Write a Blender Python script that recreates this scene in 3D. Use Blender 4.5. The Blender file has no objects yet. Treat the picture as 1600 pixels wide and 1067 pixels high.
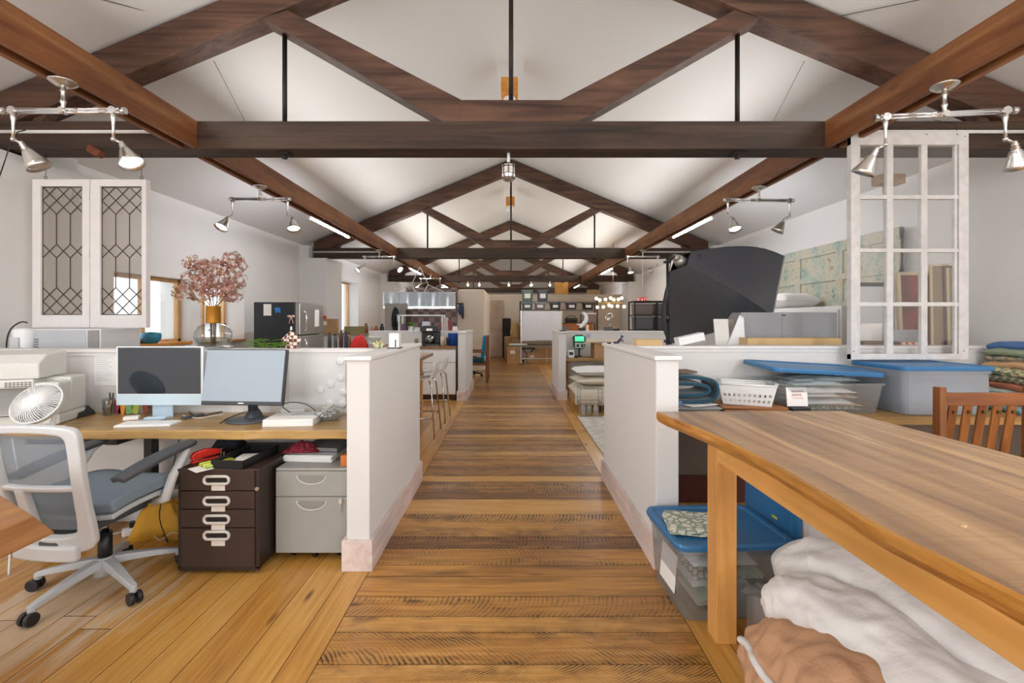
import bpy, math, random
from mathutils import Vector, Matrix, noise as mnoise
random.seed(7)
SC = bpy.context.scene
COL = SC.collection
PI = math.pi
F, X0, Y0, H = 711.0, 798.5, 500.0, 1.35       # focal length in pixels, vanishing point, eye height

def PX(px, d): return (px - X0) * d / F
def PZ(py, d): return H - (py - Y0) * d / F
def P(px, py, d): return Vector((PX(px, d), d, PZ(py, d)))

def lin(h):
    h = h.lstrip('#')
    o = []
    for i in (0, 2, 4):
        c = int(h[i:i+2], 16) / 255
        o.append(c / 12.92 if c <= .04045 else ((c + .055) / 1.055) ** 2.4)
    return (o[0], o[1], o[2], 1)

# ---------------------------------------------------------------- mesh builder
class MB:
    def __init__(s): s.v = []; s.f = []; s.m = []; s.cur = 0; s.uv = None; s.sm = []
    def raw(s, vs, fs, smooth=False):
        b = len(s.v); s.v += [tuple(v) for v in vs]
        for f in fs:
            s.f.append(tuple(b + i for i in f)); s.m.append(s.cur); s.sm.append(smooth)
        return s
    def box(s, c, d, M=None):
        x, y, z = d[0]/2, d[1]/2, d[2]/2
        vs = [Vector((sx*x, sy*y, sz*z)) for sz in (-1, 1) for sy in (-1, 1) for sx in (-1, 1)]
        if M is not None: vs = [M @ v for v in vs]
        c = Vector(c)
        return s.raw([v + c for v in vs], [(0,2,3,1),(4,5,7,6),(0,1,5,4),(1,3,7,5),(3,2,6,7),(2,0,4,6)])
    def bb(s, a, b):
        return s.box([(a[i]+b[i])/2 for i in range(3)], [abs(b[i]-a[i]) for i in range(3)])
    def taper(s, c, d0, d1, h, M=None):              # box with different bottom / top size, base centre c
        vs = []
        for (d, z) in ((d0, 0), (d1, h)):
            for sy in (-1, 1):
                for sx in (-1, 1): vs.append(Vector((sx*d[0]/2, sy*d[1]/2, z)))
        if M is not None: vs = [M @ v for v in vs]
        return s.raw([v + Vector(c) for v in vs], [(0,2,3,1),(4,5,7,6),(0,1,5,4),(1,3,7,5),(3,2,6,7),(2,0,4,6)])
    def cyl(s, p0, p1, r0, r1=None, n=16, caps=True, smooth=True):
        p0, p1 = Vector(p0), Vector(p1); r1 = r0 if r1 is None else r1
        q = (p1 - p0).to_track_quat('Z', 'Y').to_matrix()
        vs = []
        for p, r in ((p0, r0), (p1, r1)):
            for i in range(n):
                a = 2*PI*i/n; vs.append(p + q @ Vector((r*math.cos(a), r*math.sin(a), 0)))
        s.raw(vs, [(i, (i+1) % n, n + (i+1) % n, n + i) for i in range(n)], smooth)
        if caps:
            b = len(s.v) - 2*n
            s.f += [tuple(b + i for i in reversed(range(n))), tuple(b + n + i for i in range(n))]
            s.m += [s.cur]*2; s.sm += [False]*2
        return s
    def lathe(s, prof, c=(0,0,0), M=None, n=24, closed=False):
        c = Vector(c); vs = []; k = len(prof)
        for r, z in prof:
            for i in range(n):
                a = 2*PI*i/n; v = Vector((r*math.cos(a), r*math.sin(a), z))
                vs.append((M @ v if M is not None else v) + c)
        fs = []
        for j in range(k-1):
            for i in range(n):
                fs.append((j*n+i, j*n+(i+1) % n, (j+1)*n+(i+1) % n, (j+1)*n+i))
        s.raw(vs, fs, True)
        b = len(s.v) - k*n
        if closed:
            s.f += [tuple(b+i for i in reversed(range(n))), tuple(b+(k-1)*n+i for i in range(n))]; s.m += [s.cur]*2; s.sm += [False]*2
        return s
    def tube(s, pts, r, n=8, caps=True, closed=False):
        pts = [Vector(p) for p in pts]; k = len(pts); vs = []
        rr = r if isinstance(r, (list, tuple)) else [r]*k
        up = None
        for i, p in enumerate(pts):
            if closed: t = pts[(i+1) % k] - pts[i-1]
            else: t = pts[min(i+1, k-1)] - pts[max(i-1, 0)]
            t = t.normalized() if t.length > 1e-9 else Vector((0,0,1))
            if up is None:
                up = Vector((0,0,1)) if abs(t.z) < .9 else Vector((1,0,0))
            x = t.cross(up).normalized(); up = x.cross(t).normalized()
            for j in range(n):
                a = 2*PI*j/n; vs.append(p + x*(rr[i]*math.cos(a)) + up*(rr[i]*math.sin(a)))
        fs = []
        for i in range(k if closed else k-1):
            i2 = (i+1) % k
            for j in range(n): fs.append((i*n+j, i2*n+j, i2*n+(j+1) % n, i*n+(j+1) % n))
        s.raw(vs, fs, True)
        if caps and not closed:
            b = len(s.v) - k*n
            s.f += [tuple(b+i for i in range(n)), tuple(b+(k-1)*n+i for i in reversed(range(n)))]; s.m += [s.cur]*2; s.sm += [False]*2
        return s
    def prism(s, poly, y0, y1, axis='y'):          # poly of (a, b) pairs, extruded along axis
        n = len(poly)
        def mk(a, b, t): return {'y': (a, t, b), 'z': (a, b, t), 'x': (t, a, b)}[axis]
        vs = [mk(a, b, y0) for a, b in poly] + [mk(a, b, y1) for a, b in poly]
        fs = [tuple(range(n)), tuple(reversed(range(n, 2*n)))] + [(i, n+i, n+(i+1) % n, (i+1) % n) for i in range(n)]
        return s.raw(vs, fs)
    def sphere(s, c, r, n=16, m=10, M=None):
        r = r if isinstance(r, (tuple, list)) else (r, r, r); c = Vector(c)
        vs = [Vector((0,0,-r[2]))]
        for j in range(1, m):
            t = PI*j/m - PI/2
            for i in range(n):
                a = 2*PI*i/n; vs.append(Vector((r[0]*math.cos(t)*math.cos(a), r[1]*math.cos(t)*math.sin(a), r[2]*math.sin(t))))
        vs.append(Vector((0,0,r[2])))
        fs = [(0, 1+(i+1) % n, 1+i) for i in range(n)]
        for j in range(m-2):
            for i in range(n): fs.append((1+j*n+i, 1+j*n+(i+1) % n, 1+(j+1)*n+(i+1) % n, 1+(j+1)*n+i))
        L = len(vs)-1; b = 1+(m-2)*n
        fs += [(L, b+i, b+(i+1) % n) for i in range(n)]
        if M is not None: vs = [M @ v for v in vs]
        return s.raw([v + c for v in vs], fs, True)
    def grid(s, fn, nu, nv, closed_v=False, smooth=True):
        vs = [fn(i/nu, j/nv) for i in range(nu+1) for j in range(nv + (0 if closed_v else 1))]
        w = nv if closed_v else nv+1
        fs = [(i*w+j, (i+1)*w+j, (i+1)*w+(j+1) % w, i*w+(j+1) % w) for i in range(nu) for j in range(nv)]
        return s.raw(vs, fs, smooth)

def build(mb, name, mats, parent=None, bevel=0, solid=0, sub=0, seg=2, loc=None, rot=None):
    me = bpy.data.meshes.new(name)
    me.from_pydata(mb.v, [], mb.f)
    if not isinstance(mats, (list, tuple)): mats = [mats]
    for m in mats: me.materials.append(m)
    me.polygons.foreach_set('material_index', mb.m)
    me.polygons.foreach_set('use_smooth', mb.sm)
    if mb.uv:
        l = me.uv_layers.new(name='UVMap'); l.data.foreach_set('uv', [c for uv in mb.uv for c in uv])
    me.validate(); me.update()
    o = bpy.data.objects.new(name, me); COL.objects.link(o)
    if parent is not None: o.parent = parent
    if loc is not None: o.location = loc
    if rot is not None: o.rotation_euler = rot
    if solid:
        md = o.modifiers.new('Solidify', 'SOLIDIFY'); md.thickness = solid; md.offset = 0
    if bevel:
        md = o.modifiers.new('Bevel', 'BEVEL'); md.width = bevel; md.segments = seg; md.limit_method = 'ANGLE'; md.angle_limit = .6
    if sub:
        md = o.modifiers.new('Subdivision', 'SUBSURF'); md.levels = sub; md.render_levels = sub
    return o

def tag(o, label=None, cat=None, group=None, kind=None):
    if label: o['label'] = label
    if cat: o['category'] = cat
    if group: o['group'] = group
    if kind: o['kind'] = kind
    return o
def thing(name, label, cat, loc=(0,0,0), rz=0, group=None):
    o = bpy.data.objects.new(name, None); COL.objects.link(o)
    o.location = loc; o.rotation_euler = (0, 0, rz); o.empty_display_size = .1
    return tag(o, label, cat, group)
def single(mb, name, mats, label, cat, loc=(0,0,0), rz=0, group=None, **k):
    o = build(mb, name, mats, None, loc=loc, rot=(0, 0, rz) if not isinstance(rz, tuple) else rz, **k)
    return tag(o, label, cat, group)
def struct(mb, name, mats, label=None, cat=None, **k):
    return tag(build(mb, name, mats, None, **k), label, cat, None, 'structure')
def dup(root, loc, rz=0, label=None, group=None):
    def cp(o, par):
        c = o.copy(); COL.objects.link(c)
        if par is not None: c.parent = par
        for ch in kids.get(o.name, []): cp(ch, c)
        return c
    kids = {}
    stack = [root]
    while stack:
        q = stack.pop()
        kids[q.name] = list(q.children); stack += kids[q.name]
    r = cp(root, None); r.location = loc; r.rotation_euler = (0, 0, rz)
    return tag(r, label, None, group)
def RZ(a): return Matrix.Rotation(a, 3, 'Z')
def RX(a): return Matrix.Rotation(a, 3, 'X')
def RY(a): return Matrix.Rotation(a, 3, 'Y')
def rnd(a, b): return random.uniform(a, b)
def fbm(p, s, o=3):
    p = Vector(p)*s; t = 0; a = 1
    for _ in range(o): t += a*mnoise.noise(p); p = p*2.03; a *= .5
    return t

# ---------------------------------------------------------------- materials
MATS = {}
def nodes(name):
    m = bpy.data.materials.new(name); m.use_nodes = True
    nt = m.node_tree; b = nt.nodes['Principled BSDF']
    return m, nt, b
def mat(name, col, rough=.5, metal=0, emit=0, coat=0, spec=.5, bump=0, bscale=80, var=0, vscale=6, sheen=0):
    if name in MATS: return MATS[name]
    m, nt, b = nodes(name)
    c = lin(col)
    b.inputs['Base Color'].default_value = c
    b.inputs['Roughness'].default_value = rough
    b.inputs['Metallic'].default_value = metal
    b.inputs['Specular IOR Level'].default_value = spec
    b.inputs['Coat Weight'].default_value = coat; b.inputs['Coat Roughness'].default_value = .15
    if sheen: b.inputs['Sheen Weight'].default_value = sheen
    if emit:
        b.inputs['Emission Color'].default_value = c; b.inputs['Emission Strength'].default_value = emit
    tc = nt.nodes.new('ShaderNodeTexCoord')
    nz = nt.nodes.new('ShaderNodeTexNoise'); nz.inputs['Scale'].default_value = vscale; nz.inputs['Detail'].default_value = 4
    nt.links.new(tc.outputs['Object'], nz.inputs['Vector'])
    v = var if var else .03
    mr = nt.nodes.new('ShaderNodeMapRange'); mr.inputs['From Min'].default_value = .3; mr.inputs['From Max'].default_value = .7
    mr.inputs['To Min'].default_value = 1 - v; mr.inputs['To Max'].default_value = 1 + v*.6
    nt.links.new(nz.outputs['Fac'], mr.inputs['Value'])
    mx = nt.nodes.new('ShaderNodeMix'); mx.data_type = 'RGBA'; mx.blend_type = 'MULTIPLY'; mx.inputs['Factor'].default_value = 1
    mx.inputs[6].default_value = c
    nt.links.new(mr.outputs['Result'], mx.inputs[7]); nt.links.new(mx.outputs[2], b.inputs['Base Color'])
    if bump:
        n2 = nt.nodes.new('ShaderNodeTexNoise'); n2.inputs['Scale'].default_value = bscale; n2.inputs['Detail'].default_value = 5
        nt.links.new(tc.outputs['Object'], n2.inputs['Vector'])
        bp = nt.nodes.new('ShaderNodeBump'); bp.inputs['Strength'].default_value = bump; bp.inputs['Distance'].default_value = .02
        nt.links.new(n2.outputs['Fac'], bp.inputs['Height']); nt.links.new(bp.outputs['Normal'], b.inputs['Normal'])
    MATS[name] = m
    return m
def ramp(nt, stops, interp='LINEAR'):
    r = nt.nodes.new('ShaderNodeValToRGB'); e = r.color_ramp.elements; r.color_ramp.interpolation = interp
    while len(e) < len(stops): e.new(.5)
    for i, (p, c) in enumerate(stops):
        e[i].position = p; e[i].color = lin(c) if isinstance(c, str) else c
    return r
def wood(name, cols, axis='x', scale=6, stretch=14, rough=.5, bump=.15, coat=0, knots=True, spec=.4, scuff=0):
    """grain runs along axis of the object"""
    if name in MATS: return MATS[name]
    m, nt, b = nodes(name); L = nt.links.new
    tc = nt.nodes.new('ShaderNodeTexCoord'); mp = nt.nodes.new('ShaderNodeMapping')
    sc = [scale*2.5]*3; sc['xyz'.index(axis)] = scale*2.5/stretch
    mp.inputs['Scale'].default_value = sc
    L(tc.outputs['Object'], mp.inputs['Vector'])
    nz = nt.nodes.new('ShaderNodeTexNoise'); nz.inputs['Scale'].default_value = 1; nz.inputs['Detail'].default_value = 8; nz.inputs['Distortion'].default_value = .6
    nz.inputs['Roughness'].default_value = .62
    L(mp.outputs['Vector'], nz.inputs['Vector'])
    n = len(cols)
    r = ramp(nt, [(.3 + .42*i/(n-1), c) for i, c in enumerate(cols)])
    L(nz.outputs['Fac'], r.inputs['Fac'])
    n2 = nt.nodes.new('ShaderNodeTexNoise'); n2.inputs['Scale'].default_value = 1.7; n2.inputs['Detail'].default_value = 5
    L(tc.outputs['Object'], n2.inputs['Vector'])
    mr = nt.nodes.new('ShaderNodeMapRange'); mr.inputs['From Min'].default_value = .3; mr.inputs['From Max'].default_value = .7
    mr.inputs['To Min'].default_value = .72; mr.inputs['To Max'].default_value = 1.18
    L(n2.outputs['Fac'], mr.inputs['Value'])
    mx = nt.nodes.new('ShaderNodeMix'); mx.data_type = 'RGBA'; mx.blend_type = 'MULTIPLY'; mx.inputs['Factor'].default_value = 1
    L(r.outputs['Color'], mx.inputs[6]); L(mr.outputs['Result'], mx.inputs[7])
    out = mx.outputs[2]
    if knots:
        vo = nt.nodes.new('ShaderNodeTexVoronoi'); vo.inputs['Scale'].default_value = 1
        m2 = nt.nodes.new('ShaderNodeMapping'); s2 = [3.2]*3; s2['xyz'.index(axis)] = 1.6; m2.inputs['Scale'].default_value = s2
        L(tc.outputs['Object'], m2.inputs['Vector']); L(m2.outputs['Vector'], vo.inputs['Vector'])
        kr = ramp(nt, [(.02, (.25,.25,.25,1)), (.09, (1,1,1,1))]); L(vo.outputs['Distance'], kr.inputs['Fac'])
        m3 = nt.nodes.new('ShaderNodeMix'); m3.data_type = 'RGBA'; m3.blend_type = 'MULTIPLY'; m3.inputs['Factor'].default_value = .9
        L(out, m3.inputs[6]); L(kr.outputs['Color'], m3.inputs[7]); out = m3.outputs[2]
    if scuff:
        for sc_, lo_, c_ in ((7, .67, '#96592f'), (31, .71, '#b9aca0')):
            n3 = nt.nodes.new('ShaderNodeTexNoise'); n3.inputs['Scale'].default_value = sc_; n3.inputs['Detail'].default_value = 6; n3.inputs['Roughness'].default_value = .7; L(tc.outputs['Object'], n3.inputs['Vector'])
            m4 = nt.nodes.new('ShaderNodeMapRange'); m4.inputs['From Min'].default_value = lo_; m4.inputs['From Max'].default_value = lo_+.06; m4.inputs['To Max'].default_value = scuff; L(n3.outputs['Fac'], m4.inputs['Value'])
            m5 = nt.nodes.new('ShaderNodeMix'); m5.data_type = 'RGBA'; L(m4.outputs[0], m5.inputs['Factor']); L(out, m5.inputs[6]); m5.inputs[7].default_value = lin(c_); out = m5.outputs[2]
    L(out, b.inputs['Base Color'])
    b.inputs['Roughness'].default_value = rough; b.inputs['Coat Weight'].default_value = coat; b.inputs['Coat Roughness'].default_value = .2
    b.inputs['Specular IOR Level'].default_value = spec
    bp = nt.nodes.new('ShaderNodeBump'); bp.inputs['Strength'].default_value = bump; bp.inputs['Distance'].default_value = .01
    L(nz.outputs['Fac'], bp.inputs['Height']); L(bp.outputs['Normal'], b.inputs['Normal'])
    MATS[name] = m
    return m
def glass(name, tint='#ffffff', refl=.03, rough=.02, body=0, bodycol='#ffffff'):
    """thin clear sheet: transparent + a little mirror (+ a share of milky body)"""
    if name in MATS: return MATS[name]
    m = bpy.data.materials.new(name); m.use_nodes = True; nt = m.node_tree; L = nt.links.new
    nt.nodes.remove(nt.nodes['Principled BSDF']); out = nt.nodes['Material Output']
    t = nt.nodes.new('ShaderNodeBsdfTransparent'); t.inputs['Color'].default_value = lin(tint)
    g = nt.nodes.new('ShaderNodeBsdfGlossy'); g.inputs['Roughness'].default_value = rough
    lw = nt.nodes.new('ShaderNodeLayerWeight'); lw.inputs['Blend'].default_value = .25
    ad = nt.nodes.new('ShaderNodeMath'); ad.operation = 'MULTIPLY_ADD'; ad.inputs[1].default_value = .55; ad.inputs[2].default_value = refl; ad.use_clamp = True
    L(lw.outputs['Facing'], ad.inputs[0])
    mx = nt.nodes.new('ShaderNodeMixShader'); L(ad.outputs['Value'], mx.inputs['Fac']); L(t.outputs[0], mx.inputs[1]); L(g.outputs[0], mx.inputs[2])
    last = mx.outputs[0]
    if body:
        d = nt.nodes.new('ShaderNodeBsdfDiffuse'); d.inputs['Color'].default_value = lin(bodycol)
        tr = nt.nodes.new('ShaderNodeBsdfTranslucent'); tr.inputs['Color'].default_value = lin(bodycol)
        a = nt.nodes.new('ShaderNodeMixShader'); a.inputs['Fac'].default_value = .35; L(d.outputs[0], a.inputs[1]); L(tr.outputs[0], a.inputs[2])
        m2 = nt.nodes.new('ShaderNodeMixShader'); m2.inputs['Fac'].default_value = body; L(last, m2.inputs[1]); L(a.outputs[0], m2.inputs[2]); last = m2.outputs[0]
    L(last, out.inputs['Surface'])
    MATS[name] = m
    return m
def pattern(name, c1, c2, scale=30, kind='voronoi', rough=.9, thr=.45, bump=.2):
    if name in MATS: return MATS[name]
    m, nt, b = nodes(name); L = nt.links.new
    tc = nt.nodes.new('ShaderNodeTexCoord')
    if kind == 'voronoi':
        t = nt.nodes.new('ShaderNodeTexVoronoi'); t.feature = 'DISTANCE_TO_EDGE'; t.inputs['Scale'].default_value = scale; o = t.outputs['Distance']
        r = ramp(nt, [(.06, c2), (.16, c1)])
    elif kind == 'wave':
        t = nt.nodes.new('ShaderNodeTexWave'); t.inputs['Scale'].default_value = scale; t.inputs['Distortion'].default_value = 6; t.inputs['Detail'].default_value = 2; o = t.outputs['Fac']
        r = ramp(nt, [(thr-.08, c2), (thr+.08, c1)])
    elif kind == 'checker':
        t = nt.nodes.new('ShaderNodeTexChecker'); t.inputs['Scale'].default_value = scale; o = t.outputs['Fac']
        r = ramp(nt, [(.4, c2), (.6, c1)])
    elif kind == 'stripe':
        t = nt.nodes.new('ShaderNodeTexWave'); t.inputs['Scale'].default_value = scale; t.bands_direction = 'X'; o = t.outputs['Fac']
        r = ramp(nt, [(thr-.1, c2), (thr+.1, c1)])
    else:
        t = nt.nodes.new('ShaderNodeTexNoise'); t.inputs['Scale'].default_value = scale; t.inputs['Detail'].default_value = 6; o = t.outputs['Fac']
        r = ramp(nt, [(thr-.08, c2), (thr+.1, c1)])
    L(tc.outputs['Object'], t.inputs['Vector']); L(o, r.inputs['Fac']); L(r.outputs['Color'], b.inputs['Base Color'])
    b.inputs['Roughness'].default_value = rough
    bp = nt.nodes.new('ShaderNodeBump'); bp.inputs['Strength'].default_value = bump; bp.inputs['Distance'].default_value = .003
    L(o, bp.inputs['Height']); L(bp.outputs['Normal'], b.inputs['Normal'])
    MATS[name] = m
    return m

WALL = mat('white_plaster', '#d8d6d2', .85, bump=.05, bscale=25, var=.02, vscale=1.5, spec=.2)
CEIL = mat('white_ceiling', '#d3d2d0', .9, bump=.06, bscale=12, var=.02, vscale=.8, spec=.2)
CAPM = mat('white_cap_paint', '#dedbd8', .45, var=.04, vscale=9)
BASEB = wood('whitewashed_wood', ['#c9b3a8', '#dccac1', '#e6dbd5'], 'y', 5, 10, .5, .1, knots=False)
BEAM = wood('dark_timber', ['#2c1d16', '#4a3226', '#5d4233', '#6a4d3d'], 'x', 5, 14, .65, .5, scuff=.4)
BEAMT = wood('smoky_timber', ['#231a15', '#38291f', '#473529', '#54402f'], 'x', 5, 16, .65, .5, scuff=.8)
PURL = wood('reddish_timber', ['#55311a', '#764728', '#875832', '#986a42'], 'y', 4, 14, .5, .3)
IRON = mat('black_iron', '#2c2724', .5, .6)
NICK = mat('brushed_nickel', '#c9c6c0', .28, 1)
CHROME = mat('chrome', '#d5d5d5', .12, 1)
WHITEP = mat('white_plastic', '#e4e4e2', .4)
OFFW = mat('offwhite_plastic', '#d3d2cb', .45)
GREYP = mat('grey_plastic', '#8f9296', .45)
BLACKP = mat('black_plastic', '#1b1c1e', .4)
PAPER = mat('white_paper', '#eceae5', .8)
CARD = mat('brown_cardboard', '#b08a62', .85, var=.08, vscale=5)
CARDL = mat('light_cardboard', '#c6a878', .85, var=.08, vscale=5)
OAK = wood('golden_pine', ['#b9772f', '#cb8a3e', '#d99c50'], 'y', 5, 12, .4, .08, coat=.2, knots=False)
GL = glass('clear_glass', refl=.012)
SOLIDGL = mat('milky_glass', '#e8eef0', .15)
# ================================================================ FLOOR
def plank_mat(name, kind):
    m, nt, b = nodes(name); L = nt.links.new; N = nt.nodes.new
    def math_(op, a=None, c=None, d=None):
        n = N('ShaderNodeMath'); n.operation = op
        for i, q in enumerate((a, c, d)):
            if q is None: continue
            if isinstance(q, (int, float)): n.inputs[i].default_value = q
            else: L(q, n.inputs[i])
        return n.outputs[0]
    uv = N('ShaderNodeUVMap'); uv.uv_map = 'UVMap'
    at = N('ShaderNodeAttribute'); at.attribute_name = 'plank'
    sp = N('ShaderNodeSeparateXYZ'); L(uv.outputs['UV'], sp.inputs[0])
    sa = N('ShaderNodeSeparateColor'); L(at.outputs['Color'], sa.inputs[0])
    u, v = sp.outputs['X'], sp.outputs['Y']; r0, r1, r2 = sa.outputs[0], sa.outputs[1], sa.outputs[2]
    def grain(su, sv, det=6, dist=.4):
        cx = N('ShaderNodeCombineXYZ'); L(math_('MULTIPLY', u, su), cx.inputs[0]); L(math_('MULTIPLY', v, sv), cx.inputs[1]); L(math_('MULTIPLY', r1, 37.), cx.inputs[2])
        n = N('ShaderNodeTexNoise'); n.inputs['Scale'].default_value = 1; n.inputs['Detail'].default_value = det; n.inputs['Distortion'].default_value = dist
        n.inputs['Roughness'].default_value = .6
        L(cx.outputs[0], n.inputs['Vector']); return n.outputs['Fac']
    g = grain(2.2, 45); big = grain(1.1, 5, 3); fine = grain(5, 160, 3, .1)
    t = math_('ADD', math_('MULTIPLY', g, .55), math_('MULTIPLY', big, .25)); t = math_('ADD', t, math_('MULTIPLY', fine, .2))
    if kind == 'aisle':
        rp = ramp(nt, [(.26, '#70451b'), (.40, '#9b6829'), (.54, '#b8823a'), (.70, '#cf9f56')])
        t = math_('ADD', t, math_('MULTIPLY', math_('SUBTRACT', r0, .55), .36))
    else:
        rp = ramp(nt, [(.28, '#8f5f26'), (.42, '#b27c35'), (.56, '#c49247'), (.72, '#d3a65f')])
        t = math_('ADD', t, math_('MULTIPLY', math_('SUBTRACT', r0, .5), .20))
    L(t, rp.inputs['Fac'])
    col = rp.outputs['Color']
    def mul(c, f, amt=1.):
        x = N('ShaderNodeMix'); x.data_type = 'RGBA'; x.blend_type = 'MULTIPLY'
        if isinstance(amt, float): x.inputs['Factor'].default_value = amt
        else: L(amt, x.inputs['Factor'])
        L(c, x.inputs[6]); L(f, x.inputs[7]) if not isinstance(f, tuple) else setattr(x.inputs[7], 'default_value', f)
        return x.outputs[2]
    if kind == 'aisle':
        # arcs left by the circular saw
        sl = math_('MULTIPLY', math_('SUBTRACT', r2, .5), 6.5)
        ph = math_('ADD', u, math_('MULTIPLY', sl, v)); ph = math_('ADD', ph, math_('MULTIPLY', math_('MULTIPLY', v, v), 2.4))
        wob = grain(7, 3, 2)
        ph = math_('ADD', math_('MULTIPLY', ph, 2*PI/.024), math_('MULTIPLY', wob, 16.))
        s = math_('SINE', ph)
        s2 = math_('POWER', math_('MULTIPLY_ADD', s, .5, .5), 1.8)
        msk = grain(1.6, 9, 4)
        edge = math_('MULTIPLY', math_('ABSOLUTE', v), 3.2)
        mk = math_('ADD', msk, math_('MULTIPLY', math_('SUBTRACT', r1, .5), .5)); mk = math_('ADD', mk, math_('SUBTRACT', edge, .10))
        mr = N('ShaderNodeMapRange'); mr.inputs['From Min'].default_value = .42; mr.inputs['From Max'].default_value = .86; L(mk, mr.inputs['Value'])
        amt = math_('MULTIPLY', mr.outputs[0], math_('MULTIPLY_ADD', s2, .85, .15))
        br = N('ShaderNodeMapRange'); br.inputs['From Min'].default_value = .36; br.inputs['From Max'].default_value = .62; br.inputs['To Min'].default_value = .1; L(grain(9, 14, 3), br.inputs['Value'])
        amt = math_('MULTIPLY', math_('MULTIPLY', amt, 1.25), br.outputs[0])
        col = mul(col, (.05, .032, .022, 1), amt)
        # smoky blotches
        bl = grain(.9, 6, 4); m2 = N('ShaderNodeMapRange'); m2.inputs['From Min'].default_value = .52; m2.inputs['From Max'].default_value = .78
        L(bl, m2.inputs['Value']); col = mul(col, (.16, .12, .10, 1), math_('MULTIPLY', m2.outputs[0], .85))
        hgt = math_('MULTIPLY', s2, mr.outputs[0])
    else:
        hgt = fine
        geo = N('ShaderNodeTexCoord'); sp2 = N('ShaderNodeSeparateXYZ'); L(geo.outputs['Object'], sp2.inputs[0])
        # whitish worn patch where the chair rolls
        dx = math_('MULTIPLY', math_('SUBTRACT', sp2.outputs['X'], -2.12), 1.25); dy = math_('MULTIPLY', math_('SUBTRACT', sp2.outputs['Y'], 2.1), 1.15)
        rr = math_('SQRT', math_('ADD', math_('MULTIPLY', dx, dx), math_('MULTIPLY', dy, dy)))
        w = math_('SUBTRACT', math_('MULTIPLY', grain(2.2, 16, 5), 1.7), math_('MULTIPLY', rr, .95))
        m3 = N('ShaderNodeMapRange'); m3.inputs['From Min'].default_value = .28; m3.inputs['From Max'].default_value = .62; L(w, m3.inputs['Value'])
        x = N('ShaderNodeMix'); x.data_type = 'RGBA'; L(math_('MULTIPLY', m3.outputs[0], .6), x.inputs['Factor']); L(col, x.inputs[6]); x.inputs[7].default_value = lin('#cfc0aa'); col = x.outputs[2]
    # knots
    cx = N('ShaderNodeCombineXYZ'); L(math_('MULTIPLY', u, 1.5), cx.inputs[0]); L(math_('MULTIPLY', v, 6.), cx.inputs[1]); L(math_('MULTIPLY', r1, 50.), cx.inputs[2])
    vo = N('ShaderNodeTexVoronoi'); vo.inputs['Scale'].default_value = 1; L(cx.outputs[0], vo.inputs['Vector'])
    kr = ramp(nt, [(.04, (.2,.13,.09,1)), (.11, (1,1,1,1))]); L(vo.outputs['Distance'], kr.inputs['Fac']); col = mul(col, kr.outputs['Color'], .85)
    L(col, b.inputs['Base Color'])
    b.inputs['Roughness'].default_value = .34; b.inputs['Specular IOR Level'].default_value = .45
    b.inputs['Coat Weight'].default_value = .35; b.inputs['Coat Roughness'].default_value = .22
    bp = N('ShaderNodeBump'); bp.inputs['Strength'].default_value = .22 if kind == 'aisle' else .1; bp.inputs['Distance'].default_value = .004
    L(hgt, bp.inputs['Height']); L(bp.outputs['Normal'], b.inputs['Normal']); L(bp.outputs['Normal'], b.inputs['Coat Normal'])
    return m
fl = MB(); fl.uv = []; pc = []
def plank(x0, x1, y0, y1, along):
    g = .0016; z = 0
    fl.raw([(x0+g, y0+g, z), (x1-g, y0+g, z), (x1-g, y1-g, z), (x0+g, y1-g, z)], [(0, 1, 2, 3)])
    c = (random.random(), random.random(), random.random(), 1); o = rnd(0, 30)
    if along == 'y':
        w = (x1-x0)/2; q = [(o, -w), (o, w), (o+y1-y0, w), (o+y1-y0, -w)]
    else:
        w = (y1-y0)/2; q = [(o, -w), (o+x1-x0, -w), (o+x1-x0, w), (o, w)]
    fl.uv.extend(q); pc.extend([c]*4)
XL, XR = -.762, .783
fl.cur = 0
def boards(xa, xb, ya, yb):
    x = xa
    while x < xb - 1e-6:
        w = rnd(.13, .21); x2 = x + w
        if xb - x2 < .09: x2 = xb
        y = ya + rnd(-4.5, 0)
        while y < yb:
            y2 = y + rnd(4.5, 7.5); a, b_ = max(y, ya), min(y2, yb)
            if b_ - a > .05: plank(x, x2, a, b_, 'y')
            y = y2
        x = x2
boards(-4.4, XL-.13, -3.2, 24); boards(XR+.13, 4.4, -3.2, 24)
fl.cur = 2
for xa in (XL-.13, XR):
    y = -3.2
    for y2 in (1.2, 5.6, 9.9, 14.1, 18.8, 24): plank(xa, xa+.13, y, y2, 'y'); y = y2
fl.cur = 1
ys = [-3.2]
while ys[-1] < 1.55: ys.append(ys[-1] + rnd(.12, .26))
ys = ys[:-1] + [1.6, 1.784, 1.967, 2.073, 2.222, 2.394, 2.506, 2.69, 2.836, 3.16, 3.43, 3.56, 3.8, 3.94, 4.2]
while ys[-1] < 16.4: ys.append(ys[-1] + rnd(.1, .27))
ys.append(24)
for a, b_ in zip(ys, ys[1:]): plank(XL, XR, a, b_, 'x')
nb = len(fl.uv)
fl.cur = 3
fl.raw([(-4.8, -3.2, -.006), (4.8, -3.2, -.006), (4.8, 24, -.006), (-4.8, 24, -.006)], [(0,1,2,3)])
fl.raw([(-4.8, -3.2, -.2), (4.8, -3.2, -.2), (4.8, 24, -.2), (-4.8, 24, -.2)], [(3,2,1,0)])
fl.uv += [(0,0)]*8; pc += [(0,0,0,1)]*8
BOARD = plank_mat('pine_floor_boards', 'board'); AISLE = plank_mat('rough_sawn_aisle_planks', 'aisle')
floor = struct(fl, 'floor', [BOARD, AISLE, BOARD, mat('dark_joint', '#2a1608', .9)], 'golden wood plank floor with a cross-planked aisle of rough-sawn boards', 'floor')
ca = floor.data.color_attributes.new('plank', 'FLOAT_COLOR', 'CORNER')
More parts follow.
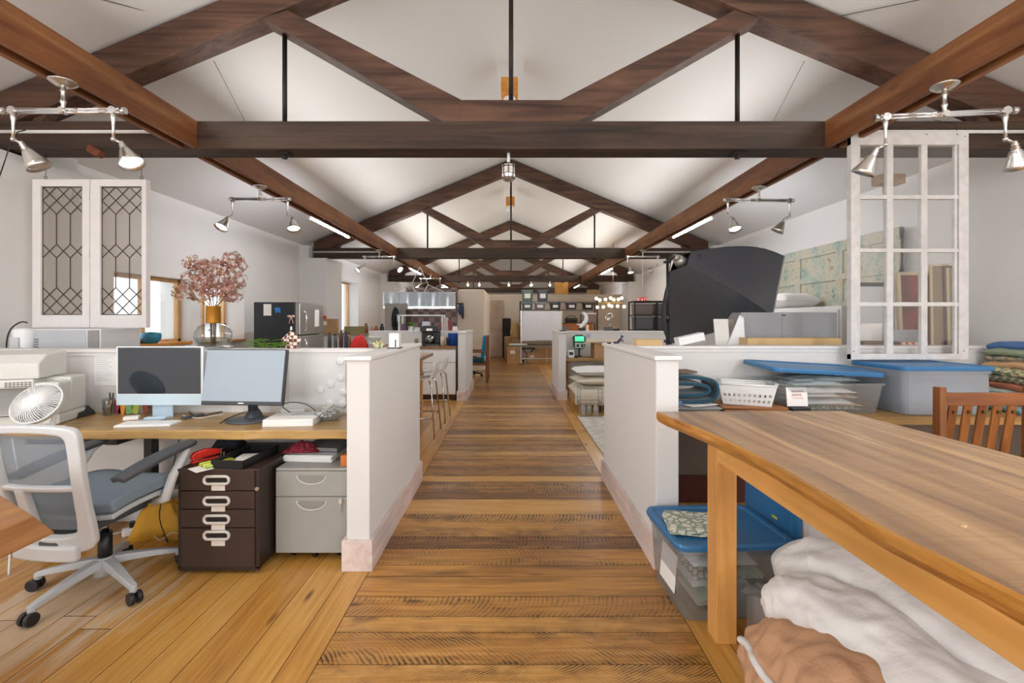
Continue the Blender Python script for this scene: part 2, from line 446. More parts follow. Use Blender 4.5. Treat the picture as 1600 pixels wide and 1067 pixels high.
ca.data.foreach_set('color', [c for q in pc for c in q])

# ================================================================ SHELL
XW = 4.4; RIDGE = 4.77; SL = .4167
def roofz(x): return RIDGE - SL*abs(x)
c = MB()
for s in (-1, 1):
    a, b_ = (0, RIDGE), (s*4.9, roofz(4.9))
    c.prism([a, b_, (s*4.9, roofz(4.9)+.15), (0, RIDGE+.15)], -3.4, 24.2, 'y')
struct(c, 'ceiling', CEIL, 'white plastered sloping ceiling rising to a ridge', 'ceiling')

# openings of the left wall: (y0, y1, z0, z1)
WIN = [(-2.2, -.6, .95, 2.3), (5.0, 6.25, 1.05, 1.9), (6.45, 7.51, 1.03, 1.9), (11.36, 13.1, 1.03, 2.41)]  # first opening is added out of view to let in light
def wall_with(name, x0, x1, wins, label):
    m = MB(); y = -3.2; T = roofz(4.4) + .03
    for (a, b_, z0, z1) in wins:
        m.bb((x0, y, 0), (x1, a, T)); m.bb((x0, a, 0), (x1, b_, z0)); m.bb((x0, a, z1), (x1, b_, T)); y = b_
    m.bb((x0, y, 0), (x1, 24, T))
    return struct(m, name, WALL, label, 'wall')
wall_with('wall_left', -4.82, -XW, WIN, 'long white side wall with deep-set small windows')
WINR = [(-2.2, -.6, .95, 2.3)]  # opening added out of view to let in light
wall_with('wall_right', XW, 4.82, WINR, 'long white plain side wall behind the softbox')
m = MB()
for (x0, x1) in ((-4.4, -3.3), (-.75, .75), (3.3, 4.4)): m.bb((x0, -3.4, 0), (x1, -3.2, 2.7))
m.bb((-4.4, -3.4, 0), (4.4, -3.2, .6)); 
m.prism([(-4.4, 2.7), (4.4, 2.7), (4.4, roofz(4.4)), (0, RIDGE), (-4.4, roofz(4.4))], -3.4, -3.2)
struct(m, 'wall_back', WALL, 'white gable wall with two wide windows behind the viewer', 'wall')
m = MB(); m.prism([(-4.4, 0), (4.4, 0), (4.4, roofz(4.4)), (0, RIDGE), (-4.4, roofz(4.4))], 24, 24.2)
struct(m, 'wall_far', WALL, 'white gable wall at the far end of the loft', 'wall')
# piers under the truss ends
for nm, s, y0, y1, w in (('wall_left_pier', -1, 3.3, 4.41, .55), ('wall_left_second_pier', -1, 9.45, 10.3, .57), ('wall_left_third_pier', -1, 15.3, 16.2, .5),
                         ('wall_right_second_pier', 1, 9.45, 10.3, .57), ('wall_right_third_pier', 1, 15.3, 16.2, .45)):
    m = MB(); a, b_ = sorted((s*XW, s*(XW-w)))
    m.bb((a, y0, 0), (b_, y1, 2.64)); m.bb((min(s*XW, s*4.2), y0, 2.64), (max(s*XW, s*4.2), y1, 2.9))
    struct(m, nm, WALL, {'wall_left_pier': 'white wall pier beside the hanging leaded sashes', 'wall_left_second_pier': 'white wall pier behind the refrigerator',
        'wall_left_third_pier': 'white wall pier by the oval mirror', 'wall_right_second_pier': 'white wall pier behind the black softbox', 'wall_right_third_pier': 'white wall pier above the grey bin rack'}[nm], 'wall')
m = MB(); m.bb((-1.9, 16.5, 0), (4.4, 16.62, 2.28))
struct(m, 'wall_far_partition', mat('cream_paint', '#dccfbd', .85), 'cream partition wall behind the whiteboard and shelves', 'wall')
m = MB(); m.bb((-1.4, 12.0, 0), (-.70, 14.9, 2.16))
struct(m, 'wall_closet', mat('cream_paint', ''), 'cream closet block left of the wooden door', 'wall', bevel=.03)

# windows in their openings
FRW = wood('window_oak', ['#b98a52', '#cfa06a', '#dab27e'], 'z', 6, 10, .4, .05, knots=False)
def window(i, y0, y1, z0, z1, dep, s=-1, mull=1, label=''):
    x = s*(XW+dep); m = MB(); t = .05
    m.bb((x-.03, y0, z0), (x+.03, y0+t, z1)); m.bb((x-.03, y1-t, z0), (x+.03, y1, z1)); m.bb((x-.03, y0, z0), (x+.03, y1, z0+t)); m.bb((x-.03, y0, z1-t), (x+.03, y1, z1))
    for k in range(1, mull+1):
        yy = y0 + (y1-y0)*k/(mull+1); m.bb((x-.025, yy-.03, z0), (x+.025, yy+.03, z1))
    w = struct(m, 'window_%d' % i, FRW, label, 'window', bevel=.004)
    g = MB(); g.bb((x-.004, y0+t, z0+t), (x+.004, y1-t, z1-t)); build(g, 'pane', GL, w)
    sl = MB(); a, b_ = sorted((s*(XW-.03), s*(XW+dep-.03))); sl.bb((a, y0, z0-.025), (b_, y1, z0+.012)); build(sl, 'sill', OAK if i < 3 else CAPM, w, bevel=.004)
window(1, *WIN[1], .17, -1, 1, 'small oak-framed window nearest the hanging leaded sashes')
window(2, *WIN[2], .34, -1, 1, 'small deep-set window behind the dried flower vase')
window(3, *WIN[3], .31, -1, 1, 'tall oak-framed window beyond the refrigerator')
window(4, *WIN[0], .25, -1, 2, 'unseen window added for light in the left wall behind the viewer')
window(5, *WINR[0], .25, 1, 2, 'unseen window added for light in the right wall behind the viewer')
for i, (x0, x1) in enumerate(((-3.3, -.75), (.75, 3.3))):
    m = MB()
    for k in range(4):
        x = x0 + (x1-x0)*k/3; m.bb((x-.03, -3.34, .6), (x+.03, -3.26, 2.7))
    m.bb((x0, -3.34, .6), (x1, -3.26, .66)); m.bb((x0, -3.34, 2.64), (x1, -3.26, 2.7))
    w = struct(m, 'window_%d' % (6+i), FRW, 'wide three-light window in the wall behind the viewer, %s of the pair' % ('left', 'right')[i], 'window')
    g = MB(); g.bb((x0, -3.305, .66), (x1, -3.295, 2.64)); build(g, 'pane', GL, w)
d = MB(); d.bb((PX(766, 16.4), 16.44, .02), (PX(787, 16.4), 16.5, 2.06))
dr = struct(d, 'door_1', wood('pale_door_veneer', ['#b09a86', '#bfaa96', '#c9b6a4'], 'z', 4, 10, .5, .05, knots=False), 'pale wooden door at the far end of the aisle', 'door')
h = MB(); h.cyl((PX(785, 16.4), 16.44, 1.0), (PX(785, 16.4), 16.38, 1.0), .012); h.cyl((PX(785, 16.4), 16.385, 1.0), (PX(782, 16.4), 16.385, 1.0), .01); build(h, 'door_handle', IRON, dr)
m = MB(); m.bb((-1.9, 16.46, 0), (PX(766, 16.4), 16.5, .12)); m.bb((PX(787, 16.4), 16.46, 0), (4.4, 16.5, .12))
struct(m, 'baseboard_far', BASEB, 'pale baseboard along the far partition', 'baseboard')

# half walls: (name, walls boxes, base boxes)
def halfwall(name, x0, x1, y0, y1, face, label, cross=None):
    m = MB(); m.bb((x0, y0, 0), (x1, y1, 1.13))
    if cross:
        cx0, cx1, cy0, cy1 = cross; m.bb((cx0, cy0, 0), (cx1, cy1, 1.13))
    w = struct(m, name, WALL, label, 'half wall', bevel=.006)
    cp = MB(); o = .014; cp.bb((x0-o, y0-o-.004, 1.13), (x1+o, y1+o, 1.156))
    if cross:
        cp.bb((cx0, cy0-o, 1.1301), (cx1, cy1+o, 1.1559))
    build(cp, 'cap', CAPM, w, bevel=.006)
    if cross:
        tr = MB(); tr.bb((cx0, cy0-.007, 1.112), (cx1, cy0, 1.13)); build(tr, 'cap_moulding', CAPM, w)
    b = MB(); t = .02; hb = .165
    b.bb((x0-t, y0-t, 0), (x1+t, y0, hb)); b.bb((x0-t, y1, 0), (x1+t, y1+t, hb))
    if face > 0: b.bb((x1, y0, 0), (x1+t, y1, hb)); b.bb((x0-t, y0, 0), (x0, y0+.3, hb))
    else: b.bb((x0-t, y0, 0), (x0, y1, hb)); b.bb((x1, y0, 0), (x1+t, y0+.3, hb))
    build(b, 'baseboard', BASEB, w, bevel=.003)
    return w
halfwall('wall_left_half', -.89, -.765, 2.46, 3.82, 1, 'white half wall on the left of the aisle, wrapping the desk with the computers', (-3.85, -.89, 3.04, 3.165))
halfwall('wall_right_half', .79, .915, 2.48, 3.87, -1, 'white half wall on the right of the aisle, wrapping the shelf of bins', (.915, 4.4, 3.42, 3.545))
halfwall('wall_left_far_half', -.885, -.76, 7.58, 9.03, 1, 'white half wall beside the kitchen drawers', (-2.6, -.885, 8.3, 8.42))
halfwall('wall_right_far_half', .80, .925, 7.66, 8.87, -1, 'white half wall with the green-lit meter behind it', (.925, 4.4, 8.2, 8.32))

# ================================================================ TRUSSES
def truss(y, cond, label, ext=4.17, front=True):
    t = thing('roof_truss', label, 'truss', (0, y, 0), group='dark timber roof trusses')
    zt, zb, th = 2.874, 2.659, .2
    m = MB(); m.bb((-ext, 0, zb), (ext, th, zt)); build(m, 'tie_beam', BEAMT, t, bevel=.008)
    ca_ = math.cos(math.atan(SL)); vh = .276
    for s in (-1, 1):
        z = lambda x: 4.742 - SL*x
        m = MB(); xe = ext
        m.prism([(s*0, z(0)), (s*xe, z(xe)), (s*xe, z(xe)-vh), (0, z(0)-vh)], .01, th-.01)
        r = build(m, 'rafter', BEAM, t, bevel=.008)
        m = MB(); k = .515
        xa, za = .384, 3.045; xb = 1.72
        m.prism([(s*xa, za), (s*xb, za + k*(xb-xa)), (s*(xb+.2), za + k*(xb-xa) - .06), (s*1.84, za + k*(1.84-xa) - .165), (s*.52, zt), (s*xa, zt)], .015, th-.015)
        build(m, 'strut', BEAM, t, bevel=.006)
        m = MB(); m.cyl((s*1.78, .1, zt-.01), (s*1.78, .1, 3.62), .018, n=10); build(m, 'rod', IRON, t)
        m = MB(); m.box((s*1.78, .1, zb-.008), (.09, .09, .016)); m.cyl((s*1.78, .1, zb-.04), (s*1.78, .1, zb), .022, n=6, smooth=False); build(m, 'plate_washer', IRON, t)
        m = MB(); xs = 3.68
        m.prism([(s*(xs-.02), zt), (s*(xs+.06), zt), (s*(xs-.12), 3.16), (s*(xs-.2), 3.16)], .06, .14); build(m, 'knee_brace', BEAM, t)
        if cond:
            m = MB(); xx = 2.62; m.cyl((s*xx, -.014, zb+.125), (s*ext, -.014, zb+.125), .014, n=8); build(m, 'conduit', WHITEP, t)
    m = MB(); m.bb((-.394, .01, zt), (.394, th-.01, 3.04)); build(m, 'king_block', BEAM, t, bevel=.006)
    m = MB(); m.cyl((0, .1, 3.03), (0, .1, 4.5), .018, n=10); build(m, 'king_rod', IRON, t)
    return t
t1 = truss(3.48, True, 'dark timber roof truss nearest the viewer, above the half walls')
m = MB(); m.box((PX(148, 3.44), -.03, PZ(236, 3.44)), (.10, .06, .06), RY(.5)); build(m, 'peg_stub', wood('rusty_peg', ['#4a2415', '#6e3a20', '#83502f'], 'x', 8, 4, .7, .4, knots=False), t1, bevel=.01)
truss(9.6, True, 'dark timber roof truss above the refrigerator, second along the aisle')
truss(15.5, False, 'dark timber roof truss above the whiteboard, third along the aisle')
truss(21.5, False, 'dark timber roof truss farthest away, beyond the cream partition')
truss(-2.5, False, 'dark timber roof truss behind the viewer')
# purlin beams: two plies with a slot between, spanning truss to truss
def purlin(s, y0, y1, label):
    t = thing('ceiling_beam', label, 'beam', (s*2.40, y0, 2.664), group='reddish beams along the aisle')
    L = y1 - y0
    for x in (0, .105):
        m = MB(); m.bb((s*x, 0, 0), (s*(x+.04), L, .208)); build(m, 'plank_ply', PURL, t, bevel=.004)
    m = MB(); m.bb((s*.04, 0, .06), (s*.105, L, .2)); build(m, 'slot_shade_block', mat('slot_shade', '#2e1a10', .8), t)  # dark block stands in for the shade inside the open slot
spans = [(-2.28, 3.48), (3.70, 9.6), (9.82, 15.5), (15.72, 21.5)]
for i, (a, b_) in enumerate(spans):
    w = ('between the viewer and the first truss', 'between the first and second trusses', 'between the second and third trusses', 'between the third and farthest trusses')[i]
    purlin(-1, a, b_, 'reddish-brown beam on the left of the aisle ' + w); purlin(1, a, b_, 'reddish-brown beam on the right of the aisle ' + w)
# ================================================================ LAMPS
TUBE_E = 105
TUBE = mat('lit_tube', '#f4f6ff', .4, emit=TUBE_E)
BULB = mat('lit_bulb', '#fff3df', .4, emit=30)
BULBOFF = mat('unlit_bulb', '#c8c6c0', .2)
WARMB = mat('warm_bulb', '#ffd9a0', .4, emit=12)
def tube_light(s, y0, y1, label):
    L = y1 - y0
    t = thing('ceiling_tube_light', label, 'tube light', (s*2.60, y0, 2.70), group='tube lights along the beams')
    m = MB(); m.bb((-.03, 0, 0), (.03, L, .035)); build(m, 'housing', WHITEP, t, bevel=.004)
    for y in (.02, L-.02):
        m = MB(); m.bb((-.02, y-.02, -.045), (.02, y+.02, .002)); build(m, 'end_cap', WHITEP, t, bevel=.004)
    m = MB(); m.cyl((0, .03, -.026), (0, L-.03, -.026), .016, n=10); build(m, 'tube', TUBE, t)
    m = MB(); m.bb((-s*.03, L/2-.03, .0), (-s*.085, L/2+.03, .03)); build(m, 'bracket', WHITEP, t)
for a, b_, w in ((-1.6, -.1, 'added out of view behind the viewer'), (.3, 1.8, 'added out of view over the desks'), (5.83, 7.3, 'seen lit past the nearest truss'), (11.6, 13.1, 'past the second truss'), (17.2, 18.7, 'past the third truss')):  # pairs behind the viewer and over the desks are added for light
    tube_light(-1, a, b_, 'lit white tube light under the left beam, ' + w); tube_light(1, a, b_, 'lit white tube light under the right beam, ' + w)

def track(loc, rz, half, drop, heads, label, sc=1):
    """loc: canopy centre under the beam; heads: (position along the bar, aim vector, lit)"""
    t = thing('track_spotlight', label, 'track light', loc, rz, 'track lights under the beams')
    m = MB(); m.lathe([(.0, 0), (.062, 0), (.066, -.006), (.060, -.012), (.056, -.012), (.052, -.02), (.044, -.02), (.040, -.028), (.018, -.034), (.0, -.034)], n=28); build(m, 'canopy', NICK, t)
    m = MB(); m.lathe([(.011, -.03), (.011, -.05), (.016, -.055), (.011, -.065), (.009, -drop*.6), (.015, -drop*.68), (.015, -drop*.72), (.010, -drop*.8), (.010, -drop-.012), (.0, -drop-.014)], n=14); m.cyl((0, -.018, -drop), (0, .018, -drop), .017, n=14); build(m, 'stem', NICK, t)
    m = MB()
    for dz in (-.009, .009): m.cyl((-half, 0, -drop+dz), (half, 0, -drop+dz), .0075, n=10)
    m.bb((-half, -.003, -drop-.009), (half, .003, -drop+.009))
    for sx in (-1, 1): m.cyl((sx*(half-.012), 0, -drop), (sx*(half+.012), 0, -drop), .018, n=14)
    build(m, 'bar', CHROME, t)
    for x, aim, lit in heads:
        a = Vector(aim).normalized(); sg = 1 if aim[0] >= 0 else -1
        top = Vector((x, 0, -drop)); elb = top + Vector((0, 0, -.155)); kn = elb + Vector((sg*.045, 0, -.022))
        m = MB(); m.cyl(top + Vector((0, -.016, 0)), top + Vector((0, .016, 0)), .021, n=14)
        m.tube([top, top + Vector((0,0,-.04)), top + Vector((0,0,-.06)), top + Vector((0,0,-.09)), elb], [.015, .013, .009, .0075, .007], n=10)
        m.sphere(elb, .013, 10, 8); m.tube([elb, kn], .007); m.sphere(kn, .013, 10, 8)
        arm = build(m, 'lamp_arm', NICK, t)
        q = a.to_track_quat('Z', 'Y').to_matrix()
        m = MB(); m.lathe([(.010, 0), (.017, .012), (.013, .018), (.020, .028), (.016, .034), (.024, .044), (.030, .055), (.036, .075), (.052, .115), (.062, .142), (.060, .143), (.050, .115), (.034, .08), (.02, .06)], kn, q, n=24)
        hd = build(m, 'lamp_shade', NICK, t)
        m = MB(); m.lathe([(.0, .126), (.03, .127), (.050, .122), (.034, .08), (.0, .07)], kn, q, n=20); build(m, 'bulb', BULB if lit else BULBOFF, hd)
    return t
zc = 2.664
track((-2.46, 2.5, zc), 0, .33, .165, [(-.275, (.45, .25, -.85), 0), (.275, (.5, -.1, -.85), 1)], 'brushed nickel two-lamp track light under the left beam, nearest the viewer')
track((2.42, 2.54, zc), -.13, .345, .165, [(-.30, (-.35, .3, -.9), 0), (.30, (.35, .3, -.88), 0)], 'brushed nickel two-lamp track light in front of the hanging grid sash')
track((-2.46, 4.46, zc), 0, .285, .13, [(-.27, (-.15, -.5, -.8), 1), (.27, (.25, -.3, -.85), 1)], 'nickel track light with two lit lamps, under the left beam beyond the leaded sashes')
track((2.45, 4.5, zc), .03, .34, .13, [(-.31, (.0, -.4, -.9), 1), (.31, (-.4, .2, -.8), 0)], 'nickel track light above the big black softbox')
track((-2.46, 8.5, zc), 0, .3, .13, [(-.27, (-.5, -.5, -.6), 1), (.27, (.6, -.4, -.5), 1)], 'small nickel track light above the kitchen, short of the second truss')
track((2.46, 8.5, zc), 0, .3, .13, [(-.28, (0, -.3, -1), 1), (.28, (-.6, .2, -.6), 0)], 'small nickel track light right of the aisle, short of the second truss')
track((-2.3, 13.0, zc), 0, .3, .13, [(-.27, (-.3, -.5, -.7), 1), (.27, (.3, -.4, -.6), 1)], 'small nickel track light left of the aisle, past the second truss')
# little spots clamped to the third truss
for px, c, e in ((830, '#f2f6ff', 40), (859, '#ffe0ac', 30), (795, '#ffe6bd', 25), (749, '#f4f4f4', 15), (731, '#ffd08a', 25)):
    t = thing('clamp_spotlight', 'small spotlight under the third truss, ' + {830: 'the brightest, with a cold glare', 859: 'warm and just right of the brightest one', 795: 'warm, over the middle of the aisle', 749: 'pale and dim, left of the middle', 731: 'amber, farthest left of them'}[px], 'spotlight', (PX(px, 15.4), 15.42, 2.66), group='small spots on the third truss')
    m = MB(); m.cyl((0, 0, 0), (0, 0, -.05), .012, n=8); m.lathe([(.02, -.05), (.045, -.08), (.05, -.14), (.045, -.14)], n=12); build(m, 'shade', NICK, t)
    m = MB(); m.sphere((0, -.01, -.12), .042, 10, 8); build(m, 'bulb', mat('spot_bulb_%d' % px, c, .4, emit=e), t)
# caged lamp under the nearest truss and wooden ridge boxes
t = thing('pendant_lantern', 'small ribbed metal lantern hanging under the middle of the nearest truss', 'lantern', (-.02, 3.57, 2.66))
m = MB(); m.cyl((0, 0, 0), (0, 0, -.085), .012, n=10); build(m, 'stem', WHITEP, t)
m = MB(); m.lathe([(.0, -.085), (.048, -.088), (.053, -.1), (.05, -.115), (.052, -.15), (.049, -.2), (.038, -.215), (0, -.218)], n=20); build(m, 'lamp_body', NICK, t)
m = MB()
for z in (-.112, -.165, -.2): m.lathe([(.052, z-.003), (.055, z), (.052, z+.003)], n=20)
for k in range(8):
    a = k*PI/4; m.cyl((.054*math.cos(a), .054*math.sin(a), -.1), (.05*math.cos(a), .05*math.sin(a), -.205), .002, n=6)
build(m, 'cage', IRON, t)
for d, w in ((6.0, 'seen just above the nearest king block'), (11.7, 'seen above the second truss')):
    t = thing('pendant_ridge_lamp', 'wooden box lamp hanging from the ridge, ' + w, 'lamp', (-.02, d, 4.5))
    m = MB(); m.cyl((0, 0, .26), (0, 0, 0), .008, n=8); build(m, 'stem', IRON, t)
    m = MB(); m.bb((-.11, -.11, -.22), (.11, .11, 0)); build(m, 'wooden_box', OAK, t, bevel=.006)
    m = MB(); m.lathe([(.07, -.22), (.085, -.24), (.085, -.34), (.06, -.37), (0, -.375)], n=16); build(m, 'glass_jar', SOLIDGL, t)
# thin bracing wires
def wire(a, b_, label, r=.0022):
    a, b_ = Vector(a), Vector(b_); m = MB(); m.cyl((0,0,0), b_-a, r, n=6)
    single(m, 'hanging_wire', mat('wire_grey', '#6e6a66', .5, .4), label, 'wire', a)
wire(P(334, 95, 3.58), P(383, 190, 3.58), 'thin grey wire under the left rafter of the nearest truss')
wire(P(1257, 95, 3.58), P(1208, 190, 3.58), 'thin grey wire under the right rafter of the nearest truss')
wire((-3.42, 2.2, 3.28), P(268, 28, 3.52), 'thin black cable sagging across the ceiling at upper left', .003)
wire(P(1308, 26, 3.52), (3.5, 2.3, 3.26), 'thin black cable across the ceiling at upper right', .003)
m = MB(); o_ = P(40, 203, 3.3); m.tube([P(*q)-o_ for q in ((40, 203, 3.3), (28, 206, 3.3), (17, 222, 3.3), (8, 250, 3.3), (-4, 285, 3.3))], .004, n=6)
single(m, 'hanging_cable', BLACKP, 'black cord drooping beside the left lamp head at the left photo edge', 'cord', o_)

# ================================================================ HANGING SASHES
d = 3.55; k = d/F
t = thing('hanging_cabinet_doors', 'pair of white cabinet doors with leaded diamond glass hanging from the truss', 'leaded sash', (PX(50, d), d, 1.29))
Wd = 178*k; Hh = 232*k; yb = 512
def ux(px): return (px-50)*k
def uz(py): return (yb-py)*k
LEAD = mat('lead_came', '#4c4741', .5, .5)
GLT = glass('leaded_glass', '#f1eeea', .05)
for n_, (a, b_, g0, g1) in enumerate(((50, 139.6, 63, 128), (140.4, 228, 156, 221))):
    m = MB(); y0, y1 = 0, .046
    m.bb((ux(a), y0, 0), (ux(g0), y1, Hh)); m.bb((ux(g1), y0, 0), (ux(b_), y1, Hh)); m.bb((ux(g0), y0, 0), (ux(g1), y1, uz(492))); m.bb((ux(g0), y0, uz(291)), (ux(g1), y1, Hh))
    fr = build(m, 'door_frame', CAPM, t, bevel=.003)
    m = MB(); m.bb((ux(g0), .02, uz(492)), (ux(g1), .024, uz(291))); build(m, 'glass_pane', GLT, fr)
    m = MB(); r = .0032
    def ln(i0, p0, i1, p1): m.cyl((ux(g0 + (g1-g0)*i0/6), .018, uz(p0)), (ux(g0 + (g1-g0)*i1/6), .018, uz(p1)), r, n=6)
    for (p0, nrow) in ((291, 4), (381, 2), (449, 4)):
        for j in range(nrow):
            for i in range(7):
                if (i+j) % 2 == 0:
                    for di in (-1, 1):
                        if 0 <= i+di <= 6: ln(i, p0+10.75*j, i+di, p0+10.75*(j+1))
    for i in (2, 4): ln(i, 334, i, 381); ln(i, 402.5, i, 449)
    for i in (0, 6): ln(i, 291, i, 492)
    ln(0, 291.6, 6, 291.6); ln(0, 491.4, 6, 491.4)
    build(m, 'lead_came', LEAD, fr)
for px in (67, 218):
    m = MB(); x = ux(px); ring = [(x + .011*math.cos(q*PI/6), .022, Hh+.02+.011*math.sin(q*PI/6)) for q in range(12)]
    m.tube(ring, .0022, n=6, closed=True); m.cyl((x, .022, Hh), (x, .022, Hh+.01), .003, n=6); m.cyl((x, .022, Hh+.03), (x, .022, 2.659-1.29), .0016, n=6); build(m, 'hanging_wire', IRON, t)
m = MB()
for z in (.1, .55, 1.0): m.cyl((ux(140), -.004, z), (ux(140), -.004, z+.06), .004, n=8)
build(m, 'hinge', CAPM, t)

d = 3.28; k = d/F
t = thing('hanging_window_sash', 'old white twelve-pane window sash hanging in front of the right shelf', 'window sash', (PX(1330, d), d, PZ(562, d)))
OLDW = mat('worn_white_paint', '#cfcdca', .6, var=.12, vscale=14, bump=.15, bscale=40)
def sx(px): return (px-1330)*k
def sz(py): return (562-py)*k
m = MB(); D0, D1 = 0, .044
m.bb((0, D0, 0), (sx(1342), D1, sz(204))); m.bb((sx(1499), D0, 0), (sx(1514), D1, sz(204))); m.bb((0, D0+.0005, sz(226)), (sx(1514), D1-.0005, sz(204)-.0005)); m.bb((0, D0+.0005, .0005), (sx(1514), D1-.0005, sz(553)))
fr = build(m, 'sash_frame', OLDW, t, bevel=.003)
m = MB()
for a, b_ in ((1387, 1397), (1441, 1450.5)): m.bb((sx(a), .004, sz(554)), (sx(b_), .036, sz(225)))
for a, b_ in ((304, 310.5), (388, 394), (472, 478.5)): m.bb((sx(1341), .006, sz(b_)), (sx(1500), .034, sz(a)))
for px in (1352-10, 1494): m.bb((sx(px), .008, sz(554)), (sx(px+4), .032, sz(225)))
build(m, 'muntin', OLDW, t, bevel=.004)
m = MB(); m.bb((sx(1341), .021, sz(554)), (sx(1500), .024, sz(225))); build(m, 'glass_pane', GL, t)
for px, py in ((1334, 549), (1506, 548), (1448, 210), (1496, 210), (1508, 213)):
    m = MB(); m.cyl((sx(px), -.002, sz(py)), (sx(px), .002, sz(py)), .004, n=8); build(m, 'nail', IRON, t)
for px in (1345, 1500):
    m = MB(); m.tube([(sx(px), .022, sz(204)), (sx(px), .03, sz(204)+.06), (sx(px), .21, 2.874-PZ(562, d)+.012)], .002, n=6); build(m, 'hanging_wire', IRON, t)
# ================================================================ LEFT OFFICE BAY
DZ = .735
DESKW = wood('desk_wood', ['#8a6a3c', '#a7834c', '#b7935a', '#c6a46c'], 'x', 4, 14, .35, .1, coat=.3)
t = thing('computer_desk', 'long wooden worktop desk holding the two monitors against the left half wall', 'desk', (-.896, 2.54, 0))
m = MB(); n = 40; L = 2.95
pts = [(-L*i/n, .008*math.sin(i*1.3) + .006*math.sin(i*.53)) for i in range(n+1)]
m.prism(pts + [(-L, .498), (0, .498)], DZ-.052, DZ, 'z'); build(m, 'desk_top', DESKW, t, bevel=.006)
for x in (-.06, -1.42, -2.85):
    m = MB(); m.bb((x-.025, .36, 0), (x+.025, .42, DZ-.052)); build(m, 'leg', BLACKP, t)
m = MB(); m.bb((-1.46, .1, DZ-.11), (-1.39, .42, DZ-.052)); build(m, 'bracket', BLACKP, t)
m = MB(); m.bb((-1.95, .12, DZ-.115), (-1.46, .45, DZ-.056)); build(m, 'under_tray', BLACKP, t, bevel=.01)

# all-in-one computer
t = thing('desktop_computer', 'slim pale-blue all-in-one computer with a dark glossy screen', 'computer', (PX(250, 2.855), 2.855, DZ), 0)
PB = mat('pale_blue_metal', '#b5cbd8', .35, .2); PBL = mat('light_blue_glass', '#c5d9e2', .25)
w, zb, zt = .547, PZ(633, 2.855)-DZ, PZ(541, 2.855)-DZ
m = MB(); m.bb((-w/2, 0, zb), (w/2, .012, zt)); build(m, 'casing', PB, t, bevel=.004)
m = MB(); m.bb((-w/2+.001, -.002, zb+.001), (w/2-.001, .001, PZ(616, 2.855)-DZ)); build(m, 'chin', PBL, t)
m = MB(); m.bb((-w/2+.001, -.002, PZ(616, 2.855)-DZ), (w/2-.001, .001, zt-.001)); build(m, 'bezel', mat('white_bezel', '#dfe4e4', .3), t)
sm, nt, b = nodes('dark_glossy_screen'); b.inputs['Base Color'].default_value = lin('#1c2833'); b.inputs['Roughness'].default_value = .08; b.inputs['Coat Weight'].default_value = 1
m = MB(); m.bb((PX(185, 2.855)-PX(250, 2.855), -.004, PZ(615, 2.855)-DZ), (PX(314, 2.855)-PX(250, 2.855), -.0015, PZ(543, 2.855)-DZ)); build(m, 'screen', sm, t)
m = MB(); m.bb((-.065, .02, .0), (.065, .03, zb+.06)); m.bb((-.065, -.13, 0), (.065, .03, .006)); build(m, 'stand', PB, t, bevel=.003)

# second monitor, tilted back
t = thing('monitor', 'grey blank monitor on a round black foot, right of the pale-blue computer', 'monitor', (PX(386, 2.76), 2.80, DZ), math.radians(-4))
SCR = mat('blank_grey_screen', '#9aa7b1', .35, spec=.5)
R = RX(math.radians(-9)); c0 = Vector((0, -.05, .27)); m = MB(); m.box(c0, (.505, .035, .335), R); build(m, 'casing', mat('dark_bezel', '#33373b', .4), t, bevel=.006)
m = MB(); m.box(c0 + R @ Vector((0, -.018, .009)), (.493, .004, .305), R); build(m, 'screen', SCR, t)
m = MB(); m.box(c0 + R @ Vector((0, -.0195, -.155)), (.035, .002, .005), R); build(m, 'maker_mark', NICK, t)
m = MB(); m.cyl((0, .03, .012), (0, .0, .25), .03, .022, n=14); m.lathe([(.055, .01), (.045, .035), (.03, .06)], (0, .03, 0), n=16); build(m, 'neck', mat('dark_bezel', ''), t)
m = MB(); m.lathe([(0, 0), (.125, 0), (.13, .006), (.12, .012), (0, .014)], (0, -.02, 0), Matrix.Diagonal((1, .85, 1)), n=32); build(m, 'foot', mat('slate_plastic', '#464d53', .4), t)

# keyboard and papers
def slab(name, label, cat, c, size, rz, m_, z, group=None, bevel=.003):
    m = MB(); m.box((0, 0, size[2]/2), size); return single(m, name, m_, label, cat, (c[0], c[1], z), rz, group, bevel=bevel)
def XY(px, py, z):
    d = F*(H-z)/(py-Y0); return (PX(px, d), d)
q = XY(232, 664, DZ)
t = thing('keyboard', 'slim white keyboard on the desk in front of the pale-blue computer', 'keyboard', (q[0], q[1], DZ), .12)
m = MB(); m.box((0, 0, .006), (.30, .115, .012)); build(m, 'keyboard_base', WHITEP, t, bevel=.003)
m = MB()
for r_ in range(5):
    for c_ in range(14): m.box((-.135+.0208*c_, -.042+.021*r_, .0135), (.0165, .0165, .003))
build(m, 'keys', mat('key_white', '#f0f0ee', .4), t)
slab('note_pad', 'small white note pad lying at the keyboard\'s left end', 'note pad', XY(206, 655, DZ), (.075, .06, .02), .5, PAPER, DZ)
slab('phone', 'slim phone lying on the pale foot of the blue computer', 'phone', XY(245, 653, DZ+.006), (.12, .05, .008), .2, mat('pale_phone', '#c9dae3', .3), DZ+.0062)
slab('remote_control', 'small dark remote control between the keyboard and the monitor foot', 'remote', XY(301, 652, DZ), (.04, .13, .014), -.35, mat('slate_plastic', ''), DZ, bevel=.005)
q = XY(460, 660, DZ); t = thing('paper_ream', 'thick white ream of paper lying near the desk edge', 'ream of paper', (q[0], q[1], DZ), .1)
m = MB()
for i in range(8): m.box((rnd(-.002, .002), rnd(-.002, .002), .0026+.005*i), (.28, .20, .0046), RZ(rnd(-.01, .01)))
build(m, 'sheets', PAPER, t)
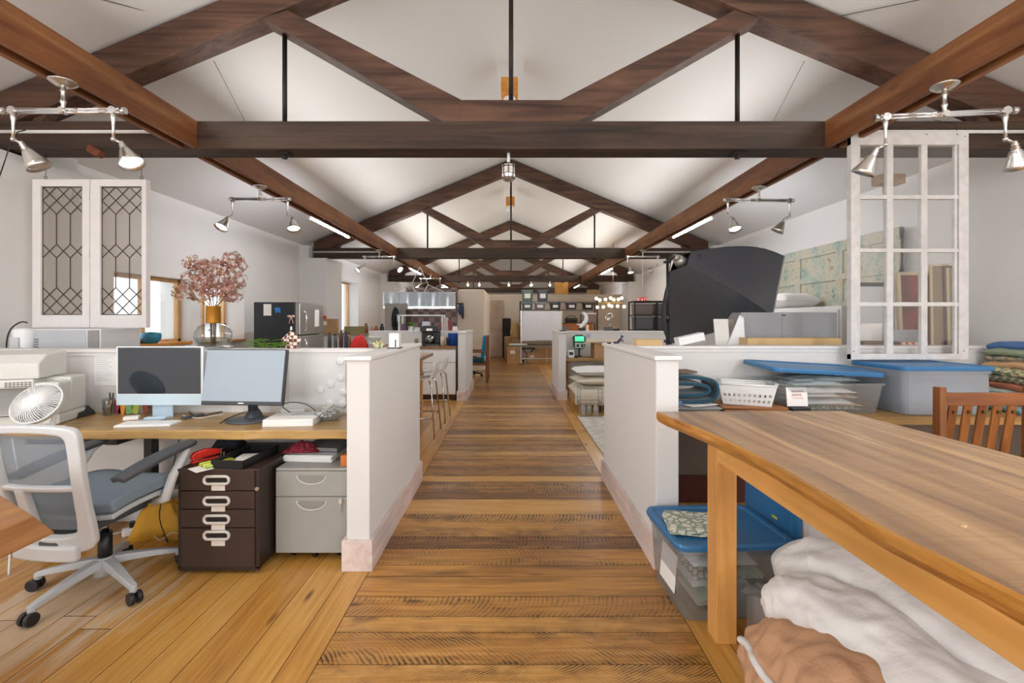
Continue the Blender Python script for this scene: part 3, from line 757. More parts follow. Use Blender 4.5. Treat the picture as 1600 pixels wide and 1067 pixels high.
m = MB(); m.box((.04, .04, .0409), (.14, .07, .0008)); build(m, 'printed_label', mat('grey_print', '#c3c6c8', .7), t)
# router with antenna
q = XY(468, 641, DZ); t = thing('wifi_router', 'flat white router with one black antenna at the back of the desk', 'router', (q[0], q[1]-.06, DZ), .1)
m = MB(); m.box((0, 0, .015), (.15, .1, .03)); build(m, 'case', WHITEP, t, bevel=.006)
m = MB(); m.cyl((.03, .035, .028), (.03, .035, .17), .006, .005, n=10); build(m, 'antenna', BLACKP, t)
# glass dish full of clear scraps
q = XY(517, 656, DZ); t = thing('glass_dish', 'round glass dish heaped with clear plastic scraps beside the paper ream', 'dish', (q[0]-.01, q[1], DZ))
m = MB(); m.lathe([(.0, .003), (.05, .004), (.075, .02), (.088, .05), (.085, .05), (.072, .023), (.05, .009), (0, .008)], n=28); build(m, 'bowl', glass('dish_glass', '#e9eef0', .15), t)
m = MB()
for i in range(26):
    a, r_ = rnd(0, 6.28), rnd(0, .055); m.box((r_*math.cos(a), r_*math.sin(a), rnd(.02, .085)), (rnd(.03, .07), rnd(.01, .03), .002), RZ(rnd(0, 3)) @ RX(rnd(-1, 1)))
build(m, 'plastic_scraps', glass('scrap_film', '#f4f4f2', .1, body=.4, bodycol='#efeeea'), t)
# pen cup
q = XY(174, 648, DZ); t = thing('pen_cup', 'clear glass cup of pens at the left edge of the blue computer', 'pen cup', (q[0], q[1]-.02, DZ))
m = MB(); m.lathe([(0, .002), (.03, .003), (.034, .11), (.0325, .11), (.028, .007), (0, .007)], n=20); build(m, 'cup', glass('cup_glass', '#dfe6e6', .12), t)
for i, (c_, a) in enumerate((('#2b2b2b', .15), ('#2b2b2b', -.1), ('#b33a33', .05), ('#3a66a8', -.2), ('#d3b24a', .22))):
    m = MB(); m.cyl((.015*math.cos(i*1.3), .015*math.sin(i*1.3), .008), (.015*math.cos(i*1.3)+a*.1, .015*math.sin(i*1.3), .145 if i < 2 else .1), .0042, n=8); build(m, 'pen', mat('pen_%d' % i, c_, .4), t)
# colour swatch books fanned under the computer
for i, (px, c_) in enumerate(((184, '#c2566b'), (192, '#d9903f'), (202, '#6f9a5b'), (214, '#a9b24e'), (228, '#8a4b3a'), (240, '#5a4a3e'))):
    q = (PX(px, 2.97), 2.97)
    m = MB(); m.box((0, 0, .045), (.04, .012, .09), RY(.25 if i % 2 else -.15)); single(m, 'swatch_card', mat('swatch_%d' % i, c_, .6),
        ('rose', 'orange', 'green', 'olive', 'rust', 'brown')[i] + ' colour swatch card standing behind the foot of the blue computer', 'swatch card', (q[0], q[1], DZ+.004), 0, 'swatch cards')
# desk phone
q = XY(122, 648, DZ); t = thing('desk_telephone', 'black desk telephone between the printer and the pen cup', 'telephone', (q[0], q[1]-.05, DZ), .2)
m = MB(); m.taper((0, 0, 0), (.19, .16), (.17, .13), .035); m.taper((0, .03, .03), (.16, .08), (.14, .04), .03); build(m, 'phone_base', BLACKP, t, bevel=.006)
m = MB(); m.tube([(-.07, -.06, .05), (-.07, -.03, .066), (-.07, .03, .068), (-.07, .06, .06)], [.022, .014, .014, .022], n=10); build(m, 'handset', BLACKP, t)
# printer
t = thing('laser_printer', 'big light-grey laser printer at the left end of the desk', 'printer', (-2.94, 2.73, DZ), .3); t.scale = (1, .75, 1)
PR = mat('printer_grey', '#cfcfc8', .5); PRD = mat('printer_slot', '#5d5f5e', .6)
m = MB(); m.bb((-.30, -.17, .0), (.25, .19, .06)); m.bb((-.30, -.02, .06), (.25, .19, .27)); m.bb((.13, -.17, .06), (.25, -.02, .25)); m.bb((-.30, -.17, .22), (.13, -.02, .27)); build(m, 'body', PR, t, bevel=.012)
m = MB(); m.prism([(-.16, .271), (.19, .271), (.19, .43), (-.06, .41), (-.16, .36)], -.30, .15, 'x'); build(m, 'scanner_lid', PR, t, bevel=.01)
m = MB(); m.prism([(-.20, .068), (-.02, .1), (-.02, .106), (-.20, .074)], -.27, .12, 'x'); build(m, 'output_tray', mat('tray_grey', '#b5b5af', .5), t)
m = MB(); m.bb((-.29, -.022, .10), (.13, -.0195, .215)); build(m, 'output_slot', mat('printer_recess', '#9c9d98', .6), t)
m = MB()
for i in range(6): m.bb((-.25+.035*i, -.173, .235), (-.225+.035*i, -.168, .241)); m.bb((-.25+.035*i, -.173, .247), (-.225+.035*i, -.168, .253))
for i in range(7):
    for j in range(3): m.bb((.0+.018*i, -.173, .228+.011*j), (.012+.018*i, -.168, .234+.011*j))
for j in range(6):
    for i in range(3): m.bb((.195+.016*i, -.174, .09+.016*j), (.206+.016*i, -.168, .099+.016*j))
build(m, 'vent_slots', PRD, t)
m = MB(); m.bb((-.12, -.176, .227), (-.04, -.168, .247)); build(m, 'latch', mat('tray_grey', ''), t, bevel=.004)
# desk fan
q = P(57, 630, 2.47); t = thing('desk_fan', 'small round white desk fan standing on the desk by the printer', 'fan', (q[0], q[1]+.06, DZ), 0)
ax = Vector((.12, -.80, .55)).normalized(); Q = ax.to_track_quat('Z', 'Y').to_matrix(); cz = q - Vector((q[0], q[1]+.06, DZ)); rf = .115
m = MB(); m.lathe([(.026, .03), (0, .034)], cz, Q, n=20)
for k_ in range(56):
    a = 2*PI*k_/56; m.tube([cz + Q @ Vector((r_*math.cos(a+b2), r_*math.sin(a+b2), z_)) for r_, z_, b2 in ((.024, .03, 0), (.07, .032, .12), (.095, .026, .2), (rf-.004, .0, .24))], .0026, n=4, caps=False)
for r_, z_ in ((rf, 0), (.026, .03)): m.tube([cz + Q @ Vector((r_*math.cos(j*PI/18), r_*math.sin(j*PI/18), z_)) for j in range(36)], .0045 if r_ > .1 else .003, n=6, closed=True)
m.cyl(cz + Q @ Vector((0,0,.026)), cz + Q @ Vector((0,0,.036)), .03, n=20); gr = build(m, 'grille', WHITEP, t)
m = MB(); m.lathe([(rf, 0), (rf-.005, -.03), (.09, -.045), (.04, -.06), (0, -.062)], cz, Q, n=28); build(m, 'rear_shell', WHITEP, t)
m = MB()
for k_ in range(7):
    a = 2*PI*k_/7; m.grid(lambda u, v: cz + Q @ Vector(((.02+.09*u)*math.cos(a+v*.55), (.02+.09*u)*math.sin(a+v*.55), -.012+.02*v)), 3, 3)
m.cyl(cz + Q @ Vector((0,0,-.02)), cz + Q @ Vector((0,0,.012)), .022, n=14); build(m, 'blades', OFFW, t)
m = MB(); m.cyl((0, .02, 0), (0, .02, .012), .06, n=24); m.tube([(0, .02, .01), (0, .04, .08), cz + Q @ Vector((0, 0, -.06))], .013, n=10); build(m, 'stand', WHITEP, t)
# cables on the desk
def cable(pts, r, m_, label, name='cable', group=None):
    p = [Vector(x) for x in pts]; out = []
    for i in range(len(p)-1):
        a, b_, c_, e = p[max(i-1, 0)], p[i], p[i+1], p[min(i+2, len(p)-1)]
        for s_ in range(6):
            u = s_/6; out.append(.5*((2*b_) + (c_-a)*u + (2*a-5*b_+4*c_-e)*u*u + (3*b_-a-3*c_+e)*u**3))
    out.append(p[-1]); o = out[0].copy(); m = MB(); m.tube([x-o for x in out], r, n=6)
    return single(m, name, m_, label, 'cable', o, 0, group)
zc2 = DZ+.004
def dp(px, py): q = XY(px, py, DZ); return (q[0], q[1], zc2)
cable([dp(294, 640), dp(300, 648), dp(318, 650), dp(335, 646), dp(352, 643)], .003, BLACKP, 'black cable curling behind the foot of the grey monitor')
cable([dp(285, 650), dp(310, 654), dp(330, 651), dp(350, 648)], .0028, WHITEP, 'white cable running across the desk to the monitor foot')
cable([dp(344, 662), dp(355, 655), dp(372, 648), dp(390, 642)], .003, BLACKP, 'black cable crossing the monitor foot on the desk')
cable([(PX(455, 2.98), 2.98, DZ+.004), (PX(440, 2.98), 2.99, DZ+.05), (PX(452, 3.0), 3.01, DZ+.07), (PX(478, 3.0), 3.0, DZ+.06), (PX(490, 2.95), 2.98, DZ+.02)], .0028, BLACKP, 'black cable looping up behind the router')
# wall papers and sample board on the half wall
Wf = 3.0385
def wallpaper(name, px0, py0, px1, py1, m_, label, lines=0, d=Wf, cat='paper'):
    t = thing(name, label, cat, (PX(px0, d), d, PZ(py1, d))); w_, h_ = (px1-px0)*d/F, (py1-py0)*d/F
    m = MB(); m.bb((0, -.0012, 0), (w_, .0008, h_)); build(m, 'sheet', m_, t)
    if lines:
        m = MB()
        for i in range(lines):
            z = h_*(.9-.8*i/lines); m.bb((w_*.08, -.0018, z-.0022), (w_*rnd(.55, .92), -.0012, z+.0022))
        build(m, 'printed_lines', mat('grey_print', ''), t)
    return t
wallpaper('notice_sheet', 148, 554, 182, 602, PAPER, 'white typed notice sheet on the half wall between printer and computer', 11)
wallpaper('notice_sheet', 487, 556, 507, 568, PAPER, 'small white note pinned high on the half wall right of the monitor', 3)
wallpaper('notice_sheet', 478, 572, 510, 591, PAPER, 'wider white sheet pinned below the small note by the sample board', 0)
t = thing('sample_board', 'white wall board with round white sample discs at the corner of the half wall', 'board', (PX(452, Wf), Wf-.004, PZ(632, Wf)))
kk = Wf/F; m = MB(); m.bb((0, 0, 0), (88*kk, .003, 76*kk)); build(m, 'board_panel', mat('board_white', '#e2e2e0', .5), t)
for px, py in ((532, 564), (532, 590), (517, 600), (501, 609), (537, 612), (516, 630), (536, 630)):
    m = MB(); m.lathe([(0, .008), (.022, .008), (.027, .005), (.027, 0)], ((px-452)*kk, 0, (632-py)*kk), RX(PI/2), n=24); build(m, 'sample_disc', mat('disc_white', '#e6e6e4', .4), t)

# ---------------------------------------------------------------- brown drawer cabinet
BR = mat('brown_metal', '#3b2b23', .42, .0, var=.05); BRD = mat('brown_metal_dark', '#2c1f19', .45); HND = mat('ivory_plastic', '#cfcac0', .4)
dF = 2.42; kk = dF/F; xa, xb = PX(279, dF), PX(406, dF); w_ = xb-xa
t = thing('drawer_cabinet', 'dark brown metal cabinet with four label-plate drawers under the desk', 'drawer cabinet', (xa, dF, 0))
zt_ = .56; m = MB(); m.bb((0, .006, .03), (w_, .52, zt_-.01)); m.bb((0, -.004, .03), (.017, .01, zt_-.01)); m.bb((w_-.022, -.004, .03), (w_, .01, zt_-.01)); m.bb((0, -.004, .02), (w_, .01, .042)); build(m, 'cabinet_body', BRD, t, bevel=.002)
m = MB(); m.bb((-.003, -.008, zt_-.012), (w_+.003, .522, zt_)); build(m, 'cabinet_top', BR, t, bevel=.003)
def zz(py): return PZ(py, dF)
for i, (p0, p1) in enumerate(((734.5, 765.5), (767, 794), (795.5, 823), (824.5, 884))):
    m = MB(); m.bb((.019, -.008, zz(p1)), (w_-.024, .006, zz(p0))); dr = build(m, 'drawer', BR, t, bevel=.002)
    hz = zz(p0 + (14.5 if i < 3 else 10.5)); xc = PX(340.5, dF)-xa; hw, hh = .066, .02
    m = MB(); ring = []
    for q_ in range(24):
        a = 2*PI*q_/24; cx = hw-hh if math.cos(a) > 0 else -(hw-hh); ring.append((xc+cx+hh*math.cos(a), -.012, hz+hh*math.sin(a)))
    m.tube(ring, .0075, n=8, closed=True); build(m, 'pull_handle', HND, dr)
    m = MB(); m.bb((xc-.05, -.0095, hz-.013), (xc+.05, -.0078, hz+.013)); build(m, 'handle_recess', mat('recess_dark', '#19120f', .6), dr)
    m = MB(); m.bb((xc-.028, -.0105, hz-.056), (xc+.043, -.0075, hz-.026)); build(m, 'label_plate', mat('label_ivory', '#ddd3c6', .7), dr)
m = MB(); m.cyl((w_-.012, -.010, zz(763)), (w_-.012, 0, zz(763)), .010, n=14); build(m, 'lock', NICK, t)
for x in (.06, w_-.06):
    for y in (.06, .46):
        m = MB(); m.cyl((x-.01, y, .018), (x+.01, y, .018), .018, n=14); m.bb((x-.006, y-.006, .018), (x+.006, y+.006, .035)); build(m, 'caster', BLACKP, t)
# grey file cabinet
GR = mat('warm_grey_metal', '#9d9c95', .45); GRD = mat('warm_grey_metal_shade', '#9d9b93', .5)
dF = 2.55; xa = PX(431, dF); xb = -.916; w_ = xb-xa
t = thing('file_cabinet', 'pale grey two-drawer file cabinet tucked against the left half wall', 'file cabinet', (xa, dF, 0))
m = MB(); m.bb((.002, .012, .05), (w_-.002, .47, .512)); build(m, 'cabinet_body', GR, t, bevel=.003)
m = MB(); m.bb((0, 0, .505), (w_, .474, .52)); build(m, 'cabinet_top', GR, t, bevel=.003)
for i, (z0, z1) in enumerate(((.362, .502), (.046, .358))):
    m = MB(); xm = w_*.50; hw = .082; zc_ = z1-.022
    arc = [(xm+hw*math.cos(a), zc_ + .05*math.sin(a)) for a in [PI + PI*j/12 for j in range(13)]]
    face = [(0, z0), (w_, z0), (w_, z1), (0, z1)]
    m.bb((0, -.002, z0), (w_, .012, z1)); dr = build(m, 'drawer', GR, t, bevel=.003)
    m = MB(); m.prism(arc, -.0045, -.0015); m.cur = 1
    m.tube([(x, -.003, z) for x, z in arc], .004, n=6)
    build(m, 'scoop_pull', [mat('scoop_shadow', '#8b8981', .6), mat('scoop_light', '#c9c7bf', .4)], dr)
m = MB(); kx = w_-.035; m.cyl((kx, -.016, .335), (kx, 0, .335), .011, n=14); m.box((kx, -.018, .343), (.02, .003, .03)); m.box((kx, -.014, .305), (.008, .003, .045)); build(m, 'lock_key', CHROME, t)
for x, y in ((.07, .07), (w_-.07, .07), (w_/2, .05), (.07, .42), (w_-.07, .42)):
    m = MB(); m.cyl((x-.01, y, .02), (x+.01, y, .02), .02, n=14); m.bb((x-.007, y-.008, .02), (x+.007, y+.008, .052)); build(m, 'caster', IRON, t)
# on the brown cabinet
zt_ = .5602
def on(px, py, z): q = XY(px, py, z); return q
q = on(322, 719, zt_); t = thing('stapler', 'red stapler on the brown drawer cabinet', 'stapler', (q[0], q[1], zt_), 1.0)
RED = mat('red_plastic', '#c8281c', .35)
m = MB(); m.bb((-.075, -.018, 0), (.075, .018, .012)); build(m, 'stapler_base', RED, t, bevel=.004)
m = MB(); m.prism([(-.075, .02), (.07, .026), (.078, .04), (.06, .055), (0, .066), (-.06, .058), (-.078, .04)], -.016, .016); m.bb((-.07, -.012, .011), (-.04, .012, .022)); build(m, 'stapler_arm', RED, t, bevel=.005)
q = on(350, 722, zt_); t = thing('highlighter_pack', 'flat pack of green and yellow highlighters beside the red stapler', 'marker pack', (q[0]-.01, q[1]-.06, zt_), -.6)
m = MB(); m.bb((-.05, -.11, 0), (.05, .09, .004)); build(m, 'pack_card', PAPER, t)
for i, c_ in enumerate(('#b6c63a', '#8fae3a', '#d8d24a', '#9cb94c')):
    m = MB(); m.cyl((-.036+.024*i, -.06, .014), (-.036+.024*i, .085, .014), .010, n=10); build(m, 'highlighter', mat('hl_%d' % i, c_, .4), t)
q = on(388, 720, zt_); t = thing('letter_tray', 'open black plastic tray on the brown drawer cabinet', 'tray', (q[0]-.02, q[1]+.02, zt_), -.08)
m = MB(); m.bb((-.09, -.16, 0), (.09, .16, .004)); m.bb((-.09, -.16, 0), (-.085, .16, .045)); m.bb((.085, -.16, 0), (.09, .16, .045)); m.bb((-.09, -.16, 0), (.09, -.155, .045)); m.bb((-.09, .155, 0), (.09, .16, .045)); build(m, 'tray_shell', BLACKP, t)
m = MB(); m.box((.01, -.02, .012), (.11, .16, .014), RZ(.1)); single(m, 'receipt_pad', PAPER, 'white receipt pad lying in the black tray', 'pad', (q[0]-.02, q[1]+.02, zt_+.0), 0)
t = thing('binder_clip', 'small binder clip on the rim of the black tray', 'clip', (q[0]-.09, q[1]-.10, zt_+.0455))
m = MB(); m.prism([(-.014, 0), (.014, 0), (.003, .014), (-.003, .014)], -.012, .012); build(m, 'clip_body', BLACKP, t)
m = MB(); m.tube([(-.008, .01, .012), (-.008, .016, .03), (.008, .016, .03), (.008, .01, .012)], .0014, n=5); build(m, 'wire_loop', CHROME, t)
m = MB(); m.grid(lambda u, v: Vector((.16*(u-.5), .12*(v-.5), .065*(max(0, 1-(2*u-1)**4)*max(0, 1-(2*v-1)**4))*(1+.5*fbm((u, v, 3), 5)))), 20, 16)
single(m, 'crumpled_bag', mat('dark_navy_cloth', '#20242b', .8), 'dark crumpled bag at the back of the brown drawer cabinet', 'bag', (PX(357, 2.85), 2.86, zt_), 0, solid=.004)
# on the grey cabinet
zt2 = .5202
q = on(490, 713, zt2); t = thing('paper_stack', 'stack of white papers and grey folders on the pale file cabinet', 'paper stack', (q[0]+.02, 2.78, zt2), -.05)
m = MB()
for i in range(7): m.box((rnd(-.006, .006), rnd(-.006, .006), .003+.0055*i), (.29, .24, .005), RZ(rnd(-.03, .03)))
build(m, 'sheets', [PAPER], t)
m = MB(); m.box((.02, .01, .046), (.28, .23, .012), RZ(.04)); m.box((.05, .02, .062), (.22, .2, .02), RZ(-.03)); build(m, 'grey_folders', mat('folder_grey', '#7d7d7d', .6), t)
NET = pattern('red_netting', '#9c1f33', '#3d0d15', 60, 'voronoi', .8)
m = MB(); m.grid(lambda u, v: Vector((.2*(u-.5), .1*(v-.5), .05*(max(0, 1-(2*u-1)**2)*max(0, 1-(2*v-1)**2))*(1+.6*fbm((u*2, v, 1), 4))+.001)), 24, 16)
single(m, 'net_bag', NET, 'dark red net bag lying on the stack of papers', 'bag', (PX(470, 2.68), 2.70, zt2+.054), .1, solid=.004)
m = MB(); m.box((0, 0, .03), (.05, .07, .06)); single(m, 'orange_box', mat('orange_card', '#c8712f', .6), 'small orange box against the wall on the pale file cabinet', 'box', (-.945, 2.62, zt2), 0, bevel=.003)
# floor clutter under the desk
q = XY(232, 828, 0); t = thing('power_strip', 'white power strip on the floor behind the chair', 'power strip', (q[0], q[1], 0), .75)
m = MB(); m.box((0, 0, .02), (.26, .06, .04)); build(m, 'strip_body', WHITEP, t, bevel=.006)
m = MB()
for i in range(3): m.box((-.08+.07*i, 0, .042), (.03, .03, .006))
build(m, 'socket', OFFW, t)
for i in range(2):
    m = MB(); m.box((-.08+.07*i, 0, .062), (.03, .035, .035)); build(m, 'plug', BLACKP, t, bevel=.004)
m = MB(); m.box((0, 0, .025), (.12, .08, .05)); single(m, 'power_adapter', mat('navy_plastic', '#1e3557', .5), 'dark blue power adapter beside the white power strip', 'adapter', (*XY(268, 818, 0), 0), .2, bevel=.006)
m = MB(); m.grid(lambda u, v: Vector((.34*(u-.5), .18*(v-.5)*(1+.2*math.sin(u*9)), .001+.20*(max(0, 1-(2*u-1)**4)*max(0, 1-(2*v-1)**4))*(1+.25*fbm((u*2, v*2, 7), 3)))), 24, 16)
single(m, 'yellow_bag', mat('mustard_cloth', '#c9952b', .8), 'mustard yellow bag on the floor under the desk', 'bag', (PX(255, 2.86), 2.88, 0), .1, solid=.004)
q = XY(30, 830, 0); t = thing('waste_bin', 'dark green waste bin behind the chair', 'bin', (-2.66, 2.72, 0))
m = MB(); m.lathe([(0, .004), (.09, .004), (.12, .28), (.124, .285), (.116, .285), (.086, .01), (0, .01)], n=24); build(m, 'bin_body', mat('dark_green', '#22332b', .6), t)
m = MB(); m.grid(lambda u, v: Vector((.17*(u-.5), .17*(v-.5), .26+.06*(1-(2*u-1)**2)*(1-(2*v-1)**2)*(1+fbm((u, v, 2), 6)))), 10, 10); build(m, 'waste_paper', PAPER, t)
cable([(PX(3, 2.45), 2.50, .70), (PX(9, 2.4), 2.46, .5), (PX(3, 2.4), 2.45, .3), (PX(10, 2.4), 2.42, .15), (PX(14, 2.4), 2.40, .006)], .006, WHITEP, 'white cord hanging down past the left end of the desk')
q1, q2, q3, q4 = XY(120, 845, 0), XY(165, 838, 0), XY(200, 830, 0), XY(222, 830, 0)
cable([(*q1, .005), (*q2, .005), (*q3, .005), (*q4, .006)], .004, WHITEP, 'white cord lying along the floor to the power strip')
cable([(*XY(240, 812, 0), .006), (PX(250, 2.6), 2.66, .05), (PX(245, 2.7), 2.72, .2), (PX(262, 2.8), 2.85, .45), (PX(270, 2.9), 2.98, .66)], .003, BLACKP, 'black cord rising from the power strip to the desk')
cable([(*XY(228, 808, 0), .006), (PX(238, 2.7), 2.74, .03), (PX(262, 2.7), 2.74, .07), (PX(275, 2.7), 2.8, .02)], .003, WHITEP, 'white cord looping by the dark blue adapter')
for p_, l_ in ((.5, 'near'), ):
    m = MB(); m.box((0, 0, .006), (.13, .025, .012)); m.box((.05, .02, .006), (.12, .022, .012), RZ(.5)); single(m, 'scissors', BLACKP, 'black scissors lying by the chair column on the floor', 'scissors', (*XY(205, 812, 0), 0), .3, bevel=.003)
# ---------------------------------------------------------------- office chair
t = thing('office_chair', 'white and grey mesh office chair with its back to the viewer', 'office chair', (-2.07, 2.32, 0), math.radians(-4))
LG = mat('light_grey_plastic', '#c9cac9', .4); LG2 = mat('base_grey', '#b4b7b8', .4); DG = mat('seam_grey', '#4a4d50', .6)
SEAT = mat('blue_grey_fabric', '#76838c', .9, bump=.1, bscale=300)
b0 = []
for k_ in range(5):
    a = math.radians(-101+72*k_+4); e = Vector((math.cos(a), math.sin(a), 0)); pz = Vector((-e.y, e.x, 0))
    m = MB(); r0, r1 = .03, .305
    secs = []
    for u in range(7):
        f_ = u/6; r_ = r0+(r1-r0)*f_; wv = .030-.012*f_; zt_ = .145-.055*f_**1.3; zb_ = zt_-.040+.016*f_; c_ = e*r_
        secs += [c_-pz*wv+Vector((0,0,zb_)), c_-pz*wv*.8+Vector((0,0,zt_)), c_+pz*wv*.8+Vector((0,0,zt_)), c_+pz*wv+Vector((0,0,zb_))]
    fs = [(u*4+j, u*4+(j+1) % 4, (u+1)*4+(j+1) % 4, (u+1)*4+j) for u in range(6) for j in range(4)] + [(3,2,1,0), (24,25,26,27)]
    m.raw(secs, fs); m.cyl(e*r1+Vector((0,0,.05)), e*r1+Vector((0,0,.088)), .016, n=12); arm = build(m, 'base_arm', LG2, t, bevel=.005)
    m = MB(); cc = e*r1; 
    for s_ in (-1, 1): m.cyl(cc+pz*(s_*.006)+e*.012+Vector((0,0,.029)), cc+pz*(s_*.026)+e*.012+Vector((0,0,.029)), .029, n=20)
    m.bb((cc.x-.01, cc.y-.01, .03), (cc.x+.01, cc.y+.01, .058)); build(m, 'caster', BLACKP, arm, bevel=.003)
m = MB(); m.cyl((0,0,.06), (0,0,.15), .045, .04, n=20); build(m, 'hub', LG2, t)
m = MB(); m.cyl((0,0,.14), (0,0,.27), .03, n=18); build(m, 'gas_column', BLACKP, t)
m = MB(); m.cyl((0,0,.27), (0,0,.36), .017, n=14); build(m, 'piston', CHROME, t)
m = MB(); m.bb((-.11, -.14, .345), (.11, .14, .40)); m.bb((-.05, -.27, .30), (.05, -.12, .36)); build(m, 'tilt_mechanism', DG, t, bevel=.01)
def seatf(u, v):
    x = (u-.5)*2; y = (v-.5)*2; s_ = (1-abs(x)**5*.10)
    return Vector((.245*x*(1-.10*max(0, y)**4), -.17+.25*y+.22, .485 - .05*max(0, y)**3 + .018*abs(x)**2.5 - .02*max(0, -y)**3))
m = MB(); m.grid(seatf, 20, 20); build(m, 'seat_cushion', SEAT, t, solid=.055, bevel=.012, seg=3)
def seatu(u, v): q_ = seatf(.02+.96*u, .02+.96*v); q_.z -= .05; return q_
m = MB(); m.grid(seatu, 14, 14); build(m, 'seat_shell', LG2, t, solid=.025, bevel=.006)
def bk(x, z):     # curved back surface
    f_ = (z-.30)/.6
    return Vector((x + .015, -.235 - .03*math.sin(f_*2.6) - .12*f_ + .55*x*x, z))
OUT = [(-.19, .33), (-.10, .275), (.05, .285), (.17, .32), (.195, .40), (.205, .52), (.215, .66), (.22, .80), (.205, .875), (.12, .895), (0, .90), (-.12, .895), (-.205, .875), (-.22, .80), (-.215, .66), (-.205, .52)]
INN = [(-.135, .40), (-.08, .375), (.04, .37), (.115, .39), (.14, .44), (.155, .54), (.165, .66), (.17, .78), (.16, .845), (.10, .862), (0, .866), (-.10, .862), (-.16, .845), (-.17, .78), (-.165, .66), (-.155, .54)]
def dens(P_):
    o = []
    for i in range(len(P_)):
        a, b_ = Vector(P_[i]), Vector(P_[(i+1) % len(P_)])
        p_, n_ = Vector(P_[i-1]), Vector(P_[(i+2) % len(P_)])
        for s_ in range(4):
            u = s_/4; o.append(.5*((2*a)+(b_-p_)*u+(2*p_-5*a+4*b_-n_)*u*u+(3*a-p_-3*b_+n_)*u**3))
    return o
Od, Id = dens(OUT), dens(INN)
m = MB(); n_ = len(Od)
for j in range(4):
    pass
rows = []
for f_ in (0, .33, .67, 1): rows.append([bk(*(Od[i].lerp(Id[i], f_))) for i in range(n_)])
m.raw([p_ for r_ in rows for p_ in r_], [(j*n_+i, j*n_+(i+1) % n_, (j+1)*n_+(i+1) % n_, (j+1)*n_+i) for j in range(3) for i in range(n_)], True)
build(m, 'back_frame', LG, t, solid=.038, bevel=.008, seg=3)
MESH = glass('chair_mesh', '#dfe6ec', 0.0, .5, body=.62, bodycol='#8d9aa6')
m = MB(); m.grid(lambda u, v: bk((u-.5)*.33, .40+.45*v) + Vector((0, .012, 0)), 14, 18); build(m, 'back_mesh', MESH, t)
m = MB(); m.grid(lambda u, v: bk((u-.5)*.37, .60+.022*v), 12, 2); build(m, 'cross_bar', LG, t, solid=.03, bevel=.006)
m = MB(); m.grid(lambda u, v: bk(-.075+.05*(u-.5), .36+.25*v), 3, 10); m.grid(lambda u, v: bk(-.125+.07*(u-.5), .36+.10*v), 3, 4); build(m, 'lumbar_post', LG, t, solid=.034, bevel=.006)
m = MB(); m.grid(lambda u, v: bk(-.20+.32*u, .262+.07*v) + Vector((0, -.02-.02*(1-v), 0)), 10, 5); build(m, 'lower_bracket', LG, t, solid=.04, bevel=.01)
for s_ in (-1, 1):
    x = s_*.265
    m = MB(); m.tube([(s_*.20, .08, .40), (x, .07, .42), (x+s_*.012, .10, .52), (x+s_*.012, .19, .63), (x, .23, .655)], [.022, .024, .022, .02, .016], n=10)
    m.tube([(x, .235, .655), (x, .1, .645), (x, -.16, .60)], .014, n=8); build(m, 'arm_support', LG, t)
    m = MB(); m.grid(lambda u, v: Vector((x+(u-.5)*.085*(1-.25*abs(2*v-1)**3), -.20+.45*v, .612+.06*v+.012*math.sin(PI*v) - .01*(2*u-1)**2)), 8, 16); build(m, 'arm_pad', DG, t, solid=.028, bevel=.008, seg=3)
# near table corner at the lower left
t = thing('live_edge_table', 'corner of a live-edge wooden table at the lower left of the photo', 'table', (-1.45, 1.29, 0))
m = MB(); top = [(-.007, .10), (.0, -.1), (.005, -.5), (-.01, -1.2), (-.9, -1.2), (-.9, .45), (-.30, .27)]; bot = [(.03, .13), (.035, -.1), (.04, -.5), (.02, -1.2), (-.9, -1.2), (-.9, .48), (-.29, .31)]
vs = [(x, y, .75) for x, y in top] + [(x, y, .685) for x, y in bot]; n_ = 7
m.raw(vs, [tuple(reversed(range(7))), tuple(range(7, 14))] + [(i, (i+1) % 7, 7+(i+1) % 7, 7+i) for i in range(7)])
build(m, 'table_top', wood('live_edge_wood', ['#7d4f28', '#99632f', '#b07a42', '#c08d55'], 'y', 4, 12, .4, .1), t, bevel=.006)
for x, y in ((-.15, -.02), (-.15, -1.05), (-.8, -1.05), (-.8, .25)):
    m = MB(); m.bb((x-.04, y-.04, 0), (x+.04, y+.04, .685)); build(m, 'leg', wood('live_edge_wood', ''), t)
# ---------------------------------------------------------------- on the cap of the left cross wall
cz_ = 1.1562; q = (PX(333, 3.10), 3.10)
t = thing('flower_vase', 'round clear glass vase with a gold neck on the half-wall ledge', 'vase', (q[0], q[1], cz_))
m = MB(); prof = [(0, .004), (.075, .005), (.10, .03), (.114, .075), (.112, .11), (.09, .15), (.05, .172), (.04, .18)]
m.lathe(prof + [(r_-.003, z_+.001) for r_, z_ in reversed(prof[1:])], n=36); build(m, 'glass_body', glass('vase_glass', '#f6f8f8', .03), t)
m = MB(); m.lathe([(.044, .172), (.046, .18), (.045, .285), (.048, .29), (.042, .29), (.040, .18)], n=28); build(m, 'gold_neck', mat('brass', '#c08b3a', .3, .9), t)
m = MB(); m.lathe([(0, .006), (.095, .03), (.108, .07), (.106, .075), (0, .075)], n=28); build(m, 'water', glass('water', '#eef4f4', .06), t)
t = thing('dried_hydrangea', 'dusty pink dried hydrangea bouquet standing in the glass vase', 'dried flowers', (q[0], q[1], cz_+.02))
ST = mat('dry_stem', '#7d6238', .8); m = MB(); tips = []
for i in range(9):
    a = 2*PI*i/9; r_ = .05+.055*(i % 3); tip = Vector((r_*1.15*math.cos(a), r_*.8*math.sin(a), .42+.11*math.cos(i*2.1))); tips.append(tip)
    m.tube([(.012*math.cos(a), .012*math.sin(a), 0), (.02*math.cos(a), .02*math.sin(a), .26), tip*.8+Vector((0,0,.06)), tip], .0028, n=5)
build(m, 'stems', ST, t)
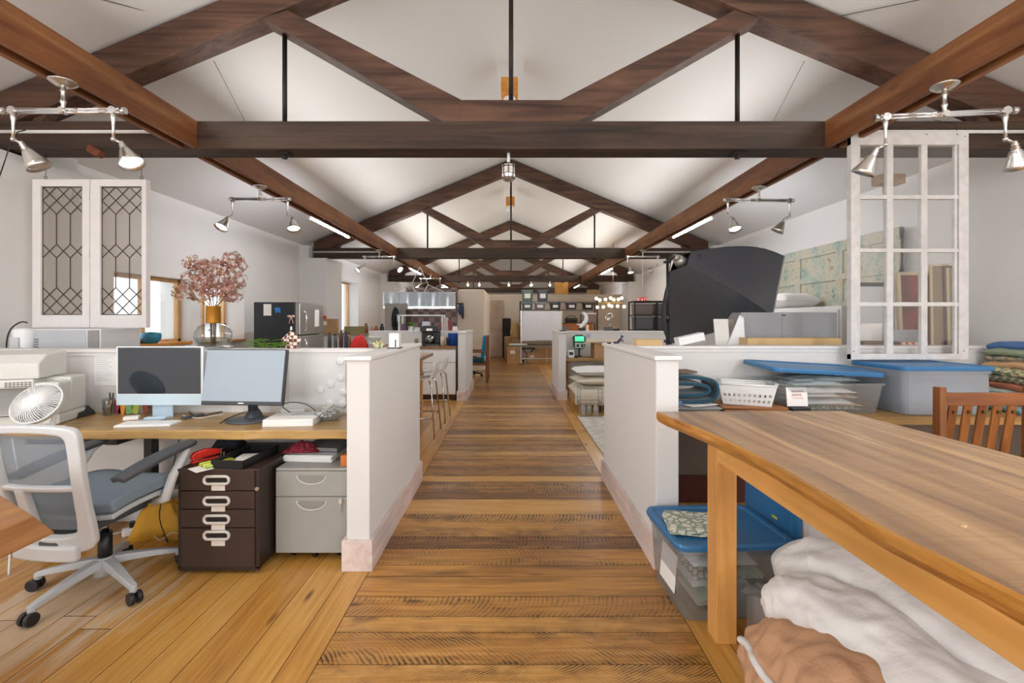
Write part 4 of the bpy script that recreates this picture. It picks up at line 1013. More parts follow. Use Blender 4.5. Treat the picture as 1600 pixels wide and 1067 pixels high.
tips += [Vector((-.14, 0, .56)), Vector((-.10, .03, .50)), Vector((.16, 0, .55)), Vector((.12, .02, .58)), Vector((.07, -.04, .46)), Vector((-.05, -.05, .44)), Vector((.0, .0, .40)), Vector((-.17, .02, .45)), Vector((.17, .0, .44))]
m = MB(); random.seed(21)
for tp in tips:
    R_ = rnd(.055, .08)
    for i in range(70):
        v = Vector((random.gauss(0, 1), random.gauss(0, 1), random.gauss(0, 1))).normalized(); c_ = tp + v*R_*rnd(.7, 1.05); s_ = rnd(.006, .011); m.cur = random.choice((0, 0, 1, 1, 2, 3))
        q_ = (v + Vector((rnd(-.6, .6), rnd(-.6, .6), rnd(-.6, .6)))).normalized().to_track_quat('Z', 'Y').to_matrix()
        for k_ in range(4):
            a = k_*PI/2; m.raw([c_, c_+q_ @ Vector((s_*math.cos(a-.6), s_*math.sin(a-.6), s_*.3)), c_+q_ @ Vector((1.5*s_*math.cos(a), 1.5*s_*math.sin(a), s_*.4)), c_+q_ @ Vector((s_*math.cos(a+.6), s_*math.sin(a+.6), s_*.3))], [(0, 1, 2, 3)])
build(m, 'florets', [mat('petal_%d' % i, c_, .9) for i, c_ in enumerate(('#b3857a', '#97675f', '#c29c80', '#8a6449'))], t)
# plant lying on the ledge, papers, ornament
t = thing('leafy_branch', 'green leafy sprigs lying on the ledge beside the patterned ornament', 'leaves', (PX(420, 3.10), 3.10, cz_))
m = MB(); LEAF = mat('fresh_green', '#73a238', .6, var=.25, vscale=30)
for i in range(26):
    a = rnd(-.5, .5); x = rnd(-.1, .1); z = rnd(.0, .05)
    def lf(u, v): return Vector((x+.09*u*math.cos(a)*(1 if i % 2 else -1), (v-.5)*.024*math.sin(PI*min(1, u+.05)) + rnd(0, 0) + .03*math.sin(i), z+.035*u-.03*u*u+.006*abs(2*v-1)))
    m.grid(lf, 6, 2)
build(m, 'leaves', LEAF, t)
m = MB(); m.tube([(-.11, 0, .008), (0, .005, .02), (.11, 0, .03)], .003, n=6); build(m, 'stalk', LEAF, t)
for px, lab, sz_ in ((352, 'white crumpled tissue on the ledge right of the vase', .08), (300, 'white folded paper on the ledge left of the vase', .1)):
    m = MB(); m.grid(lambda u, v: Vector((sz_*(u-.5), .06*(v-.5), .003+.012*(1+fbm((u, v, px), 3)))), 10, 8); single(m, 'crumpled_paper', PAPER, lab, 'paper', (PX(px, 3.09), 3.09, cz_), 0, solid=.002)
t = thing('patterned_ornament', 'diamond-shaped ornament in white and rust patterned fabric on the ledge', 'ornament', (PX(455, 3.10), 3.10, cz_))
m = MB(); hw, hh = .073, .065; zc3 = .062
m.raw([(-hw, 0, zc3), (hw, 0, zc3), (0, 0, zc3+hh), (-.03, -.012, .0), (.03, -.012, 0), (0, -.035, zc3), (0, .035, zc3), (.03, .012, 0), (-.03, .012, 0)],
      [(0, 5, 2), (5, 1, 2), (1, 6, 2), (6, 0, 2), (0, 3, 5), (3, 4, 5), (4, 1, 5), (1, 7, 6), (7, 8, 6), (8, 0, 6), (3, 8, 7, 4), (0, 8, 3), (1, 4, 7)])
build(m, 'body', pattern('rust_white_pattern', '#e3d6c8', '#6d352c', 45, 'checker', .8), t, bevel=.004)
m = MB(); m.lathe([(.004, .125), (.009, .132), (.004, .14), (.007, .147), (0, .152)], n=12); build(m, 'finial', WHITEP, t)
for i, (px, py, s_, l_) in enumerate(((310, 495, .06, 'topmost bird decal on the window glass left of the vase neck'), (327, 517, .05, 'bird decal on the window glass seen through the vase'), (352, 508, .045, 'bird decal on the window glass right of the vase neck'))):
    d_ = F*4.70/(X0-px); m = MB(); Z_ = 0
    m.prism([(0, 0), (s_*.7, s_*.15), (s_*1.5, -s_*.1), (s_*.9, s_*.35), (s_*1.1, s_*1.0), (s_*.4, s_*.45), (-s_*.3, s_*.8), (0, s_*.35), (-s_*.9, s_*.25)], -.001, .001, 'x')
    single(m, 'bird_decal', BLACKP, l_, 'window decal', (-4.705, d_, PZ(py, d_)), 0, 'bird decals on the window')
# blue pot with plant on the first window sill
q = P(261, 531, 5.6); t = thing('potted_plant', 'small blue glazed pot with a green plant on the window ledge', 'potted plant', (-4.45, 5.62, 1.063))
m = MB(); m.lathe([(0, 0), (.07, 0), (.105, .05), (.11, .10), (.1, .13), (.093, .13), (.1, .09), (0, .085)], n=24); build(m, 'pot', mat('blue_glaze', '#2d7d9c', .2), t)
m = MB()
for i in range(16):
    a = 2*PI*i/16*2.4; r_ = rnd(.05, .11); m.grid(lambda u, v: Vector((r_*u*math.cos(a)-(v-.5)*.03*math.sin(a)*math.sin(PI*u), r_*u*math.sin(a)+(v-.5)*.03*math.cos(a)*math.sin(PI*u), .11+.09*u-.07*u*u)), 5, 2)
build(m, 'leaves', LEAF, t)
# counter behind the half wall with microwave and filter jug
t = thing('kitchen_counter', 'white cabinet behind the half wall carrying the microwave', 'cabinet', (-3.84, 3.19, 0))
m = MB(); m.bb((0, 0, .0), (.96, .5, .95)); build(m, 'cabinet_body', WHITEP, t); m = MB(); m.bb((0, 0, .95), (.97, .51, .975)); build(m, 'counter_top', CAPM, t)
t = thing('microwave', 'pale grey microwave behind the half wall under the hanging leaded doors', 'microwave', (PX(80, 3.5), 3.32, .9752))
w_ = (190-80)*3.5/F; m = MB(); m.bb((0, 0, .01), (w_, .36, .312)); build(m, 'casing', mat('microwave_grey', '#c9cbcc', .35), t, bevel=.008)
m = MB(); m.bb((.02, -.006, .03), (w_*.8, .002, .30)); build(m, 'door', mat('microwave_door', '#b7babd', .15), t, bevel=.004)
m = MB(); m.bb((w_*.84, -.006, .03), (w_*.985, .002, .30)); build(m, 'control_panel', mat('microwave_panel', '#8d8a88', .3), t)
m = MB()
for i in range(5):
    for j in range(7): m.bb((.03+.014*i, -.008, .12+.018*j), (.039+.014*i, -.005, .131+.018*j))
build(m, 'vent_holes', PRD, t)
t = thing('filter_jug', 'white water filter jug with a printed label left of the microwave', 'jug', (PX(60, 3.40), 3.30, .9752))
m = MB(); m.lathe([(0, 0), (.055, .002), (.062, .2), (.064, .3), (.05, .315), (0, .318)], n=20); build(m, 'jug_body', WHITEP, t)
m = MB(); m.bb((-.03, -.068, .15), (.03, -.06, .25)); build(m, 'label', mat('grey_print', ''), t)
cable([(PX(24, 3.3), 3.25, .9), (PX(22, 3.3), 3.25, 1.16), (PX(28, 3.3), 3.25, 1.28), (PX(44, 3.3), 3.25, 1.335), (PX(52, 3.3), 3.26, 1.33)], .005, BLACKP, 'black cord arching beside the filter jug')
# ================================================================ RIGHT BAY
random.seed(11)
# ---- big live-edge work table
TT = .90
def table_top_mat():
    m, nt, b = nodes('work_table_top'); L = nt.links.new; N = nt.nodes.new
    tc = N('ShaderNodeTexCoord'); mp = N('ShaderNodeMapping'); mp.inputs['Scale'].default_value = (16, 1.1, 16); L(tc.outputs['Object'], mp.inputs['Vector'])
    nz = N('ShaderNodeTexNoise'); nz.inputs['Scale'].default_value = 1; nz.inputs['Detail'].default_value = 8; nz.inputs['Distortion'].default_value = .8; L(mp.outputs['Vector'], nz.inputs['Vector'])
    r = ramp(nt, [(.3, '#87664a'), (.45, '#ab855a'), (.56, '#bd9566'), (.7, '#cba576')]); L(nz.outputs['Fac'], r.inputs['Fac'])
    m2 = N('ShaderNodeMapping'); m2.inputs['Scale'].default_value = (4.2, .22, 1); m2.inputs['Rotation'].default_value = (0, 0, .03); L(tc.outputs['Object'], m2.inputs['Vector'])
    n2 = N('ShaderNodeTexNoise'); n2.inputs['Scale'].default_value = 1; n2.inputs['Detail'].default_value = 3; L(m2.outputs['Vector'], n2.inputs['Vector'])
    r2 = ramp(nt, [(.46, (1, 1, 1, 1)), (.56, (.68, .64, .62, 1))]); L(n2.outputs['Fac'], r2.inputs['Fac'])
    x = N('ShaderNodeMix'); x.data_type = 'RGBA'; x.blend_type = 'MULTIPLY'; x.inputs['Factor'].default_value = .85; L(r.outputs['Color'], x.inputs[6]); L(r2.outputs['Color'], x.inputs[7])
    # fine saw texture across
    m3 = N('ShaderNodeMapping'); m3.inputs['Scale'].default_value = (2, 120, 2); L(tc.outputs['Object'], m3.inputs['Vector'])
    n3 = N('ShaderNodeTexNoise'); n3.inputs['Scale'].default_value = 1; n3.inputs['Detail'].default_value = 3; L(m3.outputs['Vector'], n3.inputs['Vector'])
    r3 = ramp(nt, [(.36, (.72, .68, .64, 1)), (.5, (1, 1, 1, 1))]); L(n3.outputs['Fac'], r3.inputs['Fac'])
    y = N('ShaderNodeMix'); y.data_type = 'RGBA'; y.blend_type = 'MULTIPLY'; y.inputs['Factor'].default_value = .5; L(x.outputs[2], y.inputs[6]); L(r3.outputs['Color'], y.inputs[7])
    L(y.outputs[2], b.inputs['Base Color']); b.inputs['Roughness'].default_value = .33; b.inputs['Coat Weight'].default_value = .3; b.inputs['Coat Roughness'].default_value = .25
    bp = N('ShaderNodeBump'); bp.inputs['Strength'].default_value = .12; bp.inputs['Distance'].default_value = .004; L(n3.outputs['Fac'], bp.inputs['Height']); L(bp.outputs['Normal'], b.inputs['Normal'])
    return m
EDGE = wood('live_edge_bark', ['#7a4a1c', '#b27a34', '#c98f45', '#d59f57'], 'y', 6, 10, .45, .35)
PINE = wood('honey_pine', ['#bd823f', '#d09a56', '#dca966'], 'z', 5, 12, .42, .06, coat=.15)
PINEY = wood('honey_pine_rail', ['#c68c42', '#d8a058', '#e2b06c'], 'y', 5, 14, .42, .06, coat=.15, knots=False)
t = thing('work_table', 'large counter-height live-edge wooden work table in the right foreground', 'table', (0, 0, 0))
le = [(.719, 2.238), (.735, 2.14), (.765, 2.0), (.79, 1.86), (.81, 1.7), (.82, 1.55), (.824, 1.37), (.818, 1.2), (.81, 1.0), (.825, .86), (.838, .74), (.845, .5), (.85, .2), (.85, -.4)]
def dense(pts, k_=5):
    o = []
    for i in range(len(pts)-1):
        a, b_ = Vector(pts[i]), Vector(pts[i+1]); p_, n_ = Vector(pts[max(i-1, 0)]), Vector(pts[min(i+2, len(pts)-1)])
        for s_ in range(k_):
            u = s_/k_; o.append(.5*((2*a)+(b_-p_)*u+(2*p_-5*a+4*b_-n_)*u*u+(3*a-p_-3*b_+n_)*u**3))
    return o + [Vector(pts[-1])]
led = dense(le)
m = MB(); rows = []
for f_, (off, dz) in enumerate(((0.0, 0), (-.006, -.006), (-.004, -.03), (.010, -.05), (.028, -.062))):
    rows.append([Vector((p_.x + off + .006*fbm((p_.x, p_.y, f_*.3), 9), p_.y, TT + dz)) if f_ else Vector((p_.x, p_.y, TT)) for p_ in led])
n_ = len(led)
right = [Vector((1.68, -.4, 0)), Vector((1.677, 1.49, 0)), Vector((1.640, 2.255, 0))]
top = rows[0] + [r_ + Vector((0, 0, TT)) for r_ in right]
bot = rows[-1] + [r_ + Vector((0, 0, TT-.062)) for r_ in right]
m.raw(top, [tuple(range(len(top)))])
m.raw(bot, [tuple(reversed(range(len(bot))))])
tt_ = [right[0]+Vector((0,0,TT)), right[1]+Vector((0,0,TT)), right[2]+Vector((0,0,TT)), rows[0][0]]; bb_ = [right[0]+Vector((0,0,TT-.062)), right[1]+Vector((0,0,TT-.062)), right[2]+Vector((0,0,TT-.062)), rows[-1][0]]
m.cur = 1
m.raw(tt_ + bb_, [(i, 4+i, 4+i+1, i+1) for i in range(3)])
m.raw([p_ for r_ in rows for p_ in r_], [(j*n_+i, j*n_+i+1, (j+1)*n_+i+1, (j+1)*n_+i) for j in range(4) for i in range(n_-1)])
build(m, 'table_top', [table_top_mat(), EDGE], t)
for x, y in ((.855, 1.893), (1.50, 1.893), (.855, -.25), (1.50, -.25)):
    m = MB(); m.bb((x, y, 0), (x+.085, y+.09, TT-.062)); build(m, 'leg', PINE, t, bevel=.003)
for a, b_ in (((.856, -.16, .762), (.89, 1.893, TT-.062)), ((1.55, -.16, .762), (1.584, 1.893, TT-.062)), ((.94, 1.90, .762), (1.50, 1.935, TT-.062))):
    m = MB(); m.bb(a, b_); build(m, 'apron', PINEY, t, bevel=.002)
m = MB(); m.box((0, 0, .002), (.012, .006, .004)); single(m, 'wood_chip', CARDL, 'tiny wood chip lying on the live-edge work table', 'chip', (PX(1536, .95), .99, TT), .4)

# ---- shelf desk along the right cross wall
SZ = .74
t = thing('shelf_desk', 'long wooden shelf desk under the right half wall, loaded with bins and fabric', 'desk', (.94, 2.86, 0))
m = MB(); m.bb((0, 0, SZ-.05), (3.3, .558, SZ)); build(m, 'desk_top', wood('shelf_wood', ['#7f6134', '#997744', '#ab8a55', '#b89762'], 'x', 4, 12, .45, .1), t, bevel=.004)
for x in (.12, 1.6, 3.15):
    m = MB(); m.bb((x, .46, 0), (x+.06, .52, SZ-.05)); build(m, 'leg', BLACKP, t)
m = MB(); m.bb((0, .52, 0), (3.3, .556, SZ-.05)); build(m, 'shade_panel', mat('under_desk_shade', '#6f655c', .8), t)  # brown-grey panel stands in for shade on the wall under the desk
m = MB(); m.bb((0, .505, 0), (3.3, .52, .2)); build(m, 'kick_board', mat('oxblood_wood', '#4a1a12', .5), t)

# ---- storage bins
BLUE = mat('bin_lid_blue', '#336f9f', .38, var=.05); CLR = glass('bin_clear', '#e6ebee', .06, .15, body=.15, bodycol='#eef0f2'); CLR2 = glass('bin_cloudy', '#e0e6ea', .05, .25, body=.62, bodycol='#c3c9d0')
def bin_shell(t, w_, d_, h_, m_, taper=.88, name='bin_body'):
    m = MB(); r = .05
    def ring(W, D, z, rr):
        o = []
        for cx, cy, a0 in ((W/2-rr, D/2-rr, 0), (-W/2+rr, D/2-rr, PI/2), (-W/2+rr, -D/2+rr, PI), (W/2-rr, -D/2+rr, 1.5*PI)):
            for j in range(5): o.append((cx+rr*math.cos(a0+j*PI/8), cy+rr*math.sin(a0+j*PI/8), z))
        return o
    rs = [ring(w_*taper, d_*taper, 0.004, r*.8), ring(w_*(taper+.04), d_*(taper+.04), h_*.3, r*.9), ring(w_*.965, d_*.965, h_*.93, r), ring(w_, d_, h_*.935, r), ring(w_, d_, h_, r)]
    vs = [p_ for q_ in rs for p_ in q_]; n_ = 20
    m.raw(vs, [tuple(reversed(range(n_)))] + [(j*n_+i, j*n_+(i+1) % n_, (j+1)*n_+(i+1) % n_, (j+1)*n_+i) for j in range(4) for i in range(n_)])
    return build(m, name, m_, t)
def bin_lid(t, w_, d_, z, M=None, c=(0, 0, 0)):
    m = MB(); h_ = .028
    def rr(W, D, z_, r):
        o = []
        for cx, cy, a0 in ((W/2-r, D/2-r, 0), (-W/2+r, D/2-r, PI/2), (-W/2+r, -D/2+r, PI), (W/2-r, -D/2+r, 1.5*PI)):
            for j in range(6): o.append(Vector((cx+r*math.cos(a0+j*PI/10), cy+r*math.sin(a0+j*PI/10), z_)))
        return o
    rs = [rr(w_+.02, d_+.02, 0, .05), rr(w_+.024, d_+.024, h_*.6, .052), rr(w_+.012, d_+.012, h_, .046), rr(w_-.03, d_-.03, h_, .035), rr(w_-.05, d_-.05, h_-.007, .03)]
    vs = [p_ for q_ in rs for p_ in q_]; n_ = 24
    if M is not None: vs = [M @ v for v in vs]
    vs = [v + Vector(c) + Vector((0, 0, z)) for v in vs]
    m.raw(vs, [tuple(reversed(range(n_))), tuple(range(4*n_, 5*n_))] + [(j*n_+i, j*n_+(i+1) % n_, (j+1)*n_+(i+1) % n_, (j+1)*n_+i) for j in range(4) for i in range(n_)])
    return build(m, 'lid', BLUE, t)
def cloths(t, n, w_, d_, z0, hmax, mats, seed, name='folded_fabric'):
    random.seed(seed)
    for i in range(n):
        m = MB(); ww, dd = w_*rnd(.45, .8), d_*rnd(.5, .85); ox, oy = rnd(-1, 1)*(w_-ww)*.4, rnd(-1, 1)*(d_-dd)*.4; z = z0 + (hmax-z0)*i/n; hh = (hmax-z0)/n*1.5; ph = rnd(0, 9)
        m.grid(lambda u, v: Vector((ox+ww*(u-.5), oy+dd*(v-.5), z+hh*(max(0, 1-(2*u-1)**6)*max(0, 1-(2*v-1)**6))*(.6+.5*fbm((u*2+ph, v*2, ph), 2)))), 18, 12)
        build(m, name, random.choice(mats), t, solid=.004)
FABS = [mat('linen_beige', '#b9a78f', .95, bump=.1, bscale=200), mat('linen_white', '#dcd9d2', .95), mat('fabric_greyblue', '#9aa6a6', .95), mat('fabric_sage', '#9caa90', .95), pattern('fabric_leafprint', '#cfc9b4', '#7d8c84', 30, 'voronoi')]
# under-table bin (local frame turned a little)
t = thing('storage_bin', 'clear storage bin with a blue lid on the floor beside the work table leg', 'storage bin', (1.00, 2.235, 0), .06)
bin_shell(t, .53, .42, .325, CLR); bin_lid(t, .53, .42, .326)
cloths(t, 6, .44, .34, .02, .25, FABS, 3)
m = MB(); m.box((-.245, -.03, .17), (.003, .17, .17), RY(.09)); build(m, 'paper_label', PAPER, t)
Q = RZ(-.10)
t = thing('fabric_swatch_book', 'folded pale cloth with a green-grey vine print lying on the blue bin lid', 'fabric', (.885, 2.19, .3542), -.16)
m = MB(); VINE = pattern('vine_print', '#d9d8c6', '#8f9a8c', 26, 'voronoi', .9)
for i in range(3):
    m.grid(lambda u, v: Vector((.27*(u-.5)+.004*i, .21*(v-.5), .006+.011*i+.004*fbm((u, v, i), 3)*min(1, 4*u))), 12, 8)
build(m, 'cloth_layer', VINE, t, solid=.009, bevel=.003)
# second bin standing on its end, lid facing left
t = thing('upended_bin', 'blue-lidded bin standing on its end under the work table', 'storage bin', (1.335, 2.345, 0), .06)
m = MB(); m.bb((-.012, -.23, .005), (.012, .21, .62)); m.bb((-.022, -.2, .03), (-.006, .18, .59)); build(m, 'lid', BLUE, t, bevel=.008)
m = MB(); m.bb((.013, -.215, .012), (.05, .195, .61)); m.taper((.20, -.01, .03), (.30, .37), (.30, .37), .56); build(m, 'bin_body', mat('bin_white', '#d7dbe0', .4), t, bevel=.012)
m = MB(); m.bb((-.024, -.09, .36), (-.021, -.05, .372)); build(m, 'yellow_tag', mat('yellow_tag', '#d6c23a', .5), t)
# bins on the shelf desk
t = thing('fabric_bin', 'clear bin overflowing with fabric, its blue lid resting loose on top', 'storage bin', (2.09, 3.13, SZ), .02)
bin_shell(t, .70, .40, .20, CLR, .86)
cloths(t, 9, .60, .34, .015, .23, FABS + [mat('net_white', '#e4e4e0', .9)], 5)
bin_lid(t, .74, .40, .262, RY(.055) @ RX(.05), (.0, .05, 0))
m = MB(); m.box((-.25, -.190, .115), (.135, .004, .12), RX(-.12)); pl = build(m, 'paper_label', PAPER, t)
m = MB()
for row, (x0, x1) in enumerate(((-.29, -.215), (-.285, -.225), (-.28, -.21), (-.275, -.22))):
    pts = [(x0+(x1-x0)*i/14, -.1935+.0, .152-.024*row+(.009 if i % 2 else -.007)*(1 if row % 2 else .8)) for i in range(15)]; m.tube([(x, y-.0, z) for x, y, z in [(p_[0], -.193-.12*(.115-p_[2])*-1-.0015, p_[2]) for p_ in pts]], .0012, n=4)
build(m, 'red_handwriting', mat('red_ink', '#b5364a', .6), pl)
t = thing('large_bin', 'large cloudy storage bin with a closed blue lid behind the wooden chair', 'storage bin', (2.80, 3.13, SZ), 0)
bin_shell(t, .585, .46, .285, CLR2, .93); bin_lid(t, .585, .46, .286)
m = MB(); m.bb((-.22, -.18, .02), (.22, .18, .2)); build(m, 'contents', mat('bin_contents', '#aab4bd', .9), t, bevel=.03)
# white basket on file folders
t = thing('file_folders', 'brown paper file folders lying under the white basket', 'folders', (1.60, 3.07, SZ), -.18)
m = MB()
for i in range(6): m.box((rnd(-.01, .01), rnd(-.01, .01), .004+.008*i), (.40, .28, .005), RZ(rnd(-.05, .05)) @ RY(-.015))
build(m, 'folder_stack', mat('kraft', '#a9754a', .8), t)
t = thing('plastic_basket', 'white perforated plastic basket on the shelf desk', 'basket', (1.59, 3.08, SZ+.0505), -.42)
m = MB(); w0, d0, w1, d1, hh = .28, .20, .34, .25, .135
def wall_(p0, p1, q0, q1, nu):
    nv = 7
    for i in range(nu):
        for j in range(nv):
            hole = 0 < j < nv-2 and i % 2 == 1 and j % 2 == 1
            a = [(u, v) for u, v in ((i/nu, j/nv), ((i+1)/nu, j/nv), ((i+1)/nu, (j+1)/nv), (i/nu, (j+1)/nv))]
            pt = [((Vector(p0)*(1-u)+Vector(p1)*u)*(1-v)+(Vector(q0)*(1-u)+Vector(q1)*u)*v) for u, v in a]
            if not hole: m.raw(pt, [(0, 1, 2, 3)])
c0 = [(-w0/2, -d0/2, 0), (w0/2, -d0/2, 0), (w0/2, d0/2, 0), (-w0/2, d0/2, 0)]; c1 = [(-w1/2, -d1/2, hh), (w1/2, -d1/2, hh), (w1/2, d1/2, hh), (-w1/2, d1/2, hh)]
for i in range(4): wall_(c0[i], c0[(i+1) % 4], c1[i], c1[(i+1) % 4], 21 if i % 2 == 0 else 15)
m.raw(c0, [(3, 2, 1, 0)]); build(m, 'basket_body', WHITEP, t, solid=.003)
m = MB(); m.tube([c1[0], c1[1], c1[2], c1[3]], .007, n=8, closed=True); build(m, 'rim', WHITEP, t)
for sx_ in (-1, 1):
    m = MB(); m.bb((sx_*w1/2-.012, -.07, hh-.004), (sx_*w1/2+.018, .07, hh+.012)); build(m, 'handle', mat('basket_grip', '#a9acad', .5), t, bevel=.005)
# teal folded cloth and papers
t = thing('loose_papers', 'stack of grey papers and plastic sleeves on the shelf desk under the teal cloth', 'papers', (1.17, 3.06, SZ), .1)
m = MB()
for i in range(7): m.box((rnd(-.02, .02), rnd(-.02, .02), .004+.007*i), (.36, .28, .003), RZ(rnd(-.2, .2)) @ RY(rnd(-.012, .012)))
build(m, 'sheets', [mat('sleeve_grey', '#a5a6a4', .5)], t)
m = MB(); m.box((.05, -.05, .056), (.22, .16, .004), RZ(.3)); build(m, 'top_sheet', PAPER, t)
t = thing('teal_blanket', 'dark teal blanket folded in thick layers beside the white half wall end', 'blanket', (1.17, 3.10, SZ+.062), 0)
m = MB(); prof = []
Lr = .17
pth = [(-Lr, .012), (0, .010), (Lr*.8, .018), (Lr*1.05, .05), (Lr*1.1, .10), (Lr*.95, .145), (Lr*.5, .165), (-Lr*.4, .175), (-Lr, .172)]
pth = [(p_.x, p_.y) for p_ in dense(pth, 4)]
m.grid(lambda u, v: Vector((pth[round(u*(len(pth)-1))][0], .24*(v-.5), pth[round(u*(len(pth)-1))][1]+.004*fbm((u*3, v*2, 0), 3))), len(pth)-1, 8)
pt2 = [(p_.x, p_.y) for p_ in dense([(-Lr, .055), (0, .052), (Lr*.55, .058), (Lr*.78, .08), (Lr*.7, .11), (Lr*.2, .125), (-Lr, .13)], 4)]
m.grid(lambda u, v: Vector((pt2[round(u*(len(pt2)-1))][0], .24*(v-.5)*.97, pt2[round(u*(len(pt2)-1))][1])), len(pt2)-1, 8)
build(m, 'folded_layers', mat('teal_cloth', '#0b4154', .85, bump=.1, bscale=150, sheen=.3), t, solid=.022, bevel=.006)
slab('grey_notebook', 'brown-edged notebook lying on the teal blanket', 'notebook', (1.13, 3.08), (.2, .15, .012), .1, mat('notebook_brown', '#6d5a4b', .7), SZ+.062+.196)
slab('jeans_patch', 'folded light-blue denim scrap at the end of the teal blanket', 'fabric', (1.04, 2.93), (.1, .09, .03), 0, mat('denim', '#5f7fa0', .9), SZ+.064, bevel=.008)
slab('black_box', 'flat black box behind the folders, between basket and fabric bin', 'box', (1.84, 2.98), (.12, .18, .05), .1, BLACKP, SZ)
# piles of fabric samples at the right end
random.seed(5)
PF = [mat('pf_sage', '#8f9a80', .95), pattern('pf_leaf', '#cbb98f', '#5e7a63', 24, 'voronoi'), pattern('pf_floral', '#b7a283', '#5d6f6c', 20, 'noise', thr=.52), mat('pf_rust', '#a8674b', .95), mat('pf_cream', '#cfc3ad', .95),
      pattern('pf_stripe', '#7f9aa0', '#c9c4b1', 30, 'stripe'), mat('pf_teal', '#6c97a0', .95), pattern('pf_check', '#9a8f75', '#5c6355', 40, 'checker'), mat('pf_blue', '#4a6c9c', .95), mat('pf_tan', '#c29a72', .95)]
names = ['pale blue', 'cream', 'blue-and-cream striped', 'rust', 'dull green checked', 'leaf-print', 'tan', 'floral grey-green', 'sage green', 'bright blue']
order = [6, 4, 5, 3, 7, 1, 9, 2, 0, 8]
z = SZ
for i, k_ in enumerate(order):
    hh = .044; ww = .62-.035*i+rnd(-.03, .03); ph = i*3.1
    m = MB(); m.grid(lambda u, v: Vector((ww*(u-.5), .40*(v-.5), hh*.5+.45*hh*(1-(2*u-1)**8)*(1-.2*(2*v-1)**2) + .010*fbm((u*2+ph, v*2, ph), 2) - hh*.45*abs(2*v-1)**3*.4)), 22, 12)
    single(m, 'folded_fabric', PF[k_], names[i] + ' folded fabric, ' + ('bottom', 'second from the bottom', 'third from the bottom', 'fourth from the bottom', 'fifth from the bottom', 'sixth from the bottom', 'fourth from the top', 'third from the top', 'second from the top', 'topmost')[i] + ' of the pile by the large bin', 'fabric', (3.56+.01*i+rnd(-.02, .02), 3.13, z), rnd(-.08, .08), 'fabric samples piled on the shelf desk', solid=hh*.8, bevel=.008)
    z += hh
# ---- slatted wooden chair
CH = wood('mission_oak', ['#583013', '#77431a', '#8a5424', '#98622f'], 'z', 5, 12, .4, .08, coat=.2, knots=False)
CHL = wood('mission_oak_rail', ['#653816', '#82491f', '#935a2b'], 'x', 5, 12, .4, .08, coat=.2, knots=False)
t = thing('slat_back_chair', 'brown wooden slat-back chair between the work table and the shelf desk', 'chair', (2.065, 2.19, 0), .0)
W_ = .47
for x in (0, W_-.034):
    m = MB(); m.prism([(0, 0), (.045, 0), (.045, .5), (.04, 1.025), (0, 1.025), (-.002, .5)], x, x+.034, 'x'); build(m, 'rear_post', CH, t, bevel=.003)
    m = MB(); m.bb((x, .42, 0), (x+.04, .46, .42)); build(m, 'front_leg', CH, t, bevel=.003)
    m = MB(); m.bb((x+.006, .045, .20), (x+.03, .42, .235)); m.bb((x+.006, .045, .37), (x+.03, .42, .42)); build(m, 'side_rail', CH, t)
m = MB(); m.bb((.034, .006, .935), (W_-.034, .03, .998)); build(m, 'top_rail', CHL, t, bevel=.004)
m = MB(); m.bb((.034, .03, .50), (W_-.034, .055, .56)); build(m, 'lower_rail', CHL, t, bevel=.004)
for i in range(5):
    x = .072+.0715*i+.005; m = MB(); m.box((x, .045, .745), (.042, .012, .43), RX(math.radians(9))); s_ = build(m, 'back_slat', CH, t, bevel=.003)
    m = MB(); m.cyl((x+.002, .012, .905), (x+.002, .003, .905), .008, n=12); build(m, 'bolt', mat('brass_bolt', '#5b4526', .4, .6), s_)
m = MB(); m.bb((.0, .04, .42), (W_, .47, .45)); build(m, 'seat', CHL, t, bevel=.008)
# ---- duvet and blanket heap under the table
def heap(path, rad, name, mats, label, cat, amp=.03, freq=3, seed=0, flat=.75, nu=60, nv=40, fold=.012, ffreq=9, loc=(0,0,0), parts=None):
    ps = dense(path, 10)
    def fn(u, v):
        f_ = u*(len(ps)-1); i = min(int(f_), len(ps)-2); c_ = ps[i].lerp(ps[i+1], f_-i); tg = (ps[i+1]-ps[i]).normalized()
        sd = tg.cross(Vector((0, 0, 1))).normalized(); up = sd.cross(tg).normalized()
        r_ = rad(u); e = math.sin(PI*min(1, max(0, u)))**.35 if 0 < u < 1 else .02
        a = 2*PI*v; rr = r_*e*(1 + .22*fbm((u*2.2, math.cos(a)*.8, math.sin(a)*.8+seed), freq*.5))
        wr = fold*math.sin(ffreq*(a + 5*u + 1.6*fbm((u*3, math.cos(a), seed), 1.5))) * (.4+.6*abs(mnoise.noise(Vector((u*4+seed, a, 0)))))
        p_ = c_ + sd*((rr+wr)*math.cos(a)) + up*((rr+wr)*flat*math.sin(a)); p_ += Vector((0, 0, amp*fbm(p_, freq)))
        p_.z = max(p_.z, .004); return p_
    m = MB(); m.grid(fn, nu, nv, closed_v=True)
    m.fn = fn; return m
DUV = mat('white_cotton', '#dedcd7', .95, bump=.25, bscale=28, var=.03, sheen=.2)
t = thing('white_duvet', 'rolled white quilted duvet heaped under the work table', 'duvet', (0, 0, 0))
m = heap([(1.02, 1.80, .27), (1.10, 1.66, .27), (1.22, 1.40, .24), (1.27, 1.1, .21), (1.28, .82, .2), (1.28, .55, .18)], lambda u: .17+.06*math.sin(PI*u), 'roll', DUV, '', '', .022, 4, 1, .85, 110, 60, .010, 6)
build(m, 'outer_roll', DUV, t, sub=1)
